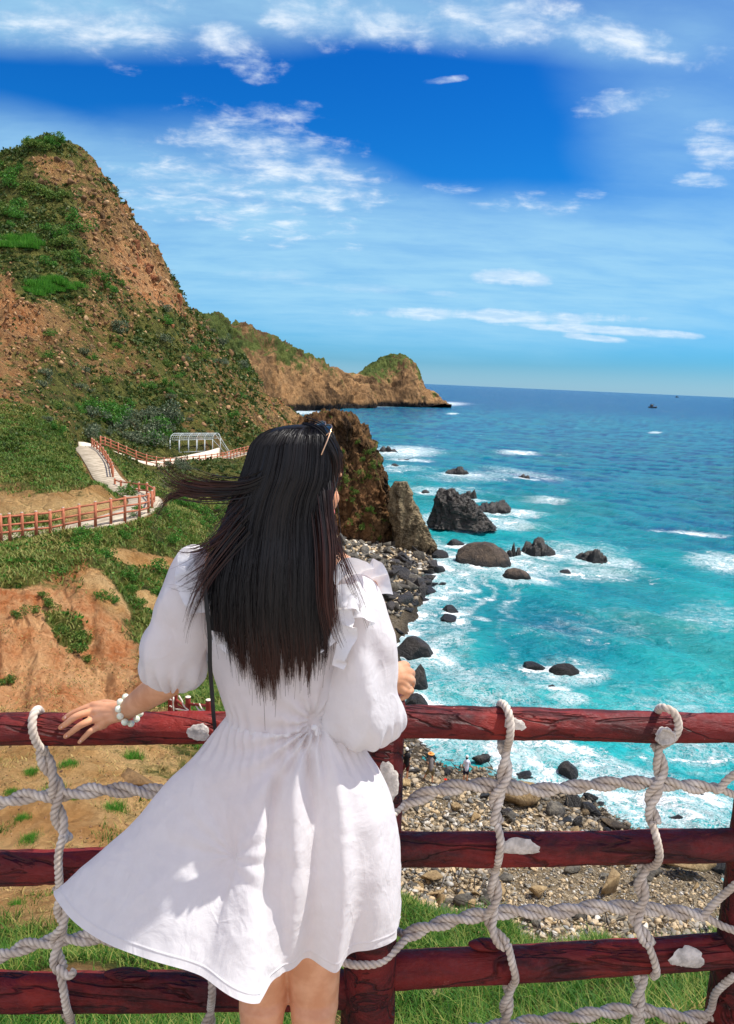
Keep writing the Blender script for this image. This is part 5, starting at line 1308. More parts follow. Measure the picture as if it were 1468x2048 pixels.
# swollen knots along the upper edges of the bottom rails
def knob(px, py, D, wx, hz):
    V, Fs = ellipsoid(P(px, py, D), wx, .020, hz, nu=28, nv=18); V = V+norms(V-P(px, py, D))*(fbm(V, 25, 4, .6, True)*.005)[:, None]; return V, Fs
part('knob', knob(975, 1890, 1.905, .05, .012), M_LOG, RB); part('knob', knob(255, 1948, 1.825, .06, .010), M_LOG, LB)
def strand(c, r=.0102, tw=.0150, ns=18, ph=0.0):
    """one three-lobed twisted rope along the finely sampled curve c"""
    t, a, b = frames(c); s_ = np.concatenate([[0], np.cumsum(np.linalg.norm(np.diff(c, axis=0), axis=1))])
    th = np.linspace(0, 2*np.pi, ns, endpoint=False)
    lob = np.abs(np.cos(1.5*(th[None]-s_[:, None]*2*np.pi/(tw*3)*1.0+ph)))
    rr = r*(.76+.28*lob**.6)
    V = c[:, None]+rr[..., None]*(np.cos(th)[None, :, None]*a[:, None]+np.sin(th)[None, :, None]*b[:, None])
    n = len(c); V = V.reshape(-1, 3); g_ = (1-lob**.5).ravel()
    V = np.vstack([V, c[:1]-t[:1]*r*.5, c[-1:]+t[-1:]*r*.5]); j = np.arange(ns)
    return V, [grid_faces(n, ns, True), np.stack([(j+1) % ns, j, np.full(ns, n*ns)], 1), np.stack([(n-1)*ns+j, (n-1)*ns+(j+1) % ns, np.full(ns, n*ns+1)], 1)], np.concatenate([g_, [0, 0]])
def resamp(pts, step=.0024):
    p_ = np.asarray(pts, float); L = np.linalg.norm(np.diff(p_, axis=0), axis=1).sum(); return catmull(p_, max(8, int(L/step)))
def single(pts, r=.0102, ph=0): return strand(resamp(pts), r, ph=ph)
def braid(pts, r=.0102, pitch=.15, ph=0.0, tail0=None, tail1=None):
    c = resamp(pts); t, a, b = frames(c); s_ = np.concatenate([[0], np.cumsum(np.linalg.norm(np.diff(c, axis=0), axis=1))])
    out_ = []
    for k in (0, 1):
        an = s_*2*np.pi/pitch+ph+k*np.pi
        h = c+(np.cos(an)[:, None]*a+np.sin(an)[:, None]*b)*r*.95
        tl = (tail0, tail1)
        if tail0 and tail0[k] is not None: h = np.vstack([resamp([*tail0[k], h[0], h[6]])[:-8], h])
        if tail1 and tail1[k] is not None: h = np.vstack([h, resamp([h[-6], h[-1], *tail1[k]])[8:]])
        out_.append(strand(resamp(h[::3]), r, ph=k))
    return out_
def ropemesh(name, L, root):
    V, Fs = merge(*[(x[0], x[1]) for x in L]); g_ = np.concatenate([x[2] for x in L])
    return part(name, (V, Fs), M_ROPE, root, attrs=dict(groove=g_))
def PP(L, D): return [P(q[0], q[1], q[2] if len(q) > 2 else D) for q in L]
netR = empty('rope_net', P(1150, 1700, 1.9)*np.array([1, 1, 0]), 'weathered twisted rope net strung across the fence right of the thick post', 'rope net', 'rope nets on the log fence')
DF = 1.83
# loops over the top rail and the two upright ropes
rt = lambda px: 1.87+(px-790)/770*.10
def loop_over(px, py_c, rD, px2, py2, side=1, rr=.052):
    """single rope hung over a rail: goes over the top and comes back under"""
    c0 = P(px, py_c, rD); L = []
    for a in np.linspace(-150, 105, 14):
        A = R(a); L.append(c0+np.array([side*.012*(a/100), -math.cos(A)*rr, math.sin(A)*rr]))
    return L
L1 = single([P(1012, 1500, 1.90), P(1019, 1478, 1.862), P(1021, 1450, 1.855), P(1017, 1425, 1.862), P(1009, 1410, 1.89), P(1001, 1408, 1.92), P(999, 1425, 1.955), P(1000, 1460, 1.955), P(1003, 1492, 1.91)])
V1 = braid(PP([(1008, 1494, 1.905), (1011, 1530, 1.895), (1004, 1570, 1.885), (991, 1605, 1.885), (994, 1650, 1.87)], DF), ph=.6)
S1 = single(PP([(994, 1648, 1.868), (1001, 1680, 1.85), (998, 1715, 1.852), (992, 1735, 1.88), (985, 1742, 1.90)], DF))
V1b = braid(PP([(985, 1728, 1.90), (988, 1765, 1.895), (989, 1800, 1.89), (980, 1845, 1.885), (1000, 1880, 1.865), (1016, 1893, 1.855)], DF), ph=.2)
S1b = single(PP([(1016, 1890, 1.848), (1024, 1925, 1.842), (1031, 1958, 1.845), (1022, 1975, 1.87)], DF))
V1c = braid(PP([(1018, 1962, 1.90), (1014, 2000, 1.90), (1008, 2060, 1.90), (1008, 2150, 1.90)], DF))
ropemesh('upright_rope', [L1, *V1, S1, *V1b, S1b, *V1c], netR)
L2 = single([P(1322, 1492, 1.93), P(1345, 1478, 1.90), P(1357, 1455, 1.89), P(1350, 1428, 1.885), P(1331, 1416, 1.895), P(1318, 1418, 1.93), P(1312, 1440, 1.985), P(1311, 1480, 1.965), P(1314, 1500, 1.945)])
V2 = braid(PP([(1313, 1490, 1.935), (1321, 1535, 1.925), (1316, 1570, 1.915), (1300, 1605, 1.915), (1307, 1640, 1.905), (1315, 1652, 1.895)], DF), ph=1.0)
S2 = single(PP([(1304, 1645, 1.89), (1314, 1680, 1.878), (1319, 1712, 1.882), (1310, 1730, 1.90), (1292, 1734, 1.925)], DF))
V2b = braid(PP([(1288, 1728, 1.93), (1281, 1765, 1.925), (1285, 1800, 1.92), (1270, 1840, 1.915), (1290, 1875, 1.895), (1302, 1892, 1.888)], DF), ph=.5)
S2b = single(PP([(1296, 1888, 1.878), (1308, 1920, 1.872), (1313, 1945, 1.875), (1306, 1953, 1.90)], DF))
V2c = braid(PP([(1282, 1950, 1.93), (1276, 2000, 1.93), (1275, 2060, 1.93), (1275, 2150, 1.93)], DF))
ropemesh('upright_rope', [L2, *V2, S2, *V2b, S2b, *V2c], netR)
H1 = braid(PP([(808, 1612, 1.865), (840, 1594, 1.88), (880, 1580, 1.89), (940, 1571, 1.90), (1000, 1572, 1.905), (1070, 1580, 1.91), (1140, 1575, 1.915), (1210, 1568, 1.92), (1300, 1566, 1.935), (1370, 1572, 1.94), (1432, 1577, 1.945)], DF), pitch=.165, ph=.4,
           tail0=([P(752, 1640, 1.80), P(775, 1637, 1.80)], [P(770, 1595, 1.945), P(795, 1600, 1.92)]), tail1=([P(1460, 1555, 1.93), P(1520, 1520, 1.90)], [P(1470, 1590, 1.96), P(1530, 1600, 2.04)]))
ropemesh('cross_rope', H1, netR)
H2 = braid(PP([(812, 1872, 1.865), (850, 1856, 1.88), (900, 1842, 1.89), (960, 1830, 1.90), (1030, 1823, 1.905), (1110, 1824, 1.91), (1190, 1814, 1.92), (1270, 1816, 1.93), (1340, 1823, 1.94), (1400, 1830, 1.945)], DF), pitch=.165, ph=1.4,
           tail0=([P(680, 1922, 1.80), P(715, 1930, 1.785), P(765, 1922, 1.80)], [P(775, 1845, 1.94), P(795, 1862, 1.90)]), tail1=([P(1430, 1805, 1.93), P(1475, 1765, 1.90)], [P(1440, 1850, 1.93), P(1490, 1868, 1.90)]))
ropemesh('cross_rope', H2, netR)
H3 = braid(PP([(940, 2062, 1.90), (1050, 2046, 1.905), (1130, 2038, 1.91), (1210, 2024, 1.92), (1280, 2020, 1.93), (1350, 2034, 1.94), (1405, 2036, 1.945)], DF), pitch=.165, ph=2.4,
           tail1=([P(1422, 2018, 1.95), P(1432, 1985, 1.93), P(1470, 1950, 1.90)], [P(1440, 2040, 1.96), P(1500, 2044, 1.99)]))
ropemesh('cross_rope', H3, netR)
netL = empty('rope_net', P(100, 1700, 1.83)*np.array([1, 1, 0]), 'weathered twisted rope net strung across the fence left of the woman', 'rope net', 'rope nets on the log fence')
K1 = single([P(92, 1505, 1.80), P(76, 1490, 1.77), P(66, 1465, 1.755), P(65, 1440, 1.76), P(70, 1424, 1.78), P(78, 1420, 1.82), P(84, 1440, 1.88), P(86, 1480, 1.87), P(88, 1510, 1.83)])
W1 = braid(PP([(80, 1500, 1.81), (97, 1535, 1.805), (112, 1570, 1.80), (112, 1610, 1.80), (122, 1650, 1.795), (134, 1682, 1.785)], DF), ph=.9)
W2 = single(PP([(126, 1672, 1.775), (117, 1710, 1.765), (118, 1755, 1.765), (120, 1790, 1.79)], DF))
W3 = braid(PP([(118, 1776, 1.81), (122, 1810, 1.805), (124, 1850, 1.80), (112, 1885, 1.80), (114, 1920, 1.79), (124, 1942, 1.775)], DF), ph=.3)
W4 = single(PP([(115, 1935, 1.765), (136, 1952, 1.75), (149, 1942, 1.755)], DF)); W5 = single(PP([(120, 1945, 1.765), (126, 1975, 1.75), (133, 2015, 1.755), (140, 2035, 1.79)], DF))
W6 = braid(PP([(136, 2026, 1.81), (140, 2080, 1.81), (142, 2150, 1.81)], DF))
ropemesh('upright_rope', [K1, *W1, W2, *W3, W4, W5, *W6], netL)
ropemesh('cross_rope', braid(PP([(-200, 1640, 1.79), (-60, 1625, 1.80), (0, 1605, 1.80), (60, 1592, 1.805), (120, 1590, 1.81), (200, 1580, 1.815), (290, 1582, 1.82), (420, 1590, 1.825), (560, 1600, 1.83), (700, 1610, 1.835)], DF), pitch=.165), netL)
ropemesh('cross_rope', braid(PP([(-200, 1970, 1.79), (-60, 1930, 1.80), (0, 1912, 1.80), (60, 1890, 1.805), (115, 1880, 1.81), (190, 1876, 1.815), (300, 1885, 1.82), (480, 1900, 1.83), (690, 1905, 1.84)], DF), pitch=.165, ph=2), netL)
ropemesh('upright_rope', [single(PP([(425, 1900, 1.80), (424, 1960, 1.765), (424, 1990, 1.765), (421, 2020, 1.80)], DF)), *braid(PP([(420, 2005, 1.82), (416, 2060, 1.82), (416, 2150, 1.82)], DF)), *braid(PP([(425, 1500, 1.80), (430, 1700, 1.80), (425, 1905, 1.80)], DF))], netL)
# the orange soil mound and dry sticks at the foot of the right post come with the terrain

# ================================================================== path fences
M_PF = simple('red_brown_fence_paint', sRGB(176, 106, 76), .7, .3, .15, 3)
M_PFT = simple('pale_post_cap', sRGB(205, 190, 170), .8, .2)
def path_fence(bases, hts, label, rails=(.9, .55, .25), w_=.12, group='red brown fences along the path'):
    pts = [np.asarray(b, float) for b in bases]
    root = empty('path_fence', pts[0], label, 'fence', group)
    for q, h in zip(pts, hts):
        po = part('post', beam(q-[0, 0, .3], q+[0, 0, h], w_, w_), M_PF, root, False)
        part('cap', box(q+[0, 0, h+.02], w_*.42, w_*.42, .02), M_PFT, po, False)
    for f in rails:
        segs = [beam(pts[i]+[0, 0, hts[i]*f], pts[i+1]+[0, 0, hts[i+1]*f], .07, .09) for i in range(len(pts)-1)]
        part('rail', merge(*segs), M_PF, root, False)
def on_path(px, py, D): return P(px, py, D)
lowr = [(-60, 1092, 32.8), (-20, 1082, 33.6), (2, 1078, 34.4), (20, 1076, 34.8), (45, 1073, 35.4), (73, 1070, 35.9), (101, 1067, 36.4), (127, 1061, 37.0), (159, 1054, 37.6), (191, 1048, 38.2), (222, 1041, 38.9), (250, 1035, 39.6), (279, 1031, 40.6), (297, 1026, 42)]
path_fence([P(*q) for q in lowr], [1.12]*len(lowr), 'red brown post and rail fence along the near lower edge of the paved path')
turn = [(304, 1020, 43.5), (308, 1010, 46.2), (294, 1000, 49), (278, 998, 50.5), (260, 995, 52), (242, 992, 53), (230, 988, 54)]
path_fence([P(*q) for q in turn], [1.1]*len(turn), 'red brown fence curling back round the outer bend of the paved path')
mid = [(226, 962, 57), (224, 955, 58.5), (221, 947, 60.5), (216, 938, 63), (211, 929, 65), (206, 921, 67), (200, 914, 69.5), (194, 908, 71.5), (188, 903, 73.5), (184, 900, 75)]
path_fence([P(*q) for q in mid], [1.15]*len(mid), 'red brown fence beside the steep short leg of the path that climbs to the corner')
iu = [i for i in range(len(pathw)) if i > 120 and pathw[i][1] > 75.0]
su_ = np.concatenate([[0], np.cumsum(np.linalg.norm(np.diff(pathw[iu], axis=0), axis=1))]); up_pts = []
for d_ in np.linspace(0, su_[-1], 27):
    i = iu[min(int(np.searchsorted(su_, d_)), len(iu)-1)]; q = pathw[i]; o2 = sdv[i]*.95
    if (q+o2)[:2]@(q+o2)[:2] > (q-o2)[:2]@(q-o2)[:2]: o2 = -o2
    up_pts.append(q+o2)
path_fence(up_pts, [1.08]*len(up_pts), 'long red brown fence along the upper path leading to the white shelter frame', rails=(.92, .62, .32), w_=.12)
# low white wall and the shelter frame above the upper path
M_WHITE = simple('white_paint', sRGB(222, 208, 186), .7, .3, .05, 3)
idx = [i for i in range(len(pathw)) if pathw[i][1] > 75.5 and pathw[i][1] < 102.5 and i > 120]
wl, wb = [], []
for i in idx[::3]:
    q = pathw[i]; s_ = sdv[i]*1.12
    if (q+s_)[:2]@(q+s_)[:2] < (q-s_)[:2]@(q-s_)[:2]: s_ = -s_
    f = (q[1]-75.5)/27.; wl.append(q+s_+[0, 0, .45+.75*sstep(f, .25, 1.0)]); wb.append(q+s_-[0, 0, .4])
segs = []
for i in range(len(wl)-1):
    a, b = wl[i], wl[i+1]; d = norms((b-a)*np.array([1, 1, 0])); s_ = np.array([-d[1], d[0], 0])*.12
    V = np.array([wb[i]-s_, wb[i+1]-s_, b-s_, a-s_, wb[i]+s_, wb[i+1]+s_, b+s_, a+s_])
    segs.append((V, [np.array([[0, 1, 2, 3], [5, 4, 7, 6], [3, 2, 6, 7]]+([[0, 3, 7, 4]] if i == 0 else [])+([[1, 5, 6, 2]] if i == len(wl)-2 else []))]))
V, Fs = merge(*segs); o = mesh_np('retaining_wall', V, Fs, M_WHITE, smooth=False, origin=wb[0]); tag(o, 'low white wall running behind the upper path and the shelter frame', 'wall')
sh = empty('shelter_frame', P(385, 910, 99), 'white metal frame shelter with a netted curved roof beside the upper path', 'shelter')
M_FR = simple('white_metal', sRGB(190, 196, 192), .5, .4)
fr, bk = [], []
for px, D in ((340, 93), (358, 94.5), (377, 96.2), (393, 97.6), (409, 99), (425, 100.5)): fr.append(P(px, 906-(px-340)*.04, D))
back = [q+np.array([.5, 2.6, 0]) for q in fr]
for q in fr+back: part('post', beam(q-[0, 0, .6], q+[0, 0, 1.55], .09, .09), M_FR, sh, False)
hoops = []
for a, b in zip(fr, back):
    arc = [a+[0, 0, 1.55]+(b-a)*(.5-.5*math.cos(t))+np.array([0, 0, .75*math.sin(t)]) for t in np.linspace(0, np.pi, 9)]
    hoops.append(arc)
endc = fr[-1]+np.array([1.9, 1.2, -.2])
for arc in hoops: part('hoop', merge(*[beam(arc[i], arc[i+1], .05, .05) for i in range(8)]), M_FR, sh, False)
for k in (0, 2, 4, 6, 8): part('roof_bar', merge(*[beam(hoops[i][k], hoops[i+1][k], .05, .05) for i in range(5)]), M_FR, sh, False)
part('lower_bar', merge(*[beam(fr[i]+[0, 0, .05], fr[i+1]+[0, 0, .05], .05, .05) for i in range(5)]), M_FR, sh, False)
slope = []
for k in (0, 3, 5, 8):
    q = hoops[-1][k]; e_ = endc+np.array([(k-4)*.02, (k-4)*.25, .1-.25*abs(k-4)/4])
    slope.append(beam(q, e_, .05, .05)); slope.append(beam(e_, e_-[0, 0, 1.2], .06, .06))
part('end_brace', merge(*slope), M_FR, sh, False)
# roof net: thin wires
wires = []
for i in range(5):
    for f in np.linspace(0, 1, 5)[1:-1]:
        for k in range(8):
            a = np.array(hoops[i][k])*(1-f)+np.array(hoops[i+1][k])*f; b = np.array(hoops[i][k+1])*(1-f)+np.array(hoops[i+1][k+1])*f
            wires.append(beam(a, b, .02, .02))
    for k in (1, 3, 5, 7): wires.append(beam(hoops[i][k], hoops[i+1][k], .02, .02))
part('roof_net', merge(*wires), M_FR, sh, False)

# ================================================================== lookout fence below, seen behind the left top rail
M_RP = simple('red_post_paint', sRGB(132, 44, 34), .6, .35, .15, 12)
lk = empty('lookout_fence', P(345, 1424, 17.5), 'small red post fence with white post tops and ropes behind the left top rail', 'fence')
lp = [(341, 1425, 1386, 17.6), (350, 1425, 1380, 17.0), (376, 1426, 1399, 16.8), (417, 1428, 1405, 16.2)]
for px, pb, pt_, D in lp:
    a, b = P(px, pb+12, D), P(px, pt_, D)
    a[0] = b[0]; po = part('post', tube([a, b], [.068, .062], 14, 6), M_RP, lk)
    part('post_top', ellipsoid(b+[0, 0, .062], .066, .066, .02), M_WHITE, po)
for (a, b) in (((350, 1398, 17.0), (378, 1420, 16.8)), ((378, 1408, 16.8), (417, 1412, 16.2)), ((350, 1410, 17), (376, 1424, 16.8))):
    part('rail', tube([P(*a), P(*b)], [.035, .035], 10, 6), M_RP, lk)
for L in ([(343, 1386, 17.4), (347, 1395, 16.9), (346, 1408, 16.9), (348, 1424, 16.9)], [(358, 1392, 16.9), (364, 1402, 16.85), (368, 1412, 16.8), (376, 1420, 16.7)], [(384, 1409, 16.7), (390, 1408, 16.6), (398, 1420, 16.4), (412, 1424, 16.1)], [(340, 1412, 17.4), (352, 1418, 16.9), (366, 1420, 16.8), (380, 1423, 16.6)], [(399, 1408, 16.4), (403, 1416, 16.3), (411, 1424, 16.2)], [(336, 1392, 17.4), (341, 1399, 17.3), (347, 1400, 17.)]):
    part('rope', tube(PP(L, 17), [.018]*len(L), 8), M_ROPE, lk)

# ================================================================== boats
M_HULL = simple('boat_hull', sRGB(38, 52, 70), .5, .4); M_CABIN = simple('boat_cabin', sRGB(70, 78, 84), .5, .4)
def boat(px, py, wpx, label):
    g = G(px, py, SEA); L = wpx/F*math.hypot(g[1], 27)*1.0
    root = empty('fishing_boat', g, label, 'boat', 'fishing boats far out')
    n = 13; t = np.linspace(-1, 1, n); w_ = .16*L*np.sqrt(np.clip(1-np.abs(t)**2.6, 0.02, 1)); sh_ = .12*L+.10*L*t**2+.03*L*t
    V = []
    for i in range(n):
        for (a, b) in ((-1, 1), (-.75, .35), (-.1, -.3), (.1, -.3), (.75, .35), (1, 1)): V.append([t[i]*L/2*(1 if b > 0 else .88), a*w_[i], sh_[i]*b if b > 0 else -.04*L])
    V = np.array(V)+g; Fs = [grid_faces(n, 6), np.array([[i*6, (i+1)*6, (i+1)*6+5, i*6+5] for i in range(n-1)]), np.array([[0, 1, 2, 3, 4, 5], [n*6-1, n*6-2, n*6-3, n*6-4, n*6-5, n*6-6]])]
    part('hull', (V, Fs), M_HULL, root, False)
    cb = part('cabin', merge(box(g+[-.12*L, 0, .26*L], .15*L, .10*L, .12*L), box(g+[-.12*L, 0, .395*L], .18*L, .12*L, .015*L)), M_CABIN, root, False)
    part('window', box(g+[-.12*L, -.105*L, .29*L], .11*L, .006*L, .04*L), M_BLACK, cb, False)
    part('mast', merge(beam(g+[.12*L, 0, .1*L], g+[.12*L, 0, .6*L], .015*L, .015*L), beam(g+[.12*L, 0, .5*L], g+[.38*L, 0, .3*L], .01*L, .01*L)), M_CABIN, root, False)
boat(1305, 816, 17, 'small dark fishing boat out on the blue water right of centre')
boat(1354, 795, 7, 'tiny dark fishing boat right on the horizon')

# ================================================================== small figures on the beach
def figure_mats(n, c, r=.8): return simple(n, c, r, .2, .1, 6)
M_SKIN, T_, b_ = material('skin')
T_.put(b_.inputs['Base Color'], T_.mix(T_.ss(T_.noise(T_.pos(), 22, 4, .55), .35, .7), sRGB(204, 143, 104), sRGB(220, 164, 126)))
b_.inputs['Roughness'].default_value = .48; b_.inputs['Specular IOR Level'].default_value = .4
b_.inputs['Subsurface Weight'].default_value = .12; b_.inputs['Subsurface Radius'].default_value = (.02, .008, .004); b_.inputs['Subsurface Scale'].default_value = .5
T_.put(b_.inputs['Normal'], T_.bump(T_.noise(T_.pos(), 350, 4, .7), .12, .001, T_.bump(T_.noise(T_.pos(), 60, 4, .6), .12, .003)))
M_HAIRS = simple('dark_hair', sRGB(28, 22, 20), .5, .3)
def beach_person(px, py, hpx, label, shirt, bottom, hat, pose='stand', rz=0.0):
    h = hit(px, py); g = h[0]; sl_ = math.sqrt(g[1]**2+(CAMZ-g[2])**2)
    H = hpx/F*sl_*1.10
    root = empty('person', g, label, 'person', 'people on the pebble beach')
    k = H/1.65; s_, c_ = math.sin(rz), math.cos(rz)
    def w_(L): return [g+k*np.array([q[0]*c_-q[1]*s_, q[0]*s_+q[1]*c_, q[2]]) for q in L]
    ln = .22 if pose == 'bend' else 0.0; st = .18 if pose in ('bend', 'stride') else .0
    hipz = .86 if pose != 'sit' else .22
    if pose == 'sit':
        legs = [[(-.1, 0, .2), (-.15, .38, .42), (-.14, .62, .06), (-.14, .74, .05)], [(.1, 0, .2), (.15, .38, .42), (.14, .62, .06), (.14, .74, .05)]]
    else:
        legs = [[(-.09, 0, hipz), (-.11-st*.9, .02, .47), (-.12-st*1.7, 0, .07), (-.13-st*1.7, .14, .035)], [(.09, 0, hipz), (.10, .03, .47), (.10, 0, .07), (.11, .14, .035)]]
    tz = hipz+.05
    sh_ = np.array([-ln*.5, ln, tz+.5-ln*.2])
    parts = [tube(w_(L), np.array([.085, .06, .04, .032])*k, 12, 14) for L in legs]
    parts.append(tube(w_([(0, 0, tz-.03), (sh_[0]*.5, sh_[1]*.5, tz+.25), (sh_[0], sh_[1], tz+.42), (sh_[0], sh_[1]+.02, tz+.55)]), np.array([.13, .12, .13, .05])*k, 14, 16))
    hd = sh_+np.array([0, .03+ln*.2, .20]); parts.append(ellipsoid(w_([hd])[0], .078*k, .092*k, .115*k))
    for sgn in (-1, 1):
        parts.append(tube(w_([(sh_[0]+sgn*.15, sh_[1], sh_[2]-.04), (sh_[0]+sgn*.23, sh_[1]+.03+ln*.6, sh_[2]-.31), (sh_[0]+sgn*.20, sh_[1]+.14+ln, sh_[2]-.50), (sh_[0]+sgn*.19, sh_[1]+.18+ln, sh_[2]-.58)]), np.array([.05, .04, .03, .028])*k, 10, 12))
    V, Fs = remesh(merge(*parts), .016*k, 2)
    part('body', (V, Fs), M_SKIN, root)
    part('shirt', remesh(merge(tube(w_([(0, 0, tz-.06), (sh_[0]*.5, sh_[1]*.5, tz+.25), (sh_[0], sh_[1], tz+.44)]), np.array([.155, .14, .15])*k, 16, 12), *[tube(w_([(sh_[0]+sgn*.12, sh_[1], sh_[2]-.03), (sh_[0]+sgn*.20, sh_[1]+.02+ln*.3, sh_[2]-.2)]), np.array([.068, .062])*k, 12, 8) for sgn in (-1, 1)]), .018*k, 2), shirt, root)
    part('shorts', remesh(merge(*[tube(w_([L[0], tuple(np.array(L[0])*.15+np.array(L[1])*.85)]), np.array([.11, .088])*k, 12, 8) for L in legs], ellipsoid(w_([(0, 0, hipz+.02)])[0], .15*k, .12*k, .1*k)), .018*k, 2), bottom, root)
    hp = w_([hd+np.array([0, 0, .055])])[0]
    part('hair', ellipsoid(w_([hd+np.array([0, -.022, .0])])[0], .088*k, .088*k, .12*k), M_HAIRS, root)
    if hat is not None:
        brim = (.19 if pose in ('bend', 'sit') else .105)
        ht = part('hat', merge(ellipsoid(hp+[0, 0, .03*k], .092*k, .10*k, .085*k), ellipsoid(hp+[0, 0, .0], brim*k, brim*k*1.05, .014*k)), hat, root)
M_SH_W = figure_mats('white_shirt', sRGB(226, 226, 238)); M_NAVY = figure_mats('navy_cloth', sRGB(34, 38, 58)); M_BLK = figure_mats('black_cloth', sRGB(26, 24, 26)); M_GRY = figure_mats('grey_cloth', sRGB(112, 106, 104)); M_OLV = figure_mats('olive_cloth', sRGB(120, 106, 76))
M_ORH = figure_mats('orange_hat', sRGB(240, 156, 84)); M_RDH = figure_mats('red_cap', sRGB(220, 52, 30)); M_WHH = figure_mats('white_cap', sRGB(230, 228, 224)); M_DRED = figure_mats('dark_red_cloth', sRGB(92, 34, 32))
beach_person(932, 1566, 45, 'person in a white shirt and white cap standing upright on the beach', M_SH_W, M_NAVY, M_WHH, 'stand', .1)
beach_person(861, 1567, 50, 'person in an orange sun hat and grey top striding over the beach stones', M_GRY, M_OLV, M_ORH, 'bend', -.3)
beach_person(812, 1562, 55, 'person in black and dark red clothes with a white cap beside the fence post', M_BLK, M_DRED, M_WHH, 'stride', .5)
beach_person(888, 1576, 24, 'person in a bright red cap sitting low on the beach stones', M_BLK, M_BLK, M_RDH, 'sit', .2)
# ================================================================== the woman
M_CLOTH, T_, b_ = material('white_cotton_voile')
p = T_.pos()
n1_ = T_.noise(p, 8, 6, .6, .6)
T_.put(b_.inputs['Base Color'], T_.mix(T_.ss(T_.noise(p, 40, 4, .6), .3, .7), (.84, .83, .85), (.89, .88, .90))); b_.inputs['Roughness'].default_value = .75; b_.inputs['Specular IOR Level'].default_value = .2
b_.inputs['Sheen Weight'].default_value = .15
cre = T_.sub(1, T_.M('MULTIPLY', T_.M('ABSOLUTE', T_.sub(T_.noise(T_.mapping(p, (1, 1, .5)), 5, 3, .5, .4), .5)), 12, clamp=True))
cre2 = T_.sub(1, T_.M('MULTIPLY', T_.M('ABSOLUTE', T_.sub(T_.noise(T_.mapping(p, (1, 1, .7), (0, .6, 0)), 13, 3, .5, .8), .5)), 12, clamp=True))
weave = T_.noise(p, 420, 3, .6)
T_.put(b_.inputs['Normal'], T_.bump(weave, .2, .0006, T_.bump(T_.add(T_.mul(cre2, .10), T_.add(T_.mul(cre, .2), n1_)), .6, .012)))
tr = T_.new('ShaderNodeBsdfTranslucent'); tr.inputs[0].default_value = (.86, .83, .80, 1)
mxs = T_.new('ShaderNodeMixShader'); mxs.inputs[0].default_value = .40
o_ = M_CLOTH.node_tree.nodes['Material Output']; M_CLOTH.node_tree.links.new(b_.outputs[0], mxs.inputs[1]); M_CLOTH.node_tree.links.new(tr.outputs[0], mxs.inputs[2]); M_CLOTH.node_tree.links.new(mxs.outputs[0], o_.inputs[0])
M_HAIR, T_, b_ = material('hair_strands')
tt = T_.attr('tip'); rr_ = T_.attr('rnd')
c = T_.mix(T_.ss(T_.add(tt, T_.mul(T_.sub(rr_, .5), .35)), .45, 1.0), sRGB(9, 7, 9), sRGB(66, 32, 21))
c = T_.mix(T_.mul(T_.ss(rr_, .8, 1), .4), c, sRGB(40, 24, 20))
T_.put(b_.inputs['Base Color'], c); b_.inputs['Roughness'].default_value = .46; b_.inputs['Specular IOR Level'].default_value = .32
M_HCORE = simple('hair_under', sRGB(12, 10, 11), .6, .2)
W0 = P(575, 2048, 1.52); W0[2] = 0
woman = empty('person', W0, 'woman in a white dress with long dark hair, hands resting on the log fence', 'person')

# ---- head frame (turned to the right)
HC = P(588, 962, 1.53)
yaw = R(50); f_ = np.array([math.sin(yaw), math.cos(yaw), -.08]); f_ /= np.linalg.norm(f_)
s_h = np.cross(f_, [0, 0, 1.]); s_h /= np.linalg.norm(s_h); u_h = np.cross(s_h, f_)
HA = np.array([s_h, f_, u_h])
def hp_(x, y, z_): return HC+x*s_h+y*f_+z_*u_h
bits = [ellipsoid(hp_(0, -.006, .008), .066, .082, .088, HA, 32, 24), ellipsoid(hp_(0, .030, -.035), .060, .062, .078, HA, 28, 20), ellipsoid(hp_(0, .055, -.088), .030, .030, .026, HA),
        ellipsoid(hp_(.036, .060, -.030), .026, .022, .028, HA), ellipsoid(hp_(-.036, .060, -.030), .026, .022, .028, HA), ellipsoid(hp_(0, .075, .030), .048, .020, .030, HA),
        tube([hp_(0, .086, .010), hp_(0, .100, -.018), hp_(0, .106, -.034)], [.008, .010, .012], 12, 8), tube([hp_(-.02, .088, -.060), hp_(0, .096, -.058), hp_(.02, .088, -.060)], [.006, .009, .006], 10, 8), tube([hp_(-.018, .087, -.070), hp_(0, .094, -.071), hp_(.018, .087, -.070)], [.006, .010, .006], 10, 8),
        tube([hp_(.045, .078, .020), hp_(.028, .088, .023), hp_(.014, .088, .020)], [.006, .007, .005], 10, 8), tube([hp_(-.045, .078, .020), hp_(-.028, .088, .023), hp_(-.014, .088, .020)], [.006, .007, .005], 10, 8),
        ellipsoid(hp_(.074, -.005, -.010), .008, .018, .030, HA), ellipsoid(hp_(-.074, -.005, -.010), .008, .018, .030, HA)]
neck = tube([HC+[0, -.01, -.07], P(575, 1085, 1.53), P(565, 1130, 1.53)], [.052, .05, .062], 20, 12)
SHL, SHR = P(402, 1150, 1.535), P(712, 1170, 1.53)
tors = [tube([SHL, P(480, 1128, 1.535), P(565, 1118, 1.535), P(650, 1135, 1.53), SHR], [.04, .045, .05, .045, .04], 18, 20),
        tube([P(562, 1150, 1.54), P(555, 1230, 1.54), P(558, 1330, 1.54), P(567, 1430, 1.54)], [.08, .092, .085, .078], 20, 16), tube([P(520, 1180, 1.54), P(528, 1330, 1.54), P(535, 1430, 1.54)], [.075, .072, .07], 20, 12), tube([P(605, 1190, 1.54), P(598, 1330, 1.54), P(600, 1430, 1.54)], [.075, .072, .07], 20, 12),
        ellipsoid(P(570, 1530, 1.55), .135, .10, .12)]
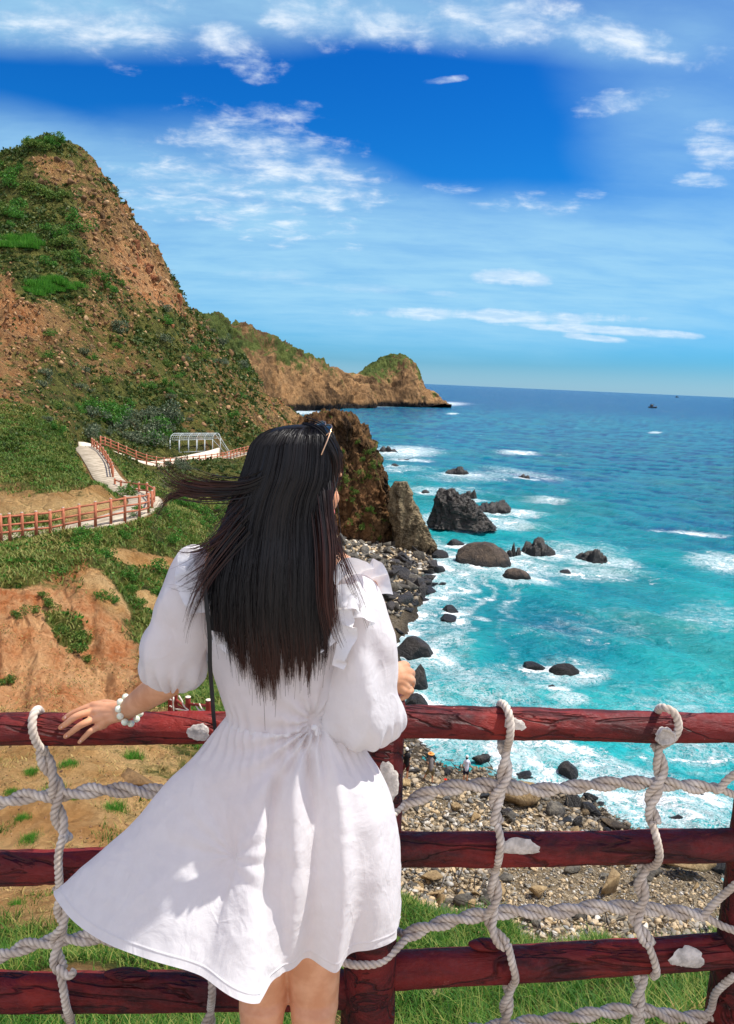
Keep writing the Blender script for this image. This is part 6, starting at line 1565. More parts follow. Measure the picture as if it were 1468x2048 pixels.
# legs
def dn(px, py, D, z_=None):
    q = P(px, py, D)
    if z_ is not None: q[2] = z_
    return q
LG = []
kl, kr = P(527, 1995, 1.545), P(629, 1995, 1.545)
for (hip, thg, kn, px0) in ((P(528, 1570, 1.55), P(524, 1790, 1.55), kl, -1), (P(615, 1570, 1.55), P(622, 1790, 1.55), kr, 1)):
    ank = kn.copy(); ank[2] = .09; ank[1] -= .02; clf = kn.copy(); clf[2] = .27; clf[1] -= .018
    heel = ank.copy(); heel[2] = .04; toe = heel+np.array([.03*px0, .17, -.015])
    kw_ = kn.copy(); kw_[2] = kn[2]
    LG += [tube([hip, thg, kn, clf, ank], [.085, .073, .0545, .0535, .034], 28, 48), tube([ank+[0, 0, .01], heel+[0, .0, 0], toe], [.034, .034, .026], 16, 14)]
# left arm, forearm and hand
WL = P(247, 1424, 1.735)
armL = [tube([SHL, P(350, 1270, 1.52), P(352, 1352, 1.57)], [.045, .042, .036], 20, 20), tube([P(352, 1352, 1.57), P(300, 1388, 1.65), P(262, 1413, 1.715), WL], [.036, .032, .0245, .0235], 22, 24)]
def fing(L, rads): return tube([P(*q) for q in L], rads, 14, 22)
MC = dict(i=(187, 1411, 1.785), m=(186, 1423, 1.770), r=(190, 1438, 1.760), l=(200, 1452, 1.757))
handL = [fing([(196, 1411, 1.783), MC['i'], (161, 1420, 1.782), (141, 1429, 1.782), (128, 1437, 1.790)], [.0105, .0095, .0082, .0072, .0058]),
         fing([(198, 1424, 1.768), MC['m'], (154, 1432, 1.752), (133, 1447, 1.756), (121, 1455, 1.768)], [.011, .0100, .0088, .0076, .0062]),
         fing([(202, 1438, 1.760), MC['r'], (164, 1449, 1.742), (143, 1464, 1.750), (131, 1473, 1.764)], [.0105, .0096, .0084, .0073, .0060]),
         fing([(208, 1450, 1.756), MC['l'], (182, 1462, 1.742), (169, 1474, 1.752), (159, 1484, 1.766)], [.0098, .0086, .0074, .0064, .0054]),
         fing([(232, 1412, 1.765), (212, 1408, 1.790), (194, 1409, 1.812), (180, 1416, 1.826)], [.012, .0115, .0095, .0075])]
wq = (241, 1424, 1.745)
for k in 'imrl': handL.append(tube([P(*wq)+[0, 0, {'i': .008, 'm': .003, 'r': -.003, 'l': -.009}[k]], P((wq[0]+MC[k][0])/2, (wq[1]+MC[k][1])/2-1, (wq[2]+MC[k][2])/2-.003), P(*MC[k])], [.0150, .0135, .0108], 16, 14))
handL.append(tube([P(246, 1424, 1.737), P(236, 1425, 1.748)], [.023, .020], 20, 6, flat=.8))
# right arm and hand closed over the post top
WR = P(778, 1352, 1.715)
armR = [tube([SHR, P(728, 1320, 1.53), P(732, 1410, 1.56)], [.045, .042, .036], 20, 20), tube([P(732, 1410, 1.56), P(755, 1380, 1.64), WR], [.036, .032, .025], 20, 20)]
handR = []
mcr = [(808, 1330, 1.795), (818, 1344, 1.785), (819, 1359, 1.775), (812, 1373, 1.765)]
for i, q in enumerate(mcr):
    handR.append(tube([WR+[0, 0, .010-.006*i], P((778+q[0])/2, (1352+q[1])/2-3, (1.715+q[2])/2), P(*q)], [.019, .0165, .0112], 16, 14))
    sh_ = [.98, 1, .95, .8][i]
    handR.append(tube([P(*q), P(q[0]+5, q[1]+3, q[2]+.035*sh_), P(q[0]+1, q[1]+17, q[2]+.052*sh_), P(q[0]-9, q[1]+23, q[2]+.035)], [.0108, .0098, .0088, .0072], 14, 20))
handR.append(tube([P(786, 1360, 1.73), P(800, 1376, 1.745), P(812, 1382, 1.765), P(822, 1381, 1.79)], [.015, .0125, .0105, .0085], 14, 16))
V, Fs = remesh(merge(*bits, neck, *tors, *LG, *armL, *armR), .0038, 6)
V2_, Fs2 = remesh(merge(*handL, tube([P(275, 1405, 1.692), P(262, 1413, 1.715), WL], [.0245, .0245, .0235], 22, 8), *handR, tube([P(760, 1373, 1.66), WR], [.030, .025], 20, 6)), .0019, 5, .55)
body = part('body', merge((V, Fs), (V2_, Fs2)), M_SKIN, woman)
M_EYE = simple('eye_white', (.8, .8, .78), .2, .5); M_IRIS = simple('iris', (.03, .015, .01), .2, .5); M_LIP = simple('lips', sRGB(186, 84, 78), .4, .4); M_NAIL = simple('nail', sRGB(232, 182, 162), .25, .5)
for sx_ in (-1, 1):
    ey = part('eye', ellipsoid(hp_(sx_*.030, .074, .006), .012, .010, .008, HA), M_EYE, woman)
    part('iris', ellipsoid(hp_(sx_*.031, .0815, .006), .0055, .003, .0055, HA, 14, 8), M_IRIS, ey)
    part('eyebrow', tube([hp_(sx_*.012, .096, .022), hp_(sx_*.03, .094, .027), hp_(sx_*.048, .083, .022)], [.002, .003, .0015], 8, 8), M_HCORE, woman)
part('lips', merge(tube([hp_(-.019, .093, -.062), hp_(0, .103, -.059), hp_(.019, .093, -.062)], [.002, .005, .002], 10, 10), tube([hp_(-.018, .092, -.067), hp_(0, .101, -.069), hp_(.018, .092, -.067)], [.002, .005, .002], 10, 10)), M_LIP, woman)
for a, b, r_ in (((128, 1437, 1.7845), (134, 1434, 1.778), .0046), ((121, 1455, 1.7625), (127, 1451, 1.7545), .005), ((131, 1473, 1.7585), (137, 1469, 1.7495), .0048), ((159, 1484, 1.7605), (164, 1479, 1.7525), .0043)):
    A, B_ = P(*a), P(*b); d = norms(A-B_); n_v = norms(np.array([0, -.75, .65])); s_v = np.cross(d, n_v)
    part('fingernail', ellipsoid((A+B_)/2+n_v*.0018, .0055, r_, .0018, np.array([d, norms(s_v), np.cross(norms(s_v), d)*-1]), 14, 8), M_NAIL, woman)

# ---- dress
CT0 = P(629, 1455, 1.425)
def cinch(V, k=15, r0_=.09, amp=.006, s0=.012):
    dx = V[..., 0]-CT0[0]; dz_ = V[..., 2]-CT0[2]; d = np.hypot(dx, dz_); a = np.arctan2(dz_, dx)
    near_ = (V[..., 1] < CT0[1]+.09)
    return np.sin(a*k+1.2*np.sin(a*3+1)+d*8)*amp*sstep(d, 0, s0*3)*np.exp(-d/r0_)*near_-.010*np.exp(-(d/.02)**2)*near_
def ring_loft(levels, nz, nt, disp=None, close=True, pw=1.0):
    """levels: (left px, left py, right px, right py, D, half depth)"""
    A = []
    for l in levels:
        a, b = P(l[0], l[1], l[4]), P(l[2], l[3], l[4]); A.append([*(a+b)/2, *(b-a)/2, l[5]])
    C_ = catmull_u(np.array(A), nz)
    th = np.linspace(0, 2*np.pi, nt, endpoint=False); c_, s_ = np.cos(th), np.sin(th)
    tv = np.linspace(0, 1, nz)
    Vv = C_[:, None, :3]+C_[:, None, 3:6]*c_[None, :, None]+np.array([0, -1, .12])[None, None]*C_[:, None, 6:7]*s_[None, :, None]
    nrm = norms(C_[:, None, 3:6]/np.linalg.norm(C_[:, None, 3:6], axis=-1, keepdims=True)*c_[None, :, None]+np.array([0, -1, .12])*s_[None, :, None])
    if disp is not None: Vv = Vv+nrm*disp(Vv, tv[:, None], th[None])[..., None]
    return Vv, nrm
def catmull_u(p, n):
    q = np.vstack([2*p[0]-p[1], p, 2*p[-1]-p[-2]]); m_ = len(p)-1; o = []
    for x in np.linspace(0, m_-1e-6, n):
        i = int(x)+1; t = x-int(x); a, b, c, d = q[i-1], q[i], q[i+1], q[i+2]
        o.append(.5*((2*b)+(-a+c)*t+(2*a-5*b+4*c-d)*t*t+(-a+3*b-3*c+d)*t**3))
    return np.array(o)
def wrinkle(V, sc, off, amp, an=(1, 1, 1)): return fbm(V*np.array(an), sc, 3, .42, False, off)*amp*1.5+(fbm(V*np.array(an)+.05, sc*.8, 2, .4, True, off+5)**3)*amp*.6
bod = [(515, 1088, 615, 1088, 1.53, .056), (470, 1098, 660, 1102, 1.53, .064), (430, 1112, 696, 1122, 1.535, .072), (402, 1150, 716, 1162, 1.535, .088), (398, 1200, 708, 1205, 1.53, .108), (406, 1250, 700, 1255, 1.53, .112), (414, 1295, 694, 1300, 1.53, .108), (428, 1345, 690, 1350, 1.53, .100), (446, 1395, 686, 1398, 1.53, .094), (455, 1420, 684, 1425, 1.53, .092), (456, 1440, 684, 1445, 1.53, .094)]
V, n_ = ring_loft(bod, 120, 200, lambda V, t, th: wrinkle(V, 9, 3, .0045, (1, 1, .45))+cinch(V, 13, .07, .007)+.004*sstep(t, .7, 1)*np.sin(th*26+np.sin(th*5)*2))
part('bodice', (V.reshape(-1, 3), [grid_faces(120, 200, True)]), M_CLOTH, woman)
# skirt: waist ring to wind-blown hem
wc_ = (P(456, 1432, 1.53)+P(684, 1440, 1.53))/2; wa = (P(684, 1440, 1.53)-P(456, 1432, 1.53))/2
HEM = {180: (114, 1788, 1.44), 188: (122, 1812, 1.40), 196: (146, 1845, 1.36), 207: (205, 1884, 1.315), 219: (290, 1917, 1.275), 231: (370, 1942, 1.25), 241: (415, 1962, 1.24), 250: (455, 1988, 1.24), 258: (492, 2000, 1.25), 264: (508, 1996, 1.265), 270: (530, 1962, 1.30), 277: (560, 1938, 1.34), 286: (605, 1930, 1.36), 300: (650, 1927, 1.37), 318: (705, 1916, 1.39), 336: (758, 1897, 1.42), 348: (784, 1880, 1.46), 360: (793, 1862, 1.51),
       380: (786, 1845, 1.58), 400: (760, 1830, 1.64), 425: (700, 1820, 1.69), 450: (600, 1810, 1.715), 475: (480, 1800, 1.71), 500: (340, 1790, 1.66), 522: (200, 1780, 1.56), 540: (114, 1788, 1.44)}
ks = sorted(HEM); hp3 = np.array([P(*HEM[k]) for k in ks]); NTk = 560
ang = np.linspace(180, 540, NTk, endpoint=False)
def per(x, xp, A): # periodic smooth interpolation
    xp2 = np.concatenate([np.array(xp[:-1])-360, xp, np.array(xp[1:])+360]); A2 = np.vstack([A[:-1], A, A[1:]])
    dA = np.gradient(A2, xp2, axis=0); i = np.clip(np.searchsorted(xp2, x)-1, 0, len(xp2)-2); h = (xp2[i+1]-xp2[i])[:, None]; t = ((x-xp2[i])/(xp2[i+1]-xp2[i]))[:, None]
    return (2*t**3-3*t**2+1)*A2[i]+(t**3-2*t**2+t)*h*dA[i]+(-2*t**3+3*t**2)*A2[i+1]+(t**3-t**2)*h*dA[i+1]
hem = per(ang, ks, hp3); ar = np.radians(ang)
# near-side folds gather toward the cinched point right of centre
wr = wc_+wa*np.cos(ar)[:, None]+np.array([0, 1, -.1])*.094*np.sin(ar)[:, None]
NZk = 300; t = np.linspace(0, 1, NZk)[:, None]
outw = np.stack([np.cos(ar), np.sin(ar)*.9, 0*ar], 1)
rightness = sstep(np.cos(ar), -.1, 1)
bul = (.085*rightness+.045*sstep(-np.sin(ar), 0, 1)*sstep(np.cos(ar), -1, -.2)+.0)
leftness = 1-sstep(np.cos(ar), -.15, .35)
ctrl = wr*.54+hem*.46+outw*(bul-.05*leftness*sstep(-np.sin(ar), .1, .6))[:, None]+np.array([0, 0, 1])*(.02+.03*rightness-.05*leftness)[:, None]
tb = t[:, :, None]
Vs = wr[None]*(1-tb)**2+2*ctrl[None]*tb*(1-tb)+hem[None]*tb**2
gu, gv = np.gradient(Vs, axis=1), np.gradient(Vs, axis=0); nn = norms(np.cross(gu, gv)); 
if (nn[150, 200]*np.array([0, -1, 0])).sum() < 0: nn = -nn
A_ = ang[None]+0*t
def foldw(c, w_): return np.exp(-((A_-c)/w_)**2)
# deep pleats near the right of centre, long soft ones on the left
drift = A_+t*6
pleat = np.sin(np.radians(drift*13))*foldw(290, 30)*.024*sstep(t, .03, .35)*(1-.30*t)
pleat += np.sin(np.radians(drift*29+40))*foldw(288, 24)*.006*sstep(t, .0, .1)*(1-.5*t)
pleat += np.sin(np.radians(A_*7+t*60))*(.35+foldw(335, 30))*.010*t
soft = np.sin(np.radians(A_*4.2+t*70+20))*.014*t*foldw(225, 45)*1.35+np.sin(np.radians(A_*9-t*90))*.010*t*t+np.sin(np.radians(A_*5+t*150))*.006*t
wr_ = wrinkle(Vs, 5, 12, .009, (1, 1, .6))*sstep(t, .15, .5)+wrinkle(Vs, 14, 9, .002)*sstep(t, .1, .5)
gath = .003*np.sin(np.radians(A_*34))*(1-sstep(t, .02, .30))
# creases radiating in the lit lower part
dent = -.030*np.exp(-(((A_-228)/20)**2+((t-.58)/.16)**2))
pleat = pleat+cinch(Vs, 17, .16, .010)
SC0 = P(440, 1735, 1.32); dx = Vs[..., 0]-SC0[0]; dz_ = Vs[..., 2]-SC0[2]; d_ = np.hypot(dx, dz_); a_s = np.arctan2(dz_, dx)
pleat = pleat+(np.sin(a_s*9+2*np.sin(a_s*2))*.0016+.0014*np.abs(np.sin(a_s*6.5+1)))*np.exp(-((d_-.07)/.07)**2)*(Vs[..., 1] < 1.5)
Vs = Vs+nn*(pleat+soft+wr_+gath+dent)[..., None]
hemf = 1-np.abs(np.linspace(0, 1, NZk)-.965)/.004
Vs = Vs+nn*(.0016*sstep(np.abs(t-.966), .004, 0))[..., None]*np.array([1, 1, 1])
Vf = Vs.reshape(-1, 3)
sk = part('skirt', (Vf, [grid_faces(NZk, NTk, True)]), M_CLOTH, woman)
# cinched tie at the waist
ct = P(629, 1455, 1.425)
part('waist_tie', merge(ellipsoid(ct, .007, .004, .006), ellipsoid(ct+[.004, 0, -.009], .003, .003, .009)), M_CLOTH, woman)
# sleeves
def sleeve_fold(seed, amp=.006, cuff=.86, n=13):
    def f(V, t, th): return wrinkle(V, 8, seed, amp*1.6, (1, 1, .5))+.0035*np.sin((V[..., 0]*.8+V[..., 2]*.6)*55+seed+4*fbm(V, 5, 2))*sstep(t, .2, .5)+.009*np.sin(th*n+2*np.sin(th*2+seed))*sstep(t, cuff-.22, cuff)*(1-.3*sstep(t, .97, 1))+.004*np.sin(th*4+t*5+seed)*sstep(t, .1, .5)
    return f
slL = [(372, 1092, 388, 1088, 1.53, .006), (360, 1100, 402, 1090, 1.528, .020), (348, 1120, 415, 1106, 1.525, .045), (338, 1145, 425, 1140, 1.525, .064), (325, 1190, 428, 1185, 1.522, .070), (308, 1235, 428, 1235, 1.525, .073), (289, 1280, 424, 1285, 1.53, .075), (280, 1315, 418, 1325, 1.54, .074), (288, 1345, 404, 1356, 1.555, .066), (312, 1364, 382, 1374, 1.572, .048), (326, 1371, 368, 1380, 1.58, .038)]
V, _ = ring_loft(slL, 150, 180, sleeve_fold(2)); part('sleeve', (V.reshape(-1, 3), [grid_faces(150, 180, True)]), M_CLOTH, woman)
slR = [(690, 1124, 708, 1130, 1.51, .006), (678, 1130, 720, 1140, 1.51, .022), (668, 1150, 746, 1160, 1.51, .048), (668, 1185, 762, 1190, 1.51, .064), (670, 1230, 772, 1230, 1.508, .072), (670, 1280, 780, 1280, 1.505, .076), (665, 1330, 786, 1330, 1.505, .080), (655, 1375, 794, 1378, 1.505, .084), (640, 1420, 806, 1412, 1.51, .086), (633, 1452, 808, 1440, 1.515, .082), (642, 1478, 796, 1466, 1.525, .070), (672, 1489, 772, 1484, 1.54, .05), (700, 1486, 760, 1482, 1.56, .036)]
V, _ = ring_loft(slR, 170, 200, sleeve_fold(5, .006, .88, 11)); part('sleeve', (V.reshape(-1, 3), [grid_faces(170, 200, True)]), M_CLOTH, woman)
def ruffle(name, pts, width, n_w, amp, out_v, seed=0, up=0.0):
    """gathered strip: pts its seam (px,py,D), out_v world direction it falls"""
    c = resamp([P(*q) for q in pts], .0018); n = len(c); m_ = 26
    t_, _, _ = frames(c); ov = np.array(out_v, float); L = np.linspace(0, 1, n)
    ov = norms(ov[None]-t_*(t_@ov)[:, None]) if ov.ndim == 1 else ov
    nv = norms(np.cross(t_, ov)); ph = L*n_w*2*np.pi+1.3*np.sin(L*9+seed)
    v = np.linspace(0, 1, m_); wd = width*(.75+.25*np.sin(L*np.pi))*(1+.12*np.sin(ph*.5+seed))
    V = c[None]+ov[None]*(v[:, None]*wd[None])[..., None]+nv[None]*((np.sin(ph)[None]*amp*v[:, None]**1.2)+.35*amp*np.sin(2.3*ph+seed)[None]*v[:, None]**2)[..., None]
    V = V+t_[None]*(np.cos(ph)[None]*amp*.35*v[:, None])[..., None]
    V = V+nv[None]*(fbm(V, 30, 3, .5, False, seed)*.003)[..., None]
    return part(name, (V.reshape(-1, 3), [grid_faces(m_, n)]), M_CLOTH, woman)
ruffle('ruffle', [(668, 1185, 1.44), (680, 1160, 1.445), (700, 1148, 1.465), (722, 1152, 1.49), (742, 1166, 1.515), (758, 1188, 1.54)], .042, 3.2, .013, (.3, -.5, .8), 1)
ruffle('ruffle', [(666, 1172, 1.43), (690, 1168, 1.43), (716, 1176, 1.44), (738, 1192, 1.46), (752, 1212, 1.49)], .056, 2.6, .014, (.25, -.35, -.9), 2)
ruffle('ruffle', [(668, 1190, 1.425), (672, 1220, 1.42), (676, 1250, 1.42), (672, 1290, 1.42), (664, 1330, 1.425)], .034, 3.0, .012, (1, -.35, -.35), 3)
ruffle('ruffle', [(384, 1105, 1.475), (392, 1140, 1.455), (402, 1180, 1.445), (410, 1225, 1.44)], .040, 2.5, .012, (-1, -.3, -.45), 4)
ruffle('ruffle', [(425, 1270, 1.43), (470, 1292, 1.421), (530, 1302, 1.416), (600, 1302, 1.416), (650, 1280, 1.421), (672, 1245, 1.428)], .020, 5, .003, (0, -.06, -1), 5)
part('collar', merge(tube([P(505, 1112, 1.50), P(540, 1100, 1.475), P(580, 1100, 1.475), P(622, 1112, 1.50)], [.012, .014, .014, .012], 12, 20)), M_CLOTH, woman)

# ---- hair
HL = np.array([(850, 590, 632, 1.535, .022), (853, 566, 648, 1.535, .055), (859, 540, 660, 1.535, .080), (870, 519, 668, 1.532, .095), (888, 502, 673, 1.528, .104), (903, 496, 675, 1.527, .106), (925, 490, 676, 1.525, .108), (960, 478, 674, 1.52, .106), (1000, 462, 661, 1.51, .095), (1040, 450, 656, 1.495, .080), (1080, 438, 660, 1.478, .066), (1120, 425, 666, 1.462, .058), (1160, 414, 669, 1.452, .052), (1210, 408, 671, 1.444, .046), (1260, 408, 672, 1.440, .040), (1300, 420, 672, 1.438, .034), (1340, 432, 668, 1.437, .028), (1390, 445, 662, 1.437, .022)])
core = [(l+(r-l)*.06, y, r-(r-l)*(.05 if y < 1040 else .17), y, D, dp*.86) for y, l, r, D, dp in HL if y < 1275]
V, _ = ring_loft(core, 90, 90, lambda V, t, th: .003*np.sin(th*19)*t)
Vc = V.reshape(-1, 3); topc = V[0].mean(0); botc = V[-1].mean(0); j = np.arange(90)
part('hair', (np.vstack([Vc, topc, botc]), [grid_faces(90, 90, True), np.stack([(j+1) % 90, j, np.full(90, 8100)], 1), np.stack([89*90+j, 89*90+(j+1) % 90, np.full(90, 8101)], 1)]), M_HCORE, woman)
hr = np.random.default_rng(77)
def hair_at(y, a, dj):
    """y (n,) picture level, a in [-1,1] across, dj depth factor -> px, py, D"""
    l = np.interp(y, HL[:, 0], HL[:, 1]); r = np.interp(y, HL[:, 0], HL[:, 2]); D = np.interp(y, HL[:, 0], HL[:, 3]); dp = np.interp(y, HL[:, 0], HL[:, 4])
    return (l+r)/2+(r-l)/2*a, y, D-dp*np.sqrt(np.clip(1-a*a, 0, 1))*dj
def Pv(px, py, D):
    r = fwd[None]+((px-734)/F)[..., None]*rightv+((1024-py)/F)[..., None]*upv
    r = r*(D/r[..., 1])[..., None]; r[..., 2] += CAMZ; return r
def ribbons(C_, w0, tipt, wtip=.25):
    """C_ (n,k,3) centre lines; w0 (n,) half width"""
    n, k = C_.shape[:2]; t = norms(np.gradient(C_, axis=1)); outd = norms(C_-np.array([HC[0], HC[1]+.05, 0])*np.array([1, 1, 0])-np.array([0, 0, 1])*C_[..., 2:3])
    rj = hr.normal(size=(n, 1, 3))*.45
    s_ = norms(np.cross(t, norms(outd+rj)))
    v = np.linspace(0, 1, k)[None]; w_ = w0[:, None]*(1-(1-wtip)*sstep(v, .55, 1))
    V = np.stack([C_-s_*w_[..., None], C_+s_*w_[..., None]], 2).reshape(-1, 3)
    base = (np.arange(n)*k*2)[:, None, None]; i = (np.arange(k-1)*2)[None, :, None]
    Fq = (base+i+np.array([0, 1, 3, 2])[None, None]).reshape(-1, 4)
    tip = np.broadcast_to(np.linspace(0, 1, k)[None, :, None], (n, k, 2)) if tipt is None else np.broadcast_to(tipt[..., None], (n, k, 2))
    return V, [Fq], tip.reshape(-1), np.repeat(hr.random(n), k*2)
K = 36; N = 13000
a = np.sign(hr.random(N)-.5)*hr.random(N)**.75; a[hr.random(N) < .5] *= .999
u_ = hr.random(N)
tipy = np.interp(a, [-1, -.8, -.5, -.1, .3, .6, .85, 1], [1185, 1255, 1318, 1350, 1340, 1318, 1280, 1200])-14+hr.normal(size=N)*26-np.abs(hr.normal(size=N))*22*(hr.random(N) < .4)
v = np.linspace(0, 1, K)[None]**1.55
y0 = 850+8*hr.random(N)
yy = y0[:, None]+(tipy-y0)[:, None]*v
# clumps: strands are drawn to clump centres towards the tips
cc_ = np.sort(hr.uniform(-1, 1, 46)); cl_a = cc_[np.argmin(np.abs(a[:, None]-cc_[None]+hr.normal(size=(N, 1))*.02), 1)]; tipy2 = hr.normal(size=46)*16
tipy = tipy+tipy2[np.argmin(np.abs(cl_a[:, None]-cc_[None]), 1)]; yy = y0[:, None]+(tipy-y0)[:, None]*v; kk = sstep(yy, 1060, 1350)*(.35+.5*hr.random((N, 1)))
aa = a[:, None]*(1-kk)+(cl_a[:, None]+.012*np.sin(cl_a[:, None]*90+yy*.02))*kk
aa = aa+.022*np.sin(yy/62+cl_a[:, None]*23)*sstep(yy, 920, 1150)+(hr.random((N, 1)) < .10)*hr.normal(size=(N, 1))*.16*sstep(yy, 900, 1330)+.010*np.sin(yy/45+hr.random((N, 1))*6.3)+hr.normal(size=(N, 1))*.012*sstep(yy, 900, 1300)
px_, py_, D_ = hair_at(yy, np.clip(aa, -1.06, 1.04), (.93+.12*hr.random((N, 1))))
px_ = px_-22*sstep(yy, 1240, 1380)*(hr.random((N, 1))-.15)*np.clip(-a[:, None]+.5, 0, 1.2)
# wind lifts the left edge strands
lift = np.clip(-a-.72, 0, .28)/.28*(hr.random(N) < .12)*hr.random(N)
px_ = px_-lift[:, None]*75*sstep(yy, 980, 1220)**1.4; py_ = py_-lift[:, None]*50*sstep(yy, 1050, 1230)
# thin out the right fringe so the cloth shows between strands
C_ = Pv(px_, py_, D_)
keep = ~((a > .82) & (hr.random(N) < .45)); C_ = C_[keep]; yk = yy[keep]
hA = ribbons(C_, .0005+.0007*hr.random(len(C_)), sstep(yk, 1060, 1420)*.9)
def lock(path, n, spread0, spread1, k=26, w_=.0008, tip0=.35, droop=0.0, dsp=.02):
    c = catmull([P(*q) for q in path], k); t_, A, B_ = frames(c)
    o = hr.normal(size=(n, 2)); v = np.linspace(0, 1, k)[None]; sp = spread0+(spread1-spread0)*v**1.5
    ln = .7+.3*hr.random(n)
    C_ = np.empty((n, k, 3))
    for i in range(n):
        vv = np.linspace(0, ln[i], k); cc = np.stack([np.interp(vv, np.linspace(0, 1, k), c[:, q]) for q in range(3)], 1)
        C_[i] = cc+A*(o[i, 0]*sp[0]+.003*np.sin(v[0]*7+o[i, 1]*5)*v[0])[:, None]+B_*(o[i, 1]*sp[0])[:, None]
    return ribbons(C_, w_*(.6+.8*hr.random(n)), tip0+(1-tip0)*np.broadcast_to(v, (n, k)))
LK = [lock([(560, 940, 1.44), (510, 970, 1.44), (460, 978, 1.45), (400, 974, 1.46), (352, 955, 1.47), (316, 912, 1.47)], 130, .006, .016, tip0=.2),
      lock([(560, 950, 1.44), (500, 978, 1.44), (440, 985, 1.45), (385, 984, 1.46), (345, 992, 1.47), (322, 1015, 1.47), (304, 1062, 1.47)], 90, .005, .0035, tip0=.3),
      lock([(540, 960, 1.44), (480, 980, 1.45), (420, 985, 1.46), (360, 975, 1.47), (300, 948, 1.47)], 70, .006, .013, tip0=.3),
      lock([(520, 1000, 1.44), (460, 1060, 1.44), (410, 1094, 1.45), (365, 1102, 1.46), (330, 1088, 1.46)], 24, .008, .006, tip0=.5),
      lock([(500, 1040, 1.43), (440, 1120, 1.43), (395, 1155, 1.435), (360, 1175, 1.44), (338, 1178, 1.44)], 18, .010, .006, tip0=.5),
      lock([(500, 1020, 1.43), (430, 1090, 1.43), (395, 1130, 1.435), (372, 1145, 1.44), (345, 1150, 1.44)], 12, .010, .006, tip0=.5),
      lock([(500, 1060, 1.42), (425, 1150, 1.42), (392, 1210, 1.425), (378, 1255, 1.43), (375, 1290, 1.43)], 26, .008, .005, tip0=.5),
      lock([(660, 980, 1.44), (664, 1040, 1.43), (680, 1100, 1.425), (700, 1150, 1.42), (722, 1205, 1.42), (745, 1262, 1.42)], 16, .003, .006, tip0=.55, w_=.0006),
      lock([(660, 1000, 1.44), (668, 1060, 1.43), (690, 1130, 1.425), (706, 1165, 1.42), (716, 1190, 1.42)], 14, .003, .007, tip0=.5, w_=.0006),
      lock([(640, 900, 1.50), (652, 1000, 1.45), (662, 1090, 1.425), (664, 1180, 1.41), (672, 1250, 1.405), (690, 1300, 1.405)], 60, .007, .006, tip0=.35),
      lock([(625, 900, 1.50), (640, 1000, 1.45), (650, 1100, 1.415), (652, 1200, 1.40), (664, 1270, 1.40), (678, 1292, 1.40)], 60, .008, .006, tip0=.35),
      lock([(610, 856, 1.50), (640, 868, 1.475), (662, 900, 1.47), (668, 935, 1.48), (658, 975, 1.48), (648, 1030, 1.46)], 160, .006, .005, tip0=.05),
      lock([(620, 856, 1.52), (652, 872, 1.50), (671, 900, 1.52), (676, 925, 1.54), (676, 955, 1.55), (666, 985, 1.55)], 150, .004, .004, tip0=.05)]
# fine flyaways along the left side
for _ in range(26):
    y_ = hr.uniform(985, 1200); x_ = np.interp(y_, HL[:, 0], HL[:, 1])
    LK.append(lock([(x_+40, y_-50, 1.44), (x_, y_-5, 1.44), (x_-hr.uniform(15, 50), y_+hr.uniform(-5, 35), 1.45), (x_-hr.uniform(40, 95), y_+hr.uniform(-18, 45), 1.45)], 3, .004, .012, w_=.0004, tip0=.6))
L_ = [hA]+LK
V, Fs = merge(*[(q[0], q[1]) for q in L_])
part('hair', (V, Fs), M_HAIR, woman, attrs=dict(tip=np.concatenate([q[2] for q in L_]), rnd=np.concatenate([q[3] for q in L_])))

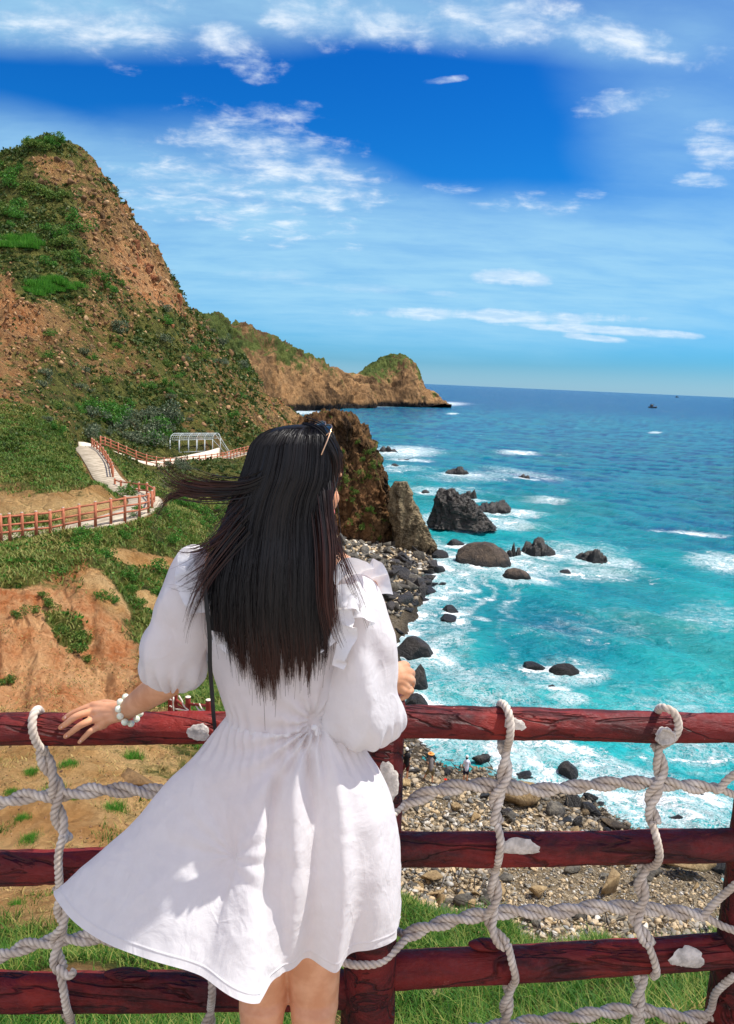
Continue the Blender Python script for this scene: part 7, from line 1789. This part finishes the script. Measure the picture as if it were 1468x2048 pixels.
# ---- bracelet, sunglasses, bag strap
M_BEAD, T_, b_ = material('pale_jade_bead'); T_.put(b_.inputs['Base Color'], T_.mix(T_.ss(T_.noise(T_.pos(), 60, 3), .4, .6), sRGB(206, 214, 190), sRGB(236, 234, 214))); b_.inputs['Roughness'].default_value = .22; b_.inputs['Subsurface Weight'].default_value = .1; b_.inputs['Subsurface Scale'].default_value = .01
br = empty('bracelet', P(257, 1422, 1.72), 'bracelet of large pale green and cream round beads on the left wrist', 'bracelet')
for q in [(251, 1394, 1.722), (240.5, 1404, 1.712), (237, 1418, 1.702), (240.5, 1432, 1.698), (249.5, 1444, 1.700), (262, 1447, 1.712), (273, 1438, 1.728), (280, 1427, 1.744), (281, 1414, 1.757), (274, 1402, 1.757), (264, 1394, 1.745)]:
    part('bead', ellipsoid(P(*q), .0083, .0083, .0083, None, 22, 16), M_BEAD, br)
sg = empty('sunglasses', P(655, 862, 1.52), 'thin gold framed sunglasses pushed up on top of the dark hair', 'sunglasses')
M_GOLD = simple('gold_wire', sRGB(214, 168, 130), .25, .6, metal=.9); M_LENS, T_, b_ = material('tinted_lens'); b_.inputs['Base Color'].default_value = (.02, .04, .05, 1); b_.inputs['Roughness'].default_value = .05; b_.inputs['Transmission Weight'].default_value = .0
part('temple', tube([P(661, 863, 1.455), P(655, 880, 1.440), P(648, 897, 1.428), P(643, 909, 1.425)], [.0022, .0017, .0014, .0012], 8, 16), M_GOLD, sg)
part('temple', tube([P(632, 850, 1.66), P(612, 868, 1.64), P(600, 885, 1.63)], [.0018, .0015, .0012], 8, 12), M_GOLD, sg)
for c0, d1 in (((646, 858, 1.49), 1), ((634, 851, 1.545), 2)):
    cc = P(c0[0], c0[1]+6, c0[2]); e1 = norms(P(662, 866, 1.46)-P(630, 851, 1.55)); e2 = norms(np.array([.30, .2, .35])); e2 = norms(e2-e1*(e1@e2))
    ringp = [cc+e1*.027*math.cos(x)+e2*.020*math.sin(x) for x in np.linspace(0, 2*np.pi, 25)]
    rim = part('rim', tube(ringp, [.0012]*25, 8, 60, False), M_GOLD, sg)
    part('lens', ellipsoid(cc, .026, .019, .0012, np.array([e1, e2, np.cross(e1, e2)]), 28, 8), M_LENS, rim)
M_STRAP = simple('black_strap', (.012, .012, .012), .5, .3)
st_ = tube([P(408, 1150, 1.425), P(414, 1215, 1.415), P(419, 1270, 1.415), (P(420, 1330, 1.42)), P(424, 1385, 1.45), P(428, 1440, 1.53), P(436, 1500, 1.60)], [.0042]*7, 10, 60, True, .45)
mesh = mesh_np('bag_strap', st_[0], st_[1], M_STRAP, origin=P(419, 1270, 1.42)); tag(mesh, 'thin black bag strap hanging down the back between the left sleeve and the bodice', 'bag strap')
